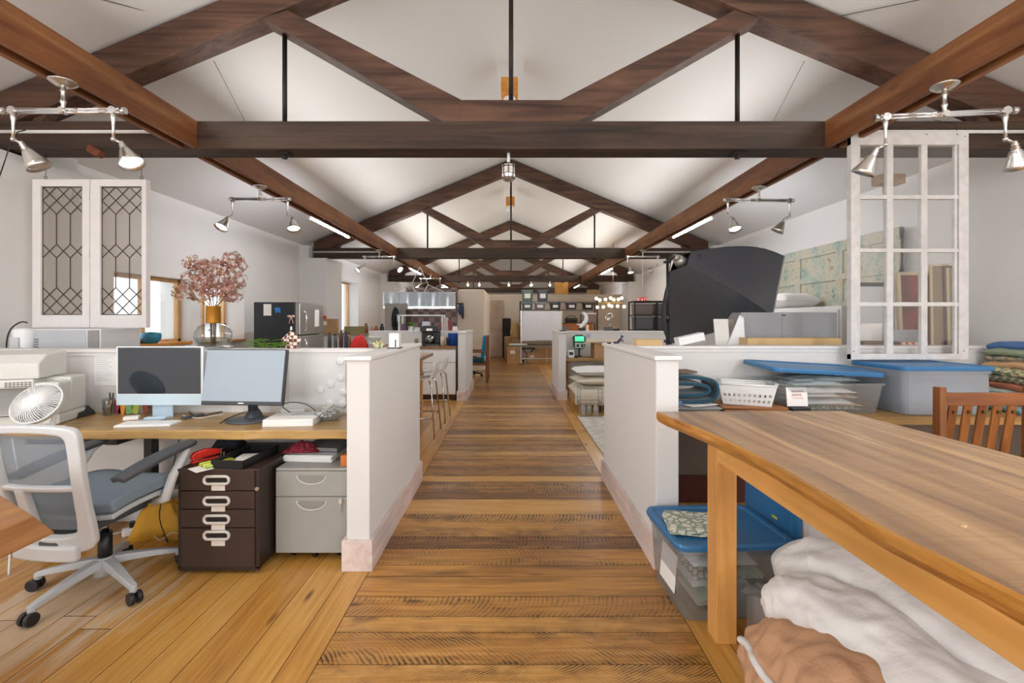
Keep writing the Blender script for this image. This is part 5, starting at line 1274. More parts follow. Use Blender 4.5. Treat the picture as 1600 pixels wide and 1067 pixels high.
m = heap([(1.10, 1.90, .29), (1.24, 1.84, .325), (1.38, 1.62, .335), (1.44, 1.3, .33), (1.46, 1.0, .29), (1.46, .7, .24)], lambda u: .15+.03*math.sin(PI*u), 'roll', DUV, '', '', .015, 5, 8, .9, 90, 40, .008, 5)
build(m, 'inner_fold', DUV, t, sub=1)
TAN = mat('tan_linen', '#bf9470', .95, bump=.2, bscale=60, var=.05)
t = thing('tan_blanket', 'tan linen blanket with a white hem bundled in front of the white duvet', 'blanket', (0, 0, 0))
m = heap([(.92, 1.74, .12), (.98, 1.58, .15), (1.0, 1.36, .16), (1.0, 1.1, .14), (1.0, .85, .1)], lambda u: .185+.03*math.sin(PI*u), 'roll', TAN, '', '', .02, 5, 4, .85, 90, 50, .010, 5)
build(m, 'bundle', TAN, t, sub=1); tfn = m.fn
m = MB(); m.tube([tfn(.03+.55*i/20, .09-.05*i/20) for i in range(21)], .013, n=8); build(m, 'white_hem', DUV, t)
t = thing('bubble_wrap', 'small wad of clear bubble wrap behind the tan blanket', 'bubble wrap', (1.09, 2.0, .0))
m = MB(); m.grid(lambda u, v: Vector((.16*(u-.5), .1*(v-.5), .16+.03*fbm((u, v, 4), 4))), 12, 8); m.grid(lambda u, v: Vector((.16*(u-.5), -.05+.02*math.sin(9*u), .16*v)), 12, 6); m.grid(lambda u, v: Vector((.16*(u-.5), .05+.02*math.sin(7*u), .16*v)), 12, 6)
build(m, 'film', glass('bubble_film', '#eef2f4', .12, .1, body=.4, bodycol='#e9ebec'), t)

# ---- behind the right half wall: softbox, photo box, doors, pictures
t = thing('softbox_light', 'big black fabric softbox lamp on a black stand behind the right half wall', 'studio softbox', (0, 0, 0))
A = P(1063, 409, 4.1); C1, C2, C3 = P(1226, 401, 4.32), P(1208, 495, 4.0), P(1047, 538, 4.71); C4 = C1 + C3 - C2
axis = ((C1+C3)/2 - A).normalized()
BLK = mat('softbox_black', '#585a5f', .38, metal=.5, bump=.12, bscale=9, spec=.6)
e1, e2 = (C1-C2).normalized(), (C3-C2).normalized()
s_ = .09; ring = [A + (e1 - e2)*s_*.9, A + (-e1 - e2)*s_*.9, A + (-e1 + e2)*s_*.9, A + (e1 + e2)*s_*.9]
crn = [C1, C2, C3, C4]; cen = (C1+C3)/2
m = MB()
for i in range(4):
    a0, a1, b0, b1 = ring[i], ring[(i+1) % 4], crn[i], crn[(i+1) % 4]
    def pf(u, v):
        p0, p1 = a0.lerp(b0, u), a1.lerp(b1, u); p_ = p0.lerp(p1, v)
        out = (p_ - (A + (cen-A)*u)); out.normalize() if out.length > 1e-6 else None
        return p_ + out*(.10*math.sin(PI*u)*(1 - .35*(math.sin(PI*v))) + .045*math.sin(PI*v)*u*(1-u)*0) - axis*(.0)
    m.grid(pf, 16, 14)
build(m, 'fabric_shell', BLK, t)
m = MB(); m.raw([c_ - axis*.01 for c_ in crn], [(0, 1, 2, 3)]); build(m, 'diffuser', mat('diffuser_white', '#e9e9e6', .8), t)
m = MB()
for i in range(4): m.tube([ring[i].lerp(crn[i], u/10) + ((ring[i].lerp(crn[i], u/10) - (A+(cen-A)*u/10)).normalized())*.102*math.sin(PI*u/10) for u in range(11)], .004, n=6)
build(m, 'rib_seam', mat('seam_black', '#303236', .4), t)
m = MB(); m.tube([A + e1*.02 + (P(1110, 402, 4.1)-P(1075, 425, 4.1))*k_ for k_ in (0,)] + [P(1096, 396, 4.05), P(1091, 416, 4.03), P(1103, 421, 4.03)], .004, n=6); build(m, 'vent_flap', mat('seam_black', ''), t)
m = MB(); m.cyl(A - axis*.06, A + axis*.02, .04, .06, n=20); m.cyl(A - axis*.10, A - axis*.05, .022, .034, n=16); build(m, 'speed_ring', mat('lamp_silver', '#a9a7a2', .4, .6), t)
px_ = PX(1043, 4.0)
m = MB(); m.cyl((px_, 4.0, .42), (px_, 4.0, 1.38), .016, n=12); m.cyl((px_, 4.0, 1.3), (px_, 4.0, 1.90), .012, n=12); m.cyl((px_, 4.0, 1.34), (px_, 4.0, 1.40), .022, n=12); m.tube([(px_, 4.0, 1.86), A - axis*.1], .014, n=8); build(m, 'stand_pole', BLACKP, t)
m = MB(); m.cyl((px_-.03, 4.0, PZ(533, 4.0)), (px_+.005, 4.0, PZ(533, 4.0)), .012, n=10); build(m, 'knob', BLACKP, t)
m = MB(); m.cyl((px_-.035, 4.0, 1.86), (px_+.02, 4.0, 1.86), .012, n=10); build(m, 'knob', BLACKP, t)
for k_ in range(3):
    a = 2*PI*k_/3+.5; m = MB(); m.tube([(px_, 4.0, .5), (px_+.24*math.cos(a), 4.0+.24*math.sin(a), .22), (px_+.36*math.cos(a), 4.0+.36*math.sin(a), .012)], .010, n=8); build(m, 'leg', BLACKP, t)
m = MB(); m.tube([A - axis*.14, (px_-.012, 3.98, 1.6), (px_-.03, 3.98, 1.45), (px_-.012, 3.98, 1.2), (px_+.05, 3.97, 1.1), (px_+.14, 3.97, 1.06)], .004, n=6); build(m, 'power_cord', BLACKP, t)
# table behind the half wall
WT = 1.08
t = thing('rear_work_table', 'white-topped tall table hidden behind the right half wall', 'table', (1.72, 3.58, 0))
m = MB(); m.bb((0, 0, WT-.04), (2.6, .66, WT)); build(m, 'table_top', WHITEP, t)
for x in (.06, 1.3, 2.52):
    for y in (.05, .60):
        m = MB(); m.bb((x-.025, y-.025, 0), (x+.025, y+.025, WT-.04)); build(m, 'leg', WHITEP, t)
GREYB = mat('grey_board', '#97999b', .8)
d = 3.92; t = thing('photo_box', 'grey folding photo box standing open behind the right half wall', 'photo box', (PX(1158, d), d, WT))
k_ = d/F; w_ = (1308-1158)*k_; hh = PZ(488, d)-WT
m = MB(); xs_ = (1222-1158)*k_; m.bb((0, 0, 0), (xs_-.002, .006, hh)); build(m, 'front_panel', GREYB, t)
m = MB(); m.bb((xs_+.002, 0, 0), (w_, .006, hh)); build(m, 'front_panel', GREYB, t)
for x in (.004, w_-.004):
    m = MB(); m.bb((x-.003, .006, 0), (x+.003, .28, hh)); build(m, 'side_panel', GREYB, t)
m = MB(); m.bb((xs_-.004, -.003, hh-.03), (xs_+.03, 0, hh-.02)); build(m, 'clasp', IRON, t)
m = MB(); m.grid(lambda u, v: Vector((-.02-.13*(1-v)+.16*u*(1-.75*v**.6), -.01-.12*u*(1-v), hh*.93*v*(1-.05*u))), 8, 12); build(m, 'white_flap', mat('flap_white', '#e6e8ea', .6), t, solid=.004)
d = 3.66; t = thing('flat_carton', 'long flat brown carton lying in front of the grey photo box', 'carton', (PX(1168, d), d, WT))
w_ = (1315-1168)*d/F; m = MB(); m.bb((0, 0, 0), (w_, .14, .125)); build(m, 'carton_body', CARDL, t, bevel=.003)
m = MB(); m.bb((.09, -.001, .001), (.15, .141, .1262)); build(m, 'packing_tape', mat('tape', '#b99c6a', .35), t)
for i, (a, b_, c_, d2, rz_) in enumerate(((1098, 1120, 505, 3.95, .25), (1118, 1138, 512, 4.05, -.3))):
    m = MB(); w_ = (b_-a)*d2/F; m.box((0, 0, .14), (w_, .012, .28), RX(-.18)); single(m, 'foam_board', (mat('foam_white', '#dddbd6', .8), mat('foam_beige', '#b8ab9d', .8))[i], ('white foam board leaning under the softbox', 'beige foam board leaning beside the white photo box flap')[i], 'board', (max(PX(a, d2), 1.80)+.09*i+.02, d2-.02, WT), 0)
m = MB(); m.box((0, 0, .03), (.20, .10, .06), RY(-.22)); single(m, 'white_box', WHITEP, 'small white box tipped on the ledge below the softbox', 'box', (PX(1078, 3.47), 3.48, 1.156+.02), 0, bevel=.004)
t = thing('ledge_carton', 'flat tan carton lying on the right half-wall ledge left of the softbox pole', 'carton', (PX(995, 3.44), 3.44, 1.1562)); w_ = 40*3.44/F
m = MB(); m.bb((0, 0, 0), (w_, .10, .047)); build(m, 'carton_body', CARDL, t, bevel=.002)
# white storage unit at the right wall carrying the distressed door
t = thing('white_storage_unit', 'long white low storage unit along the right wall under the weathered door panel', 'cabinet', (3.45, 4.75, 0))
m = MB(); m.bb((0, 0, 0), (.94, 2.95, 1.5)); build(m, 'cabinet_body', WHITEP, t, bevel=.006)
for k_ in range(3):
    m = MB(); m.bb((-.018, .03+.98*k_, .06), (0, .95+.98*k_, 1.46)); build(m, 'door', WHITEP, t, bevel=.003)
t = thing('weathered_door', 'old panelled door with flaking green and cream paint lying sideways against the right wall', 'old door', (4.28, 5.02, 1.502))
def weathered():
    m, nt, b = nodes('flaking_paint'); L = nt.links.new; tc = nt.nodes.new('ShaderNodeTexCoord')
    n1 = nt.nodes.new('ShaderNodeTexNoise'); n1.inputs['Scale'].default_value = 4; n1.inputs['Detail'].default_value = 9; n1.inputs['Roughness'].default_value = .7; L(tc.outputs['Object'], n1.inputs['Vector'])
    r = ramp(nt, [(.30, '#66807f'), (.40, '#90a195'), (.48, '#aaab9a'), (.58, '#b5ad98'), (.70, '#958b79')]); L(n1.outputs['Fac'], r.inputs['Fac'])
    n2 = nt.nodes.new('ShaderNodeTexNoise'); n2.inputs['Scale'].default_value = 22; n2.inputs['Detail'].default_value = 6; L(tc.outputs['Object'], n2.inputs['Vector'])
    r2 = ramp(nt, [(.60, (1, 1, 1, 1)), (.68, (.42, .36, .30, 1))]); L(n2.outputs['Fac'], r2.inputs['Fac'])
    x = nt.nodes.new('ShaderNodeMix'); x.data_type = 'RGBA'; x.blend_type = 'MULTIPLY'; x.inputs['Factor'].default_value = .8; L(r.outputs['Color'], x.inputs[6]); L(r2.outputs['Color'], x.inputs[7]); L(x.outputs[2], b.inputs['Base Color'])
    b.inputs['Roughness'].default_value = .8; return m
WD = weathered(); L_ = 2.5; hh = .88
m = MB(); m.bb((.02, 0, 0), (.05, L_, hh)); build(m, 'backing_panel', WD, t)
m = MB()
for z0, z1 in ((0, .09), (.37, .45), (.74, hh)): m.bb((0, 0, z0), (.06, L_, z1))
for y in (0, .86, 1.72, 2.38): m.bb((-.002, y, 0), (.06, y+.12, hh))
build(m, 'rail_frame', WD, t, bevel=.006)
t = thing('pillow', 'plump white pillow on the white storage unit below the weathered door', 'pillow', (3.90, 6.35, 1.502), .25)
m = MB(); m.grid(lambda u, v: Vector((.32*(2*u-1), .22*(2*v-1)*(1-.06*(1-abs(2*u-1))), .11+.11*max(0, 1-(2*u-1)**4)**.6*max(0, 1-(2*v-1)**4)**.6+.01*fbm((u, v, 0), 5))), 24, 18); m.grid(lambda u, v: Vector((.32*(2*u-1), .22*(2*v-1)*(1-.06*(1-abs(2*u-1))), .11-.108*max(0, 1-(2*u-1)**4)**.6*max(0, 1-(2*v-1)**4)**.6)), 24, 18)
build(m, 'cushion', DUV, t)
# pictures and frames
FR1 = mat('cream_frame', '#b7a684', .6); FR2 = mat('black_frame', '#1f1f21', .5); REDP = pattern('red_brown_canvas', '#7d2f22', '#50201a', 4, 'noise', .8, .5, .1)
def picture(name, label, px0, py0, px1, py1, d, fw, fm, cm, rz_=0, lean=.06, th=.035, z0=WT):
    t = thing(name, label, 'picture', (PX(px0, d), d, z0), rz_); w_ = (px1-px0)*d/F; h_ = PZ(py0, d)-z0
    R_ = RX(-lean); m = MB()
    for a, b_ in (((0, 0, 0), (fw, th, h_)), ((w_-fw, 0, 0), (w_, th, h_)), ((fw, 0, 0), (w_-fw, th, fw)), ((fw, 0, h_-fw), (w_-fw, th, h_))):
        c_ = Vector([(a[i]+b_[i])/2 for i in range(3)]); m.box(R_ @ c_, [b_[i]-a[i] for i in range(3)], R_)
    build(m, 'frame', fm, t, bevel=.003)
    m = MB(); c_ = Vector((w_/2, th*.6, h_/2)); m.box(R_ @ c_, (w_-2*fw, th*.4, h_-2*fw), R_); build(m, 'canvas', cm, t)
    return t
picture('framed_picture', 'dark red-brown canvas in a pale frame behind the hanging grid sash', 1407, 424, 1460, 537, 4.05, .03, FR1, REDP, -.12)
picture('framed_picture', 'cream-edged frame stacked right of the red-brown canvas', 1455, 412, 1478, 537, 4.0, .02, FR1, mat('canvas_back', '#8a7a62', .8), -.5)
picture('framed_picture', 'dark-edged frame at the right end of the stacked pictures', 1477, 414, 1492, 537, 3.95, .018, mat('brown_frame', '#5b4231', .6), mat('canvas_back', ''), -.5)
picture('framed_picture', 'black frame with a pale print standing behind the red-brown canvas', 1333, 441, 1392, 530, 4.17, .035, FR2, mat('pale_print', '#c9cbcc', .6), 0, .02)
m = MB(); m.prism([(0, 0), (.30, .0), (.30, .24), (.12, .24)], 0, .012); single(m, 'white_card', PAPER, 'white slanted card leaning in front of the black frame', 'card', (PX(1328, 4.0), 4.02, WT), 0)
m = MB(); m.bb((0, 0, 0), (.28, .02, .19)); single(m, 'grey_board', GREYB, 'grey board behind the lowest panes of the hanging grid sash', 'board', (PX(1395, 3.78), 3.80, WT), 0)
m = MB(); m.bb((0, 0, 0), (.29, .16, .10)); single(m, 'brown_box', mat('dark_brown_card', '#5f4735', .8), 'low dark brown box behind the lowest left panes of the grid sash', 'box', (PX(1350, 3.6), 3.60, WT), 0, bevel=.004)
m = MB(); m.bb((0, 0, 0), (.2, .14, .092)); single(m, 'checked_box', pattern('red_check', '#d9c2b2', '#b5503c', 40, 'checker'), 'small red-checked box beside the low dark brown box', 'box', (PX(1398, 3.6)+.06, 3.60, WT), 0, bevel=.003)
# standing pole with a wooden head seen through the sash
t = thing('pole_lamp', 'tall slim pale pole with a wooden head seen through the hanging grid sash', 'pole', (PX(1391, 4.4), 4.40, 0))
m = MB(); m.tube([(0, 0, 0), (.02, 0, .8), (.02, 0, 1.3), (.0, 0, 1.8), (-.025, 0, 2.3), (-.03, 0, 2.66)], [.02, .02, .022, .03, .036, .04], n=12); build(m, 'pole', mat('pole_pale', '#d2d3d3', .3), t)
m = MB(); m.bb((-.13, -.05, 2.66), (.11, .07, 2.75)); build(m, 'wooden_head', mat('pale_wood', '#a98d6b', .6), t, bevel=.004)
m = MB(); m.cyl((0, 0, 0), (0, 0, .03), .14, n=24); build(m, 'base', IRON, t)

# ================================================================ SECOND RIGHT BAY
m = MB(); m.bb((0, 0, 0), (1.9, 2.0, .012)); single(m, 'area_rug', pattern('pale_rug', '#cfcac0', '#b9b3a8', 9, 'noise', .95, .5, .3), 'pale grey area rug on the floor beyond the right half wall', 'rug', (.925, 4.35, .0), 0)
t = thing('day_bed', 'low beige upholstered bench piled with pillows past the right half wall', 'bench', (.96, 6.65, 0))
m = MB(); m.bb((0, 0, .09), (1.5, .85, .26)); build(m, 'base', CARD, t, bevel=.01)
for x in (.06, 1.40):
    for y in (.06, .77): 
        m = MB(); m.bb((x-.03, y-.03, 0), (x+.03, y+.03, .1)); build(m, 'leg', PINE, t)
m = MB(); m.grid(lambda u, v: Vector((-.03+1.55*u, -.03+.88*v, .27+.10*max(0, 1-(2*u-1)**8)*max(0, 1-(2*v-1)**8)+.02*fbm((u*2, v, 0), 4))), 30, 20); m.grid(lambda u, v: Vector((-.03+1.55*u, -.045+.015*math.sin(20*u), .12+.16*v)), 30, 4); build(m, 'cover', mat('cream_linen', '#d8cfbd', .95, bump=.2, bscale=40), t, solid=.01)
for i, (x, y, z_, rz_, lab, m_) in enumerate(((1.42, 7.0, .372, .1, 'cream lumpy pillow, lower one on the beige bench', mat('cream_linen', '')), (1.40, 7.02, .50, .03, 'white pillow with thin grey piping, top one on the beige bench', DUV))):
    t = thing('bench_pillow', lab, 'pillow', (x, y, z_), rz_); wx = .47-.03*i
    m = MB()
    for s_ in (1, -1): m.grid(lambda u, v: Vector((wx*(2*u-1)*(1-.04*(1-abs(2*v-1))), .30*(2*v-1), .07+s_*.066*max(0, 1-(2*u-1)**4)**.55*max(0, 1-(2*v-1)**4)**.55+.008*fbm((u*2, v, i), 4))), 24, 18)
    build(m, 'cushion', m_, t)
    m = MB(); m.tube([(wx, -.3, .07), (-wx, -.3, .07), (-wx, .3, .07), (wx, .3, .07)], .006, n=6, closed=True); build(m, 'piping', mat('piping_grey', '#8c8a86', .8) if i else mat('cream_linen', ''), t)
t = thing('wire_basket', 'square wire stand with glass jars in front of the beige bench', 'wire stand', (.955, 6.28, .0125 if False else .0))
m = MB(); wx, wy, wh = .30, .26, .40
for x in (0, wx):
    for y in (0, wy): m.cyl((x, y, 0), (x, y, wh), .005, n=6)
for z_ in (.02, .2, wh):
    m.tube([(0, 0, z_), (wx, 0, z_), (wx, wy, z_), (0, wy, z_)], .005, n=6, closed=True)
for k_ in range(1, 5): m.cyl((wx*k_/5, 0, .02), (wx*k_/5, wy, .02), .003, n=6)
build(m, 'wire_frame', mat('silver_wire', '#9c9a92', .35, .8), t)
for i in range(3):
    m = MB(); m.lathe([(0, .0), (.035, .002), (.04, .09), (.022, .12), (.022, .14)], n=16); single(m, 'glass_jar', glass('jar_glass', '#dfe3e2', .15, body=.2), ('left', 'middle', 'right')[i] + ' of the small glass jars inside the wire stand', 'jar', (1.01+.09*i, 6.38+.04*(i % 2), .024), 0, 'jars in the wire stand')
t = thing('meter_desk', 'wooden desk under the half wall with the green-lit meter', 'desk', (.935, 7.68, 0))
m = MB(); m.bb((0, 0, .655), (1.7, .515, .70)); build(m, 'desk_top', wood('shelf_wood', ''), t, bevel=.004)
m = MB(); m.bb((1.6, .05, 0), (1.66, .5, .655)); m.bb((.02, .44, 0), (.08, .5, .655)); build(m, 'leg', PINE, t)
k_ = 8.1/F; t = thing('digital_meter', 'dark teal wall meter with a glowing green screen on the far half wall', 'meter', (PX(905, 8.15), 8.15, .7005))
zb = PZ(545, 8.15)-.70; zt_ = PZ(523, 8.15)-.70; m = MB(); m.prism([(-.10, zb+.05), (-.07, zb), (.07, zb), (.10, zb+.05), (.11, zt_-.03), (.05, zt_), (-.05, zt_), (-.11, zt_-.03)], -.03, .045); build(m, 'case', mat('dark_teal', '#16302f', .5), t, bevel=.008)
m = MB(); m.bb((-.082, -.034, zb+.135), (.082, -.029, zt_-.025)); sc_ = build(m, 'screen', mat('green_screen', '#4fd8a4', .3, emit=.7), t)
m = MB(); m.bb((.02, -.036, zt_-.055), (.06, -.034, zt_-.045)); build(m, 'readout', mat('green_bright', '#c9ffe6', .3, emit=.8), sc_)
m = MB(); m.bb((-.08, -.034, zb+.015), (.08, -.029, zb+.11)); build(m, 'keypad', mat('keypad_pale', '#b9cdbd', .5), t)
m = MB(); m.bb((.03, -.036, zb+.03), (.065, -.033, zb+.09)); m.cyl((-.03, -.036, zb+.06), (-.03, -.033, zb+.06), .025, n=12); build(m, 'button', BLACKP, t)
m = MB(); m.cyl((0, .01, 0), (0, .01, zb+.01), .012, n=8); m.bb((-.05, -.03, 0), (.05, .03, .012)); build(m, 'stand', IRON, t)
t = thing('label_printer', 'small white label printer left of the green-lit meter', 'device', (PX(892, 7.85), 7.86, .7005))
m = MB(); m.bb((-.055, -.05, 0), (.055, .05, .13)); build(m, 'case', WHITEP, t, bevel=.012); m = MB(); m.bb((-.035, -.053, .05), (.035, -.048, .1)); build(m, 'panel', mat('dark_teal', ''), t); m = MB(); m.bb((.06, -.04, 0), (.12, .03, .03)); build(m, 'tray', BLACKP, t)
t = thing('open_carton', 'brown open carton with a raised pale flap on the far right desk', 'carton', (PX(928, 7.8), 7.76, .7005))
m = MB(); m.bb((0, 0, 0), (.50, .36, .25)); build(m, 'carton_body', CARD, t, bevel=.003)
m = MB(); m.box((.18, -.02, .30), (.62, .05, .008), RX(.5)); m.box((-.07, .1, .27), (.2, .34, .006), RY(-.25)); build(m, 'flap', mat('card_pale', '#d3c0a3', .85), t)
m = MB(); m.bb((0, 0, 0), (.06, .003, .06)); single(m, 'lilac_note', mat('lilac', '#b7a8cf', .8), 'lilac square note stuck on the far half wall', 'sticky note', (PX(917, 8.19), 8.193, PZ(527, 8.19)), 0)
# toy animal on the cap of the right half wall
t = thing('toy_animal', 'small dark purple toy animal leaping on the right half-wall ledge', 'toy', (PX(968, 3.72), 3.74, 1.1562))
PU = mat('purple_plush', '#3b3350', .8, sheen=.3); m = MB(); q_ = [Vector(v) for v in ((-.012, 0, .010), (.006, 0, .026), (.020, 0, .046))]
m.tube([q_[0]-Vector((.008, 0, .0)), q_[0], q_[1], q_[2], q_[2]+Vector((.003, 0, .008))], [.004, .012, .012, .009, .006], n=10); m.sphere((.024, 0, .060), (.011, .009, .009), 12, 8); m.sphere((.034, 0, .057), (.007, .006, .005), 10, 6)
for s_ in (-1, 1): m.tube([(-.010, s_*.008, .014), (-.030, s_*.010, .010), (-.040, s_*.010, .003)], [.006, .005, .004], n=8); m.tube([(.012, s_*.008, .032), (.030, s_*.010, .026), (.036, s_*.010, .016)], [.005, .004, .003], n=8); m.cyl((.020, s_*.006, .066), (.017, s_*.008, .074), .003, .001, n=6)
m.tube([(-.018, 0, .010), (-.034, 0, .018), (-.048, 0, .008)], [.004, .003, .002], n=6); m.bb((-.045, -.011, 0), (-.005, .011, .005)); build(m, 'body', PU, t)
m = MB(); m.sphere((.030, -.006, .063), .0022, 6, 5); m.sphere((.030, .006, .063), .0022, 6, 5); build(m, 'eye', BLACKP, t)
m = MB(); m.box((0, 0, .006), (.03, .02, .012)); single(m, 'dark_clip', BLACKP, 'small dark clip left of the toy animal on the ledge', 'clip', (PX(953, 3.7), 3.73, 1.1562), .3, bevel=.003)
# ================================================================ KITCHEN (LEFT SECOND BAY)
random.seed(31)
t = thing('bar_table', 'wooden bar-height table beyond the left half wall', 'table', (-2.1, 4.6, 0))
m = MB(); m.bb((0, 0, .86), (1.03, 1.67, .90)); build(m, 'table_top', wood('bar_wood', ['#7b5b3c', '#92704d', '#a3825d'], 'y', 4, 12, .4, .1), t, bevel=.004)
for x in (.1, .86):
    for y in (.1, 1.56):
        m = MB(); m.bb((x-.04, y-.04, 0), (x+.04, y+.04, .86)); build(m, 'leg', PINE, t, bevel=.003)
def stool(loc, label):
    t = thing('bar_stool', label, 'bar stool', loc, 0, 'bar stools at the wooden table')
    m = MB(); m.grid(lambda u, v: Vector((-.20+.37*u, -.19+.38*v, .655+.03*(u**6)+.012*(2*v-1)**2-.02*(1-u)**4)), 12, 10)
    m.grid(lambda u, v: Vector((.17+.035*math.sin(u*2.2)-.02*(2*v-1)**2, (-.19+.38*v)*(1-.05*u), .685+.185*u)), 10, 10); build(m, 'seat_shell', mat('stool_white', '#dcdad4', .35), t, solid=.012, bevel=.004)
    for sx_ in (-1, 1):
        for sy in (-1, 1):
            m = MB(); m.tube([(sx_*.13, sy*.13, .645), (sx_*.16, sy*.17, .60), (sx_*.21, sy*.245, .006)], .010, n=8); build(m, 'leg', CHROME, t)
    m = MB(); m.tube([(sx_*.187, sy*.213, .23) for sx_, sy in ((-1, -1), (1, -1), (1, 1), (-1, 1))], .008, n=8, closed=True); build(m, 'foot_rail', CHROME, t)
    return t
s0 = stool((-1.075, 5.38, 0), 'white bar stool nearest the viewer, by the end of the left half wall')
dup(s0, (-1.065, 6.15, 0), 0, 'white bar stool behind the nearest one, in front of the kitchen drawers', 'bar stools at the wooden table')
# drawers beside the far half wall
t = thing('kitchen_unit', 'white kitchen drawer unit with a wooden worktop against the far left half wall', 'kitchen unit', (-2.30, 7.62, 0))
m = MB(); m.bb((0, .02, .10), (1.37, .66, .865)); build(m, 'cabinet_body', WHITEP, t)
m = MB(); m.bb((.02, .06, 0), (1.36, .64, .10)); build(m, 'kick_board', mat('toe_brown', '#4d2a17', .6), t)
for x0, x1 in ((.005, .68), (.69, 1.365)):
    for z0, z1 in ((.11, .63), (.64, .855)):
        m = MB(); m.bb((x0, 0, z0), (x1, .02, z1)); build(m, 'drawer_front', WHITEP, t, bevel=.003)
m = MB(); m.bb((-.01, -.02, .865), (1.378, .67, .905)); build(m, 'worktop', wood('worktop_wood', ['#7d5730', '#9c7040', '#b1864f'], 'x', 5, 12, .4, .05, knots=False), t, bevel=.004)
WZ = .9052
t = thing('coffee_machine', 'black coffee machine on the kitchen drawer unit', 'coffee machine', (PX(672, 7.9), 7.95, WZ))
m = MB(); m.bb((-.16, -.12, 0), (.16, .12, .04)); m.bb((-.16, .02, .04), (.16, .12, .32)); m.prism([(-.16, .24), (.16, .24), (.16, .30), (.11, .345), (-.11, .345), (-.16, .30)], -.12, .12); build(m, 'body', BLACKP, t, bevel=.01)
m = MB(); m.lathe([(0, .05), (.07, .055), (.08, .12), (.06, .18), (.05, .19)], (0, -.05, 0), n=18); build(m, 'glass_jug', glass('smoky_glass', '#5c5a56', .3), t)
m = MB(); m.bb((-.05, -.124, .26), (.05, -.119, .30)); build(m, 'control_panel', NICK, t)
for i, (px, r_, h_, c_, lab) in enumerate(((651, .03, .13, '#7a7f58', 'olive bottle left of the coffee machine'), (692, .035, .17, '#c9b49c', 'stack of beige cups right of the coffee machine'), (697, .03, .14, '#5d5348', 'dark mug stack behind the beige cups'))):
    m = MB(); m.lathe([(0, 0), (r_, .002), (r_*1.1, h_*.7), (r_*1.05, h_), (r_*.9, h_), (0, h_*.95)], n=16); single(m, ('bottle', 'cup_stack', 'mug_stack')[i], mat('kit_%d' % i, c_, .4), lab, ('bottle', 'cups', 'mugs')[i], (PX(px, 7.85), 7.82+.14*i*(i == 2), WZ), 0)
m = MB(); m.lathe([(0, 0), (.085, .002), (.095, .2), (.10, .215), (.09, .215), (.08, .02), (0, .015)], n=20); single(m, 'blue_tub', mat('royal_blue', '#1c4f9c', .35), 'royal blue plastic tub on the drawer unit beside the half wall end', 'tub', (PX(708, 7.9), 7.95, WZ), 0)
m = MB(); m.lathe([(0, .0), (.12, .002), (.13, .012), (.12, .012), (0, .006)], n=20); single(m, 'silver_plate', NICK, 'round silver plate in front of the coffee machine', 'plate', (PX(676, 7.72), 7.73, WZ), 0)
# kitchen run further left
t = thing('kitchen_cabinets', 'white kitchen cabinets with a pale top between refrigerator and bar table', 'kitchen unit', (-3.05, 6.75, 0))
m = MB(); m.bb((0, 0, .1), (.86, .6, .87)); build(m, 'cabinet_body', WHITEP, t); m = MB(); m.bb((.03, .04, 0), (.83, .56, .1)); build(m, 'kick_board', mat('toe_brown', ''), t); m = MB(); m.bb((-.01, -.02, .87), (.87, .62, .90)); build(m, 'worktop', CAPM, t, bevel=.004)
CZ = .9002
def jar(px, d, r_, h_, c_, name, lab, cat, z, cap=None, rough=.4, grp=None):
    t = thing(name, lab, cat, (PX(px, d), d, z), 0, grp)
    m = MB(); m.lathe([(0, 0), (r_, .002), (r_, h_*.72), (r_*.55, h_*.85), (r_*.5, h_), (0, h_)], n=14); build(m, 'jar_body', mat('jar_%s' % c_[1:], c_, rough), t)
    m = MB(); m.cyl((0, 0, h_), (0, 0, h_+.02), r_*.55, n=12); build(m, 'jar_cap', mat('cap_%s' % (cap or '#222222')[1:], cap or '#222222', .4), t)
sp = ((515, .03, .24, '#3a3a3e', 'tall black spice bottle nearest the refrigerator'), (524, .028, .22, '#55524c', 'grey spice bottle second from the refrigerator'), (533, .03, .27, '#4a2d22', 'brown bottle third from the refrigerator'),
      (541, .032, .26, '#2c2f52', 'dark blue bottle left of the red cloth'), (546, .026, .24, '#7d5a2a', 'amber bottle touching the red cloth'))
for px, r_, h_, c_, lab in sp: jar(px, 6.9, r_, h_, c_, 'spice_bottle', lab, 'bottle', CZ, grp='bottles on the kitchen cabinets')
m = MB(); m.grid(lambda u, v: Vector((.26*(u-.5), .16*(v-.5), .003+.20*(max(0, 1-(2*u-1)**4)*max(0, 1-(2*v-1)**4))*(1+.25*fbm((u*2, v*2, 5), 2)))), 18, 12); single(m, 'red_cloth', mat('red_cloth', '#c22a22', .85), 'bright red cloth heaped on the kitchen cabinets', 'cloth', (PX(561, 6.9), 6.92, CZ), 0, solid=.004)
m = MB(); m.lathe([(0, .0), (.04, .002), (.09, .06), (.11, .10), (.105, .10), (.085, .06), (0, .012)], n=22); m.lathe([(0, .10), (.04, .102), (.09, .16), (.11, .20), (.105, .20), (.085, .16), (0, .112)], n=22); single(m, 'bowl_stack', mat('pale_ceramic', '#cfd2cc', .3), 'pale ceramic bowls stacked right of the red cloth', 'bowls', (PX(582, 6.85), 7.0, CZ), 0)
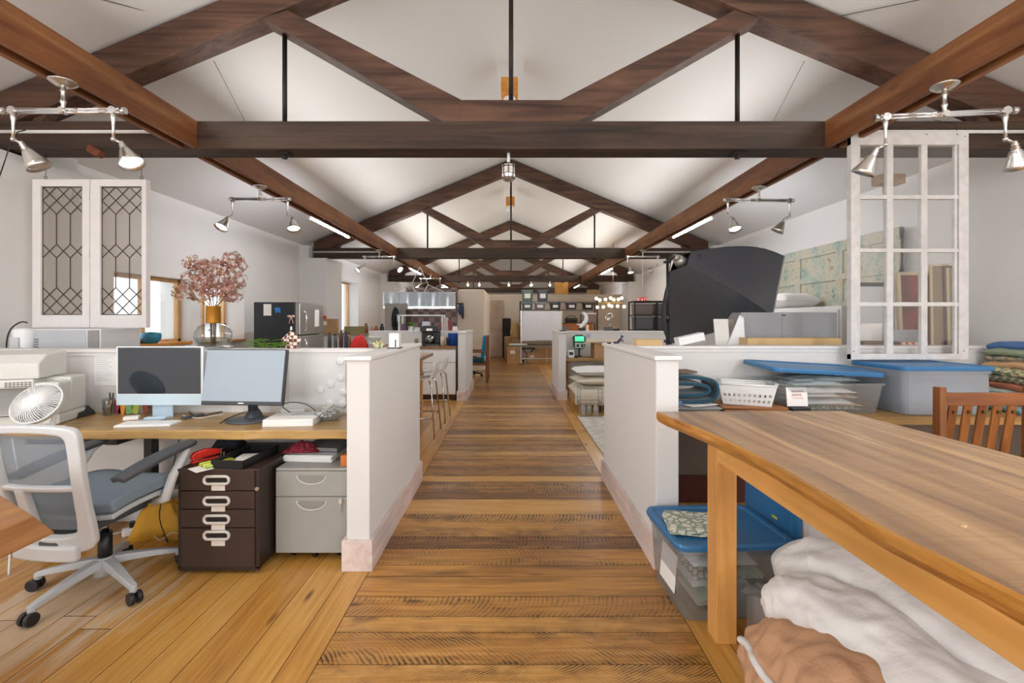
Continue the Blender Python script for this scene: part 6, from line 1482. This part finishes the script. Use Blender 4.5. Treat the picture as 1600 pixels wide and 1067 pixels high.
# things on the ledge of the right part of the left cross wall
t = thing('yellow_flowers', 'small bunch of yellow and white flowers on the half-wall ledge', 'flowers', (PX(592, 3.1), 3.10, 1.1562))
m = MB(); random.seed(4)
for i in range(40):
    c_ = Vector((rnd(-.03, .03), rnd(-.02, .02), rnd(.006, .05))); m.cur = random.choice((0, 1, 1, 2)); m.sphere(c_, (.007, .007, .005), 6, 4)
build(m, 'blooms', [mat('bloom_yellow', '#d8c23a', .7), mat('bloom_white', '#e8e4cc', .7), mat('fresh_green', '')], t)
m = MB()
for i in range(5): m.tube([(0, 0, .003), (.03*math.cos(i*1.3), .015*math.sin(i*1.3), .03)], .002, n=5)
build(m, 'stems', mat('fresh_green', ''), t)
t = thing('router_tower', 'upright white router tower at the back end of the left half wall', 'router', (PX(617, 3.3), 3.20, .0))
o_ = t; t.location = (PX(617, 3.12), 3.12, 1.1562); m = MB(); m.bb((-.035, -.03, 0), (.035, .03, .105)); build(m, 'case', WHITEP, t, bevel=.006); m = MB(); m.bb((.008, -.0315, .01), (.016, -.029, .06)); build(m, 'port_slot', BLACKP, t); m = MB(); m.bb((-.045, -.036, 0), (.045, .036, .008)); build(m, 'foot', BLACKP, t)
# refrigerator
fx, fy = PX(396, 6.8), 6.8
t = thing('refrigerator', 'stainless refrigerator with a dark grey side facing the viewer', 'refrigerator', (fx, fy, 0))
fw = PX(461, 6.8)-fx; fh = PZ(472, 6.8)
FS = mat('fridge_side', '#202327', .4); SS = mat('stainless', '#b4b1ac', .3, .9)
m = MB(); m.bb((0, 0, .03), (fw, .86, fh)); build(m, 'cabinet_body', FS, t, bevel=.012)
zsp = PZ(524, 6.8)
for z0, z1 in ((.06, zsp-.006), (zsp+.006, fh-.01)):
    m = MB(); m.bb((fw+.004, .0, z0), (fw+.075, .86, z1)); dr = build(m, 'door', SS, t, bevel=.012)
    m = MB(); a, b_ = (z0+.75, z1-.05) if z0 < .1 else (z0+.05, z1-.12); m.tube([(fw+.075, .09, a), (fw+.125, .10, a+.03), (fw+.125, .10, b_-.03), (fw+.075, .09, b_)], .012, n=8); build(m, 'door_handle', CHROME, dr)
for x in (.05, fw-.05):
    m = MB(); m.cyl((x, .06, 0), (x, .06, .035), .02, n=10); m.cyl((x, .8, 0), (x, .8, .035), .02, n=10); build(m, 'foot', BLACKP, t)
def mag(px0, py0, px1, py1, m_, name, lab, cat): 
    m = MB(); d_ = 6.796; m.bb((PX(px0, d_), d_-.004, PZ(py1, d_)), (PX(px1, d_), d_, PZ(py0, d_))); single(m, name, m_, lab, cat)
mag(412, 475, 424, 493, PAPER, 'paper_note', 'white paper note stuck on the dark side of the refrigerator', 'note')
t = thing('fridge_magnet', 'blue turtle-shaped magnet on the dark side of the refrigerator', 'magnet', P(434, 484, 6.79)); m = MB(); m.sphere((0, 0, 0), (.045, .006, .035), 14, 8); m.sphere((-.045, 0, .02), (.014, .005, .012), 8, 6); m.sphere((.03, 0, -.035), (.016, .005, .014), 8, 6); m.sphere((-.025, 0, -.035), (.016, .005, .014), 8, 6); build(m, 'shell', mat('magnet_blue', '#2a7cb8', .4), t)
t = thing('fridge_ribbon', 'pink bow ornament on the dark side of the refrigerator', 'bow', P(455, 495, 6.79)); m = MB()
for s_ in (-1, 1): m.sphere((s_*.03, 0, .008), (.03, .006, .02), 10, 6); m.tube([(0, 0, 0), (s_*.02, -.002, -.05), (s_*.03, 0, -.10)], .006, n=6)
build(m, 'bow', mat('bow_pink', '#d8b3a2', .7), t)
mt_ = MB(); fxr = fx+fw+.0775; mt_.bb((fxr, 7.30, PZ(510, 7.4)), (fxr+.004, 7.46, PZ(484, 7.4))); single(mt_, 'recipe_card', PAPER, 'white card hanging on the stainless refrigerator door', 'card')
# low wall with ledge behind the refrigerator and its objects
m = MB(); m.bb((-3.83, 9.32, 0), (-2.45, 9.44, 1.06)); w_ = struct(m, 'wall_kitchen_ledge', WALL, 'low white wall with a thin ledge at the back of the kitchen', 'half wall')
m = MB(); m.bb((-3.83, 9.24, 1.06), (-2.43, 9.46, 1.085)); build(m, 'cap', mat('ledge_wood', '#a58a6c', .6), w_)
LZ = 1.0852; d = 9.34
t = thing('shipping_carton', 'brown carton with a red bow on the kitchen ledge by the refrigerator', 'carton', (PX(517, d), d, LZ), .0)
m = MB(); m.bb((-.16, -.08, 0), (.12, .1, .29)); build(m, 'carton_body', CARD, t, bevel=.004); m = MB(); m.bb((-.15, -.083, .16), (-.05, -.08, .24)); build(m, 'label', PAPER, t); m = MB(); m.sphere((-.12, -.05, .32), (.06, .05, .04), 10, 6); build(m, 'red_bow', RED, t)
m = MB(); m.bb((-.22, -.06, 0), (.20, .08, .135)); single(m, 'planter_box', mat('moss_wood', '#8b8558', .8), 'low mossy wooden planter box on the kitchen ledge', 'planter', (PX(556, d), d, LZ), 0, bevel=.005)
for px, r_, h_, c_, lab in ((572, .045, .20, '#8a5a3c', 'tall brown jar beside the planter box'), (581, .035, .13, '#c08a78', 'short pink jar on the kitchen ledge'), (588, .05, .14, '#a8543a', 'terracotta pot on the kitchen ledge'), (597, .045, .19, '#2a2724', 'black jar at the right end of the kitchen ledge')):
    jar(px, d, r_, h_-.02, c_, 'ledge_jar', lab, 'jar', LZ, cap=c_, grp='jars on the kitchen ledge')
# shelf rack with plant, mirror, brick panel
m = MB(); m.bb((-2.75, 11.9, 0), (-1.42, 12.0, 2.2)); struct(m, 'wall_brick_panel', pattern('mauve_brick', '#8d7c78', '#6a5a58', 7, 'checker', .9, .5, .3), 'dull mauve brickwork panel at the back of the kitchen', 'wall')
t = thing('wall_mirror', 'grey panel with a dark oval mirror at the back left of the kitchen', 'mirror', (PX(609, 10.9), 10.9, 0))
m = MB(); w_ = .42; m.bb((-.12, 0, 0), (w_, .08, 1.75)); build(m, 'panel', mat('mirror_grey', '#a8a39c', .5), t, bevel=.005)
m = MB(); m.sphere((.14, -.01, PZ(500, 10.9)), (.10, .02, .31), 24, 14); build(m, 'oval_mirror', mat('dark_mirror', '#3a3f40', .08, .8), t)
m = MB(); m.bb((w_, -.15, 0), (w_+.08, .1, 1.6)); build(m, 'side_post', mat('dark_brown_wood', '#3d2c24', .6), t)
t = thing('metal_shelf_rack', 'white wire-framed shelf rack behind the kitchen drawers', 'shelf rack', (PX(625, 8.7), 8.62, 0))
w_ = (692-625)*8.7/F; m = MB()
for x in (0, w_):
    for y in (0, .3): m.bb((x-.012, y-.012, 0), (x+.012, y+.012, 1.45))
m.bb((0, -.012, 1.43), (w_, .012, 1.45)); m.bb((0, .29, 1.43), (w_, .31, 1.45)); build(m, 'frame', WHITEP, t)
for z_ in (.4, .78, 1.12):
    m = MB(); m.bb((0, 0, z_-.03), (w_, .3, z_)); build(m, 'shelf_board', WHITEP, t)
RZ_ = 1.1202
t = thing('green_plant', 'bushy green plant in a white pot on the wire-framed rack', 'potted plant', (PX(642, 8.75), 8.76, RZ_)); m = MB(); m.lathe([(0, 0), (.05, .002), (.065, .11), (.055, .11), (0, .1)], n=16); build(m, 'pot', WHITEP, t); m = MB()
for i in range(40):
    a, e = rnd(0, 6.28), rnd(.2, 1.3); r_ = rnd(.1, .17); m.grid(lambda u, v: Vector((math.cos(a)*math.cos(e)*r_*u-(v-.5)*.03*math.sin(a)*math.sin(PI*u), math.sin(a)*math.cos(e)*r_*u+(v-.5)*.03*math.cos(a)*math.sin(PI*u), .10+math.sin(e)*r_*u-.03*u*u)), 4, 2)
build(m, 'leaves', LEAF, t)
for i, (px, sx_, sz_, c_, lab, nm) in enumerate(((631, .07, .16, '#6b4a6e', 'purple packet on the wire-framed rack left of the plant', 'packet'), (652, .10, .09, '#d6d3cc', 'white folded cloth on the rack right of the plant', 'cloth'), (666, .16, .2, '#c9cdd4', 'pale glass jar heap on the wire-framed rack', 'jar'), (680, .10, .12, '#2c3050', 'navy tin on the wire-framed rack', 'tin'), (686, .06, .16, '#a03a34', 'red tin at the right end of the wire-framed rack', 'tin'))):
    m = MB(); m.taper((0, 0, 0), (sx_, .12), (sx_*.85, .1), sz_); single(m, nm, mat('rack_%d' % i, c_, .6), lab, nm, (PX(px, 8.72), 8.74, RZ_), rnd(-.2, .2), bevel=.012)
for i, (px, c_, lab) in enumerate(((640, '#3a3f44', 'dark storage tray on the lower shelf of the wire-framed rack'), (664, '#8a9260', 'olive storage box on the lower shelf of the wire-framed rack'))):
    m = MB(); m.taper((0, 0, 0), (.26, .2), (.28, .22), .2); single(m, 'storage_box', mat('rackbox_%d' % i, c_, .6), lab, 'box', (PX(px, 8.75), 8.77, .7802), 0, bevel=.01)
for i, (px, c_, sz_) in enumerate(((697, '#b8a49a', .24), (703, '#7d3a36', .2), (711, '#dcd9d4', .08))):
    m = MB(); m.taper((0, 0, 0), (.11, .08), (.08, .06), sz_); single(m, ('jar', 'tin', 'napkin_stack')[i], mat('capbit_%d' % i, c_, .6), ('pinkish jar', 'dark red tin', 'white napkin stack')[i] + ' on the far left half-wall ledge', ('jar', 'tin', 'napkins')[i], (PX(px, 8.36), 8.36, 1.156), 0, bevel=.01)
# long glass shade chandelier
t = thing('pendant_chandelier', 'row of glass drum shades hung by white cords over the kitchen', 'chandelier', (PX(656, 12.2), 11.2, 0))
k_ = 11.2/F
GLS = glass('shade_glass', '#dfe6ea', .2, .1, body=.35, bodycol='#dfe5ea')
random.seed(9)
def lx(px): return PX(px, 11.2)-t.location[0]
for i, px in enumerate((612, 636, 656, 676, 700)):
    r_ = .19; zt_, zb = PZ(457, 11.2), PZ(479, 11.2); m = MB(); m.lathe([(r_, zt_), (r_*1.02, (zt_+zb)/2), (r_, zb)], (lx(px), (-.06, .06)[i % 2], 0), n=24); sh = build(m, 'glass_shade', GLS, t)
    m = MB(); m.lathe([(0, zb+.01), (r_*.98, zb+.01), (r_*.98, zb-.05), (0, zb-.06)], (lx(px), (-.06, .06)[i % 2], 0), n=24); build(m, 'glowing_base', mat('soft_glow', '#f6f7f7', .5, emit=.55), sh)
m = MB(); zt_ = PZ(457, 11.2); ap = (lx(656), 0, 2.664)
for s_ in (-1, 1):
    mid = (lx(656+s_*13), 0, PZ(445, 11.2)); m.tube([ap, mid], .012, n=6); m.tube([mid, (lx(656+s_*40), 0, zt_)], .012, n=6); m.tube([mid, (lx(656+s_*6), 0, zt_)], .012, n=6)
build(m, 'cord', WHITEP, t)
m = MB(); m.bb((lx(603), -.02, zt_-.01), (lx(712), .02, zt_+.01)); build(m, 'rail', WHITEP, t)
t.location[0] += PX(656, 11.2)-PX(656, 12.2) if False else 0
# hooks and hanging things by the closet
t = thing('wall_hook_rack', 'dark hook rack with hanging bags on the cream closet', 'hook rack', (PX(722, 11.95), 11.99, 0)); m = MB(); m.bb((-.14, -.03, 1.76), (.03, .0, 1.80)); build(m, 'rail', mat('dark_brown_wood', ''), t)
m = MB(); m.sphere((-.04, -.07, 1.62), (.07, .04, .14), 12, 8); build(m, 'blue_bag', mat('bag_blue', '#34486c', .8), t); m = MB(); m.tube([(.02, -.03, 1.78), (.04, -.05, 1.6), (.02, -.05, 1.45)], .012, n=6); m.sphere((.02, -.06, 1.48), (.03, .03, .11), 10, 6); build(m, 'dark_strap', IRON, t)
# desk and blue chairs beyond the far left half wall
t = thing('far_desk', 'pale desk behind the far left half wall beside the blue chair', 'desk', (-1.85, 9.35, 0)); m = MB(); m.bb((0, 0, .76), (.92, 1.0, .80)); build(m, 'desk_top', WHITEP, t, bevel=.004)
for x in (.06, .86):
    for y in (.06, .94):
        m = MB(); m.bb((x-.025, y-.025, 0), (x+.025, y+.025, .76)); build(m, 'leg', IRON, t)
t = thing('blue_armchair', 'blue upholstered chair with wooden arms past the far left half wall', 'armchair', (-.80, 10.2, 0), 0)
CB = mat('azure_fabric', '#1f93c9', .85); WR = wood('mission_oak', '')
m = MB(); m.bb((-.25, -.26, .40), (.2, .26, .50)); build(m, 'seat', mat('teal_dark_fabric', '#1d4b50', .9), t, bevel=.03)
m = MB(); m.box((.20, 0, .76), (.08, .46, .50), RY(.12)); build(m, 'backrest', CB, t, bevel=.03)
for y in (-.28, .28):
    for x in (-.22, .27):
        m = MB(); m.bb((x-.025, y-.025, 0), (x+.025, y+.025, .66 if x < 0 else 1.0)); build(m, 'leg', WR, t, bevel=.004)
    m = MB(); m.bb((-.27, y-.03, .64), (.27, y+.03, .67)); build(m, 'armrest', WR, t, bevel=.006)
m = MB(); m.bb((-.22, -.3, .36), (.27, -.25, .41)); m.bb((-.22, .25, .36), (.27, .3, .41)); build(m, 'seat_rail', WR, t)
t = thing('black_chair_base', 'black five-star base of a swivel stool under the far desk', 'swivel stool', (-1.0, 10.9, 0)); m = MB()
for k_ in range(5):
    a = 2*PI*k_/5; m.tube([(0, 0, .12), (.3*math.cos(a), .3*math.sin(a), .07)], [.03, .018], n=8); m.sphere((.3*math.cos(a), .3*math.sin(a), .03), .03, 10, 6)
build(m, 'star_base', BLACKP, t); m = MB(); m.cyl((0, 0, .1), (0, 0, .42), .025, n=10); build(m, 'column', BLACKP, t); m = MB(); m.cyl((0, 0, .42), (0, 0, .48), .2, n=24); build(m, 'seat', BLACKP, t, bevel=.01)
# ================================================================ FAR END
d = 13.9; k_ = d/F
t = thing('whiteboard', 'blank white rolling whiteboard on a metal stand at the end of the aisle', 'whiteboard', (PX(846, d), d, 0)); hw = 31*k_; z0, z1 = PZ(531, d), PZ(486, d)
m = MB(); m.bb((-hw, -.012, z0), (hw, .012, z1)); build(m, 'board', mat('whiteboard_white', '#dfe3ea', .25), t, bevel=.004)
m = MB()
for x in (-hw-.02, hw+.02): m.bb((x-.015, -.015, .06), (x+.015, .015, z1+.01)); m.bb((x-.02, -.28, .05), (x+.02, .28, .09))
m.bb((-hw-.02, -.02, z0-.03), (hw+.02, .02, z0)); m.bb((-hw-.02, -.015, .16), (hw+.02, .015, .19)); build(m, 'stand_frame', NICK, t)
for x in (-hw-.02, hw+.02):
    for y in (-.26, .26): m = MB(); m.cyl((x-.012, y, .025), (x+.012, y, .025), .025, n=12); build(m, 'caster', BLACKP, t)
m = MB(); m.bb((-hw, -.07, z0-.012), (hw, -.012, z0)); build(m, 'pen_tray', NICK, t)
# rack of bins
d = 15.0; k_ = d/F
t = thing('steel_rack', 'grey steel shelf rack of plastic bins behind the whiteboard', 'shelf rack', (PX(813, d), d, 0)); w_ = 120*k_; m = MB()
for x in (0, w_*.5, w_):
    for y in (0, .45): m = MB(); m.bb((x-.02, y-.02, 0), (x+.02, y+.02, 1.97)); build(m, 'upright', IRON, t)
SH = [PZ(471, d), PZ(483.5, d), PZ(505, d), .55]
for z_ in SH: m = MB(); m.bb((-.02, -.02, z_-.035), (w_+.02, .47, z_)); build(m, 'shelf_board', mat('rack_grey', '#6f675f', .6), t)
random.seed(2)
def rbin(px, z, c_, lab, w_=.36, h_=.26, body=.5):
    t = thing('rack_bin', lab, 'storage bin', (PX(px, 15.05), 15.16, z+.001), 0, 'plastic bins on the steel rack')
    bin_shell(t, w_, .34, h_, glass('rb_%s' % c_[1:], c_, .08, .2, body=body, bodycol=c_), .85)
    m = MB(); m.bb((-w_/2-.01, -.18, h_), (w_/2+.01, .18, h_+.02)); build(m, 'lid', mat('rl_%s' % c_[1:], c_, .5), t, bevel=.004)
    m = MB(); m.box((0, -.168, h_*.5), (w_*.5, .004, h_*.42), RX(-.08)); build(m, 'label', PAPER, t)
    m = MB(); m.bb((-w_*.36, -.12, .02), (w_*.36, .12, h_*.8)); build(m, 'contents', mat('rbc_%s' % c_[1:], c_, .9), t, bevel=.02)
rbin(824, SH[0], '#8fa59c', 'greenish bin with a white label on the rack top, above the whiteboard\'s left edge', .38, .36); rbin(848, SH[0], '#7d7f90', 'blue-grey bin with a white label on the rack top, right of the greenish bin', .36, .36)
for px, c_, lab in ((824, '#7fa0aa', 'shallow teal bin at the left end of the rack\'s second shelf'), (844, '#b9bcc2', 'pale bin with a big white label on the second shelf of the rack'), (868, '#6d7683', 'slate bin in the middle of the rack\'s second shelf'), (893, '#6f6a80', 'violet-grey bin on the second shelf of the rack'), (919, '#3d4656', 'dark navy bin at the right end of the rack\'s second shelf')):
    rbin(px, SH[1], c_, lab, .36, .21)
t = thing('woven_basket', 'dark oval woven basket on the third rack shelf right of the whiteboard', 'basket', (PX(893, 15.05), 15.15, SH[2]+.001)); m = MB(); m.lathe([(0, 0), (.17, .004), (.22, .12), (.2, .18), (.17, .18), (0, .15)], (0, 0, 0), Matrix.Diagonal((1, .7, 1)), n=24); build(m, 'basket_body', mat('dark_weave', '#3b3833', .8, bump=.4, bscale=90), t); m = MB(); m.tube([(-.18, 0, .15), (-.1, 0, .24), (.1, 0, .24), (.18, 0, .15)], .012, n=6); build(m, 'handle', mat('dark_weave', ''), t)
t = thing('book_crate', 'white-topped dark crate on the third rack shelf, right of the woven basket', 'crate', (PX(920, 15.05), 15.15, SH[2]+.001)); m = MB(); m.bb((-.25, -.16, 0), (.25, .16, .3)); build(m, 'crate_body', mat('crate_grey', '#8b7f78', .7), t, bevel=.006); m = MB(); m.bb((-.24, -.17, .30), (.24, .15, .34)); build(m, 'paper_top', PAPER, t)
t = thing('wooden_chest', 'orange-brown wooden chest standing before the steel rack', 'chest', (PX(902, 14.6), 14.62, 0)); m = MB(); m.bb((-.47, -.16, .0), (.47, .16, 1.24)); build(m, 'chest_body', wood('chest_wood', ['#8a4e22', '#a5652e', '#b8763a'], 'x', 4, 10, .5, .1), t, bevel=.01); m = MB(); m.bb((-.48, -.17, 1.24), (.48, .17, 1.27)); build(m, 'chest_top', mat('chest_dark', '#5a3820', .5), t); m = MB(); m.bb((.26, -.166, 1.0), (.34, -.158, 1.2)); build(m, 'label', PAPER, t)
# plywood panels above the rack
t = thing('plywood_panel', 'orange plywood panel standing above the rack by the far truss', 'panel', (PX(877, 17.0), 17.0, 0)); m = MB(); m.bb((-.24, 0, 0), (.26, .04, PZ(440, 17))); build(m, 'sheet', wood('plywood', ['#c48a3c', '#d69c4c', '#e0ac60'], 'z', 3, 8, .5, .05, knots=False), t)
m = MB(); m.bb((-.24, 0, 0), (.26, .03, PZ(452.5, 16.9))); single(m, 'slatted_panel', wood('pale_slats', ['#b09468', '#c0a57a'], 'x', 4, 10, .6, .1, knots=False), 'pale slatted board standing right of the orange plywood panel', 'panel', (PX(927, 16.9), 16.9, 0), 0)
# cartons on the floor
def carton(px0, px1, py0, d, dep, lab, c_=CARD, base=0, label=True, name='cardboard_box'):
    t = thing(name, lab, 'cardboard box', (PX(px0, d), d, base), 0, 'cartons at the end of the aisle'); w_ = (px1-px0)*d/F; h_ = PZ(py0, d)-base
    m = MB(); m.bb((0, 0, 0), (w_, dep, h_)); build(m, 'carton_body', c_, t, bevel=.006)
    m = MB(); m.bb((w_*.45, -.001, -0+h_*.02), (w_*.55, dep*.5, h_+.0015)); build(m, 'packing_tape', mat('tape', ''), t)
    if label: m = MB(); m.bb((w_*.25, -.004, h_*.62), (w_*.62, -.0005, h_*.80)); build(m, 'label', PAPER, t)
    return h_
carton(792, 812.5, 542, 13.75, .40, 'tall brown carton with a white label at the left foot of the whiteboard')
t = thing('lidded_tub', 'shallow clear tub with a white lid on the tall brown carton', 'tub', (PX(797, 13.6), 13.78, PZ(542, 13.75)+.001)); m = MB(); m.bb((-.02, 0, 0), (.50, .36, .05)); build(m, 'tub_body', CLR2, t, bevel=.01); m = MB(); m.bb((-.04, -.02, .05), (.52, .38, .08)); build(m, 'lid', WHITEP, t, bevel=.008)
carton(838, 870, 544, 14.2, .4, 'wide brown carton under the whiteboard', label=False)
carton(824, 841, 552, 14.1, .35, 'low brown carton with a white label under the whiteboard\'s left half')
m = MB(); m.lathe([(0, 0), (.05, .002), (.055, .16), (.03, .2), (.03, .24), (0, .24)], n=14); single(m, 'clear_bottle', glass('jar_glass', ''), 'clear plastic bottle between the cartons under the whiteboard', 'bottle', (PX(821, 13.95), 13.98, 0), 0)
carton(788, 799, 526, 15.6, .4, 'tall narrow brown carton left of the tan sack', label=False)
carton(799, 812, 530, 15.4, .4, 'brown carton under the tan sack', label=False)
t = thing('tan_sack', 'bulging tan paper sack on the carton left of the whiteboard', 'sack', (PX(805, 15.4), 15.6, PZ(530, 15.4)+.001)); m = MB(); m.lathe([(0, 0), (.15, .0), (.17, .2), (.15, .42), (.11, .52), (.13, .58), (0, .56)], (0, 0, 0), Matrix.Diagonal((1, .8, 1)), n=16); build(m, 'sack_body', CARDL, t)
m = MB(); m.bb((-.18, 0, 0), (.12, .15, PZ(497, 16))); single(m, 'dark_coat_stand', mat('dark_coat', '#2b2522', .9), 'dark coats hanging behind the tan sack', 'coats', (PX(793, 16.1), 16.2, 0), 0, bevel=.04)
t = thing('folding_stool', 'black folding stool under the whiteboard', 'stool', (PX(826, 14.6), 14.65, 0)); m = MB(); m.bb((-.22, -.15, .42), (.2, .15, .46)); build(m, 'seat', BLACKP, t, bevel=.01); m = MB(); m.tube([(-.2, -.12, 0), (.18, -.12, .43)], .015, n=8); m.tube([(.18, -.12, 0), (-.2, -.12, .43)], .015, n=8); m.tube([(-.2, .12, 0), (.18, .12, .43)], .015, n=8); m.tube([(.18, .12, 0), (-.2, .12, .43)], .015, n=8); build(m, 'leg', BLACKP, t)
# globe bulb chandelier
t = thing('pendant_globe_chandelier', 'modern chandelier with two tiers of glowing globe bulbs at the far right', 'chandelier', (PX(958, 13.0), 13.0, 0)); m = MB(); zc_ = PZ(472, 13.0)
def gx(px): return (px-958)*13.0/F
m.cyl((0, 0, zc_-.05), (0, 0, roofz(PX(958, 13))), .008, n=8); m.cyl((gx(935), 0, zc_-.02), (gx(975), 0, zc_-.02), .012, n=8); m.bb((gx(935), -.02, zc_-.045), (gx(962), .02, zc_-.02)); build(m, 'frame', mat('brass_dull', '#a08a5a', .4, .7), t)
for px, py in ((933, 466), (938, 468.5), (945, 468), (953, 466), (960, 468), (967, 467.5), (972, 465.5), (933, 480), (943, 479.5), (952, 477), (956, 478.5), (964, 478.5), (975, 479)):
    m = MB(); m.sphere((gx(px), rnd(-.12, .12), PZ(py, 13.0)), .042, 12, 8); build(m, 'globe_bulb', WARMB, t)
# awards on the far right half wall
AZ = 1.1562; d = 8.26
t = thing('crystal_award', 'curved white crystal award on the far right half-wall ledge', 'award', (PX(908, d), d, AZ)); m = MB(); m.bb((-.05, -.04, 0), (.07, .04, .05)); build(m, 'base', BLACKP, t, bevel=.004)
m = MB(); pts = dense([(-.02, 0, .05), (.02, 0, .10), (.08, 0, .17), (.09, 0, .26), (.03, 0, .34)], 5); m.tube(pts, [.02+.018*math.sin(PI*i/(len(pts)-1)) for i in range(len(pts))], n=10); m.tube([(-.08, 0, .12), (0, 0, .10), (.05, 0, .13)], [.006, .022, .02], n=8); build(m, 'crystal', SOLIDGL, t)
t = thing('wire_sculpture', 'twisted silver figure on a dark base on the far right half-wall ledge', 'sculpture', (PX(951, d), d, AZ)); m = MB(); m.bb((-.09, -.05, 0), (.07, .05, .07)); build(m, 'base', mat('slate_base', '#5c5f63', .5), t, bevel=.004)
m = MB(); m.tube(dense([(0, 0, .07), (.03, 0, .14), (-.05, 0, .21), (-.03, 0, .29), (.04, .01, .31), (.07, 0, .26), (.02, -.02, .22), (.03, 0, .15)], 5), .012, n=8); m.sphere((.0, 0, .2), (.03, .02, .05), 10, 6); build(m, 'figure', NICK, t)
slab('dark_case', 'flat dark case lying right of the silver figure on the ledge', 'case', (PX(962, d), d), (.12, .08, .04), 0, BLACKP, AZ)
slab('dark_plate', 'thin dark plate at the left end of the far right half-wall ledge', 'plate', (PX(875, 8.3), 7.95), (.10, .3, .012), 0, IRON, AZ)
slab('small_box', 'small grey box left of the crystal award', 'box', (PX(884, d), d), (.08, .06, .08), .1, mat('slate_base', ''), AZ)
# exit sign and bin rack at right
d = 11.6; k_ = d/F
t = thing('exit_sign', 'red EXIT sign hanging at the far right', 'exit sign', (PX(1004.5, d), d, PZ(473, d))); m = MB(); w_ = 15.5*k_; m.bb((-w_/2, 0, 0), (w_/2, .05, 8.5*k_)); build(m, 'sign_box', mat('exit_red', '#d8342a', .5, emit=.25), t, bevel=.005)
cu = bpy.data.curves.new('exit_text', 'FONT'); cu.body = 'EXIT'; cu.size = .135; cu.align_x = 'CENTER'; cu.extrude = .002
to = bpy.data.objects.new('tmp_text', cu); COL.objects.link(to); dg = bpy.context.evaluated_depsgraph_get(); me = bpy.data.meshes.new_from_object(to.evaluated_get(dg)); bpy.data.objects.remove(to)
me.materials.clear(); me.materials.append(mat('exit_white', '#ffece6', .5, emit=.3)); lo = bpy.data.objects.new('lettering', me); COL.objects.link(lo); lo.parent = t; lo.location = (0, -.004, .022); lo.rotation_euler = (PI/2, 0, 0)
m = MB(); m.cyl((0, .025, 8.5*k_), (0, .025, roofz(PX(1004, d))-PZ(473, d)), .008, n=8); build(m, 'stem', WHITEP, t)
d = 9.9; k_ = d/F
t = thing('bin_rack', 'dark-framed rack with large grey plastic bins at the right wall', 'shelf rack', (PX(992, d), d, 0)); w_ = .95; zs = [.55, PZ(515, d), PZ(491.5, d)]; m = MB()
for x in (0, w_*.5, w_):
    for y in (0, .5): m = MB(); m.bb((x-.015, y-.015, 0), (x+.015, y+.015, PZ(470, d))); build(m, 'upright', BLACKP, t)
for z_ in zs + [PZ(470, d)]: m = MB(); m.bb((-.02, -.02, z_-.025), (w_+.02, .52, z_)); build(m, 'shelf_board', IRON, t)
for i, (x, z_, hh, lab) in enumerate(((.24, zs[1], .27, 'grey bin on the middle shelf of the dark rack, left'), (.71, zs[1], .27, 'grey bin on the middle shelf of the dark rack, right'), (.24, zs[2], .23, 'pale bin with reddish contents on the top shelf of the dark rack'), (.71, zs[2], .23, 'olive-grey bin on the top shelf of the dark rack'))):
    t = thing('grey_bin', lab, 'storage bin', (PX(992, d)+x, d+.25, z_+.001), 0, 'bins on the dark rack'); c_ = ('#9a9da3', '#8f939a', '#b9a9a6', '#8d9088')[i]
    bin_shell(t, .42, .42, hh, glass('gb_%d' % i, c_, .08, .2, body=.6, bodycol=c_), .9); m = MB(); m.bb((-.215, -.215, hh), (.215, .215, hh+.02)); build(m, 'lid', mat('gbl_%d' % i, ('#9ea2a8', '#9ea2a8', '#c9c3bf', '#8d9088')[i], .5), t, bevel=.004); m = MB(); m.bb((-.15, -.15, .02), (.15, .15, hh*.75)); build(m, 'contents', mat('gbc_%d' % i, c_, .9), t, bevel=.02)
# ================================================================ CAMERA, LIGHT
cam = bpy.data.cameras.new('Camera'); co = bpy.data.objects.new('Camera', cam); COL.objects.link(co)
cam.sensor_width = 36; cam.lens = F/1600*36; cam.clip_start = .05; cam.clip_end = 200
co.location = (0, 0, H); co.rotation_euler = (PI/2, 0, 0)
cam.shift_x = (800 - X0)/1600; cam.shift_y = -(533.5 - Y0)/1600
SC.camera = co
w = bpy.data.worlds.new('World'); SC.world = w; w.use_nodes = True
bg = w.node_tree.nodes['Background']; bg.inputs['Color'].default_value = (.86, .93, 1, 1); bg.inputs['Strength'].default_value = 2.0
def area(name, loc, rot, sx, sy, power, col=(1, .98, .95)):
    l = bpy.data.lights.new(name, 'AREA'); l.shape = 'RECTANGLE'; l.size = sx; l.size_y = sy; l.energy = power; l.color = col
    o = bpy.data.objects.new(name, l); COL.objects.link(o); o.location = loc; o.rotation_euler = rot
    return o
# added fill lights without fixtures above the beams, brightening the ceiling
for i, (a, b_) in enumerate(spans):
    for s in (-1, 1): area('ceiling_fill', (s*2.42, (a+b_)/2, 2.91), (PI, -s*.85, 0), .1, b_-a-.4, (30, 35, 46, 42)[i], (1, .985, .96) if i < 2 else (1, .95, .87))
# daylight at the back windows and the two added side windows
for x in (-2.02, 2.02): area('daylight', (x, -3.25, 1.7), (PI/2, 0, 0), 2.5, 2.0, 75, (.97, .98, 1))
area('daylight', (-4.55, -1.4, 1.65), (PI/2, 0, -PI/2), 1.5, 1.3, 30, (.95, .97, 1))
area('daylight', (4.55, -1.4, 1.65), (PI/2, 0, PI/2), 1.5, 1.3, 30, (.95, .97, 1))
vs = SC.view_settings; vs.view_transform = 'Standard'; vs.look = 'None'; vs.gamma = 1; vs.use_curve_mapping = False; vs.exposure = 0.3
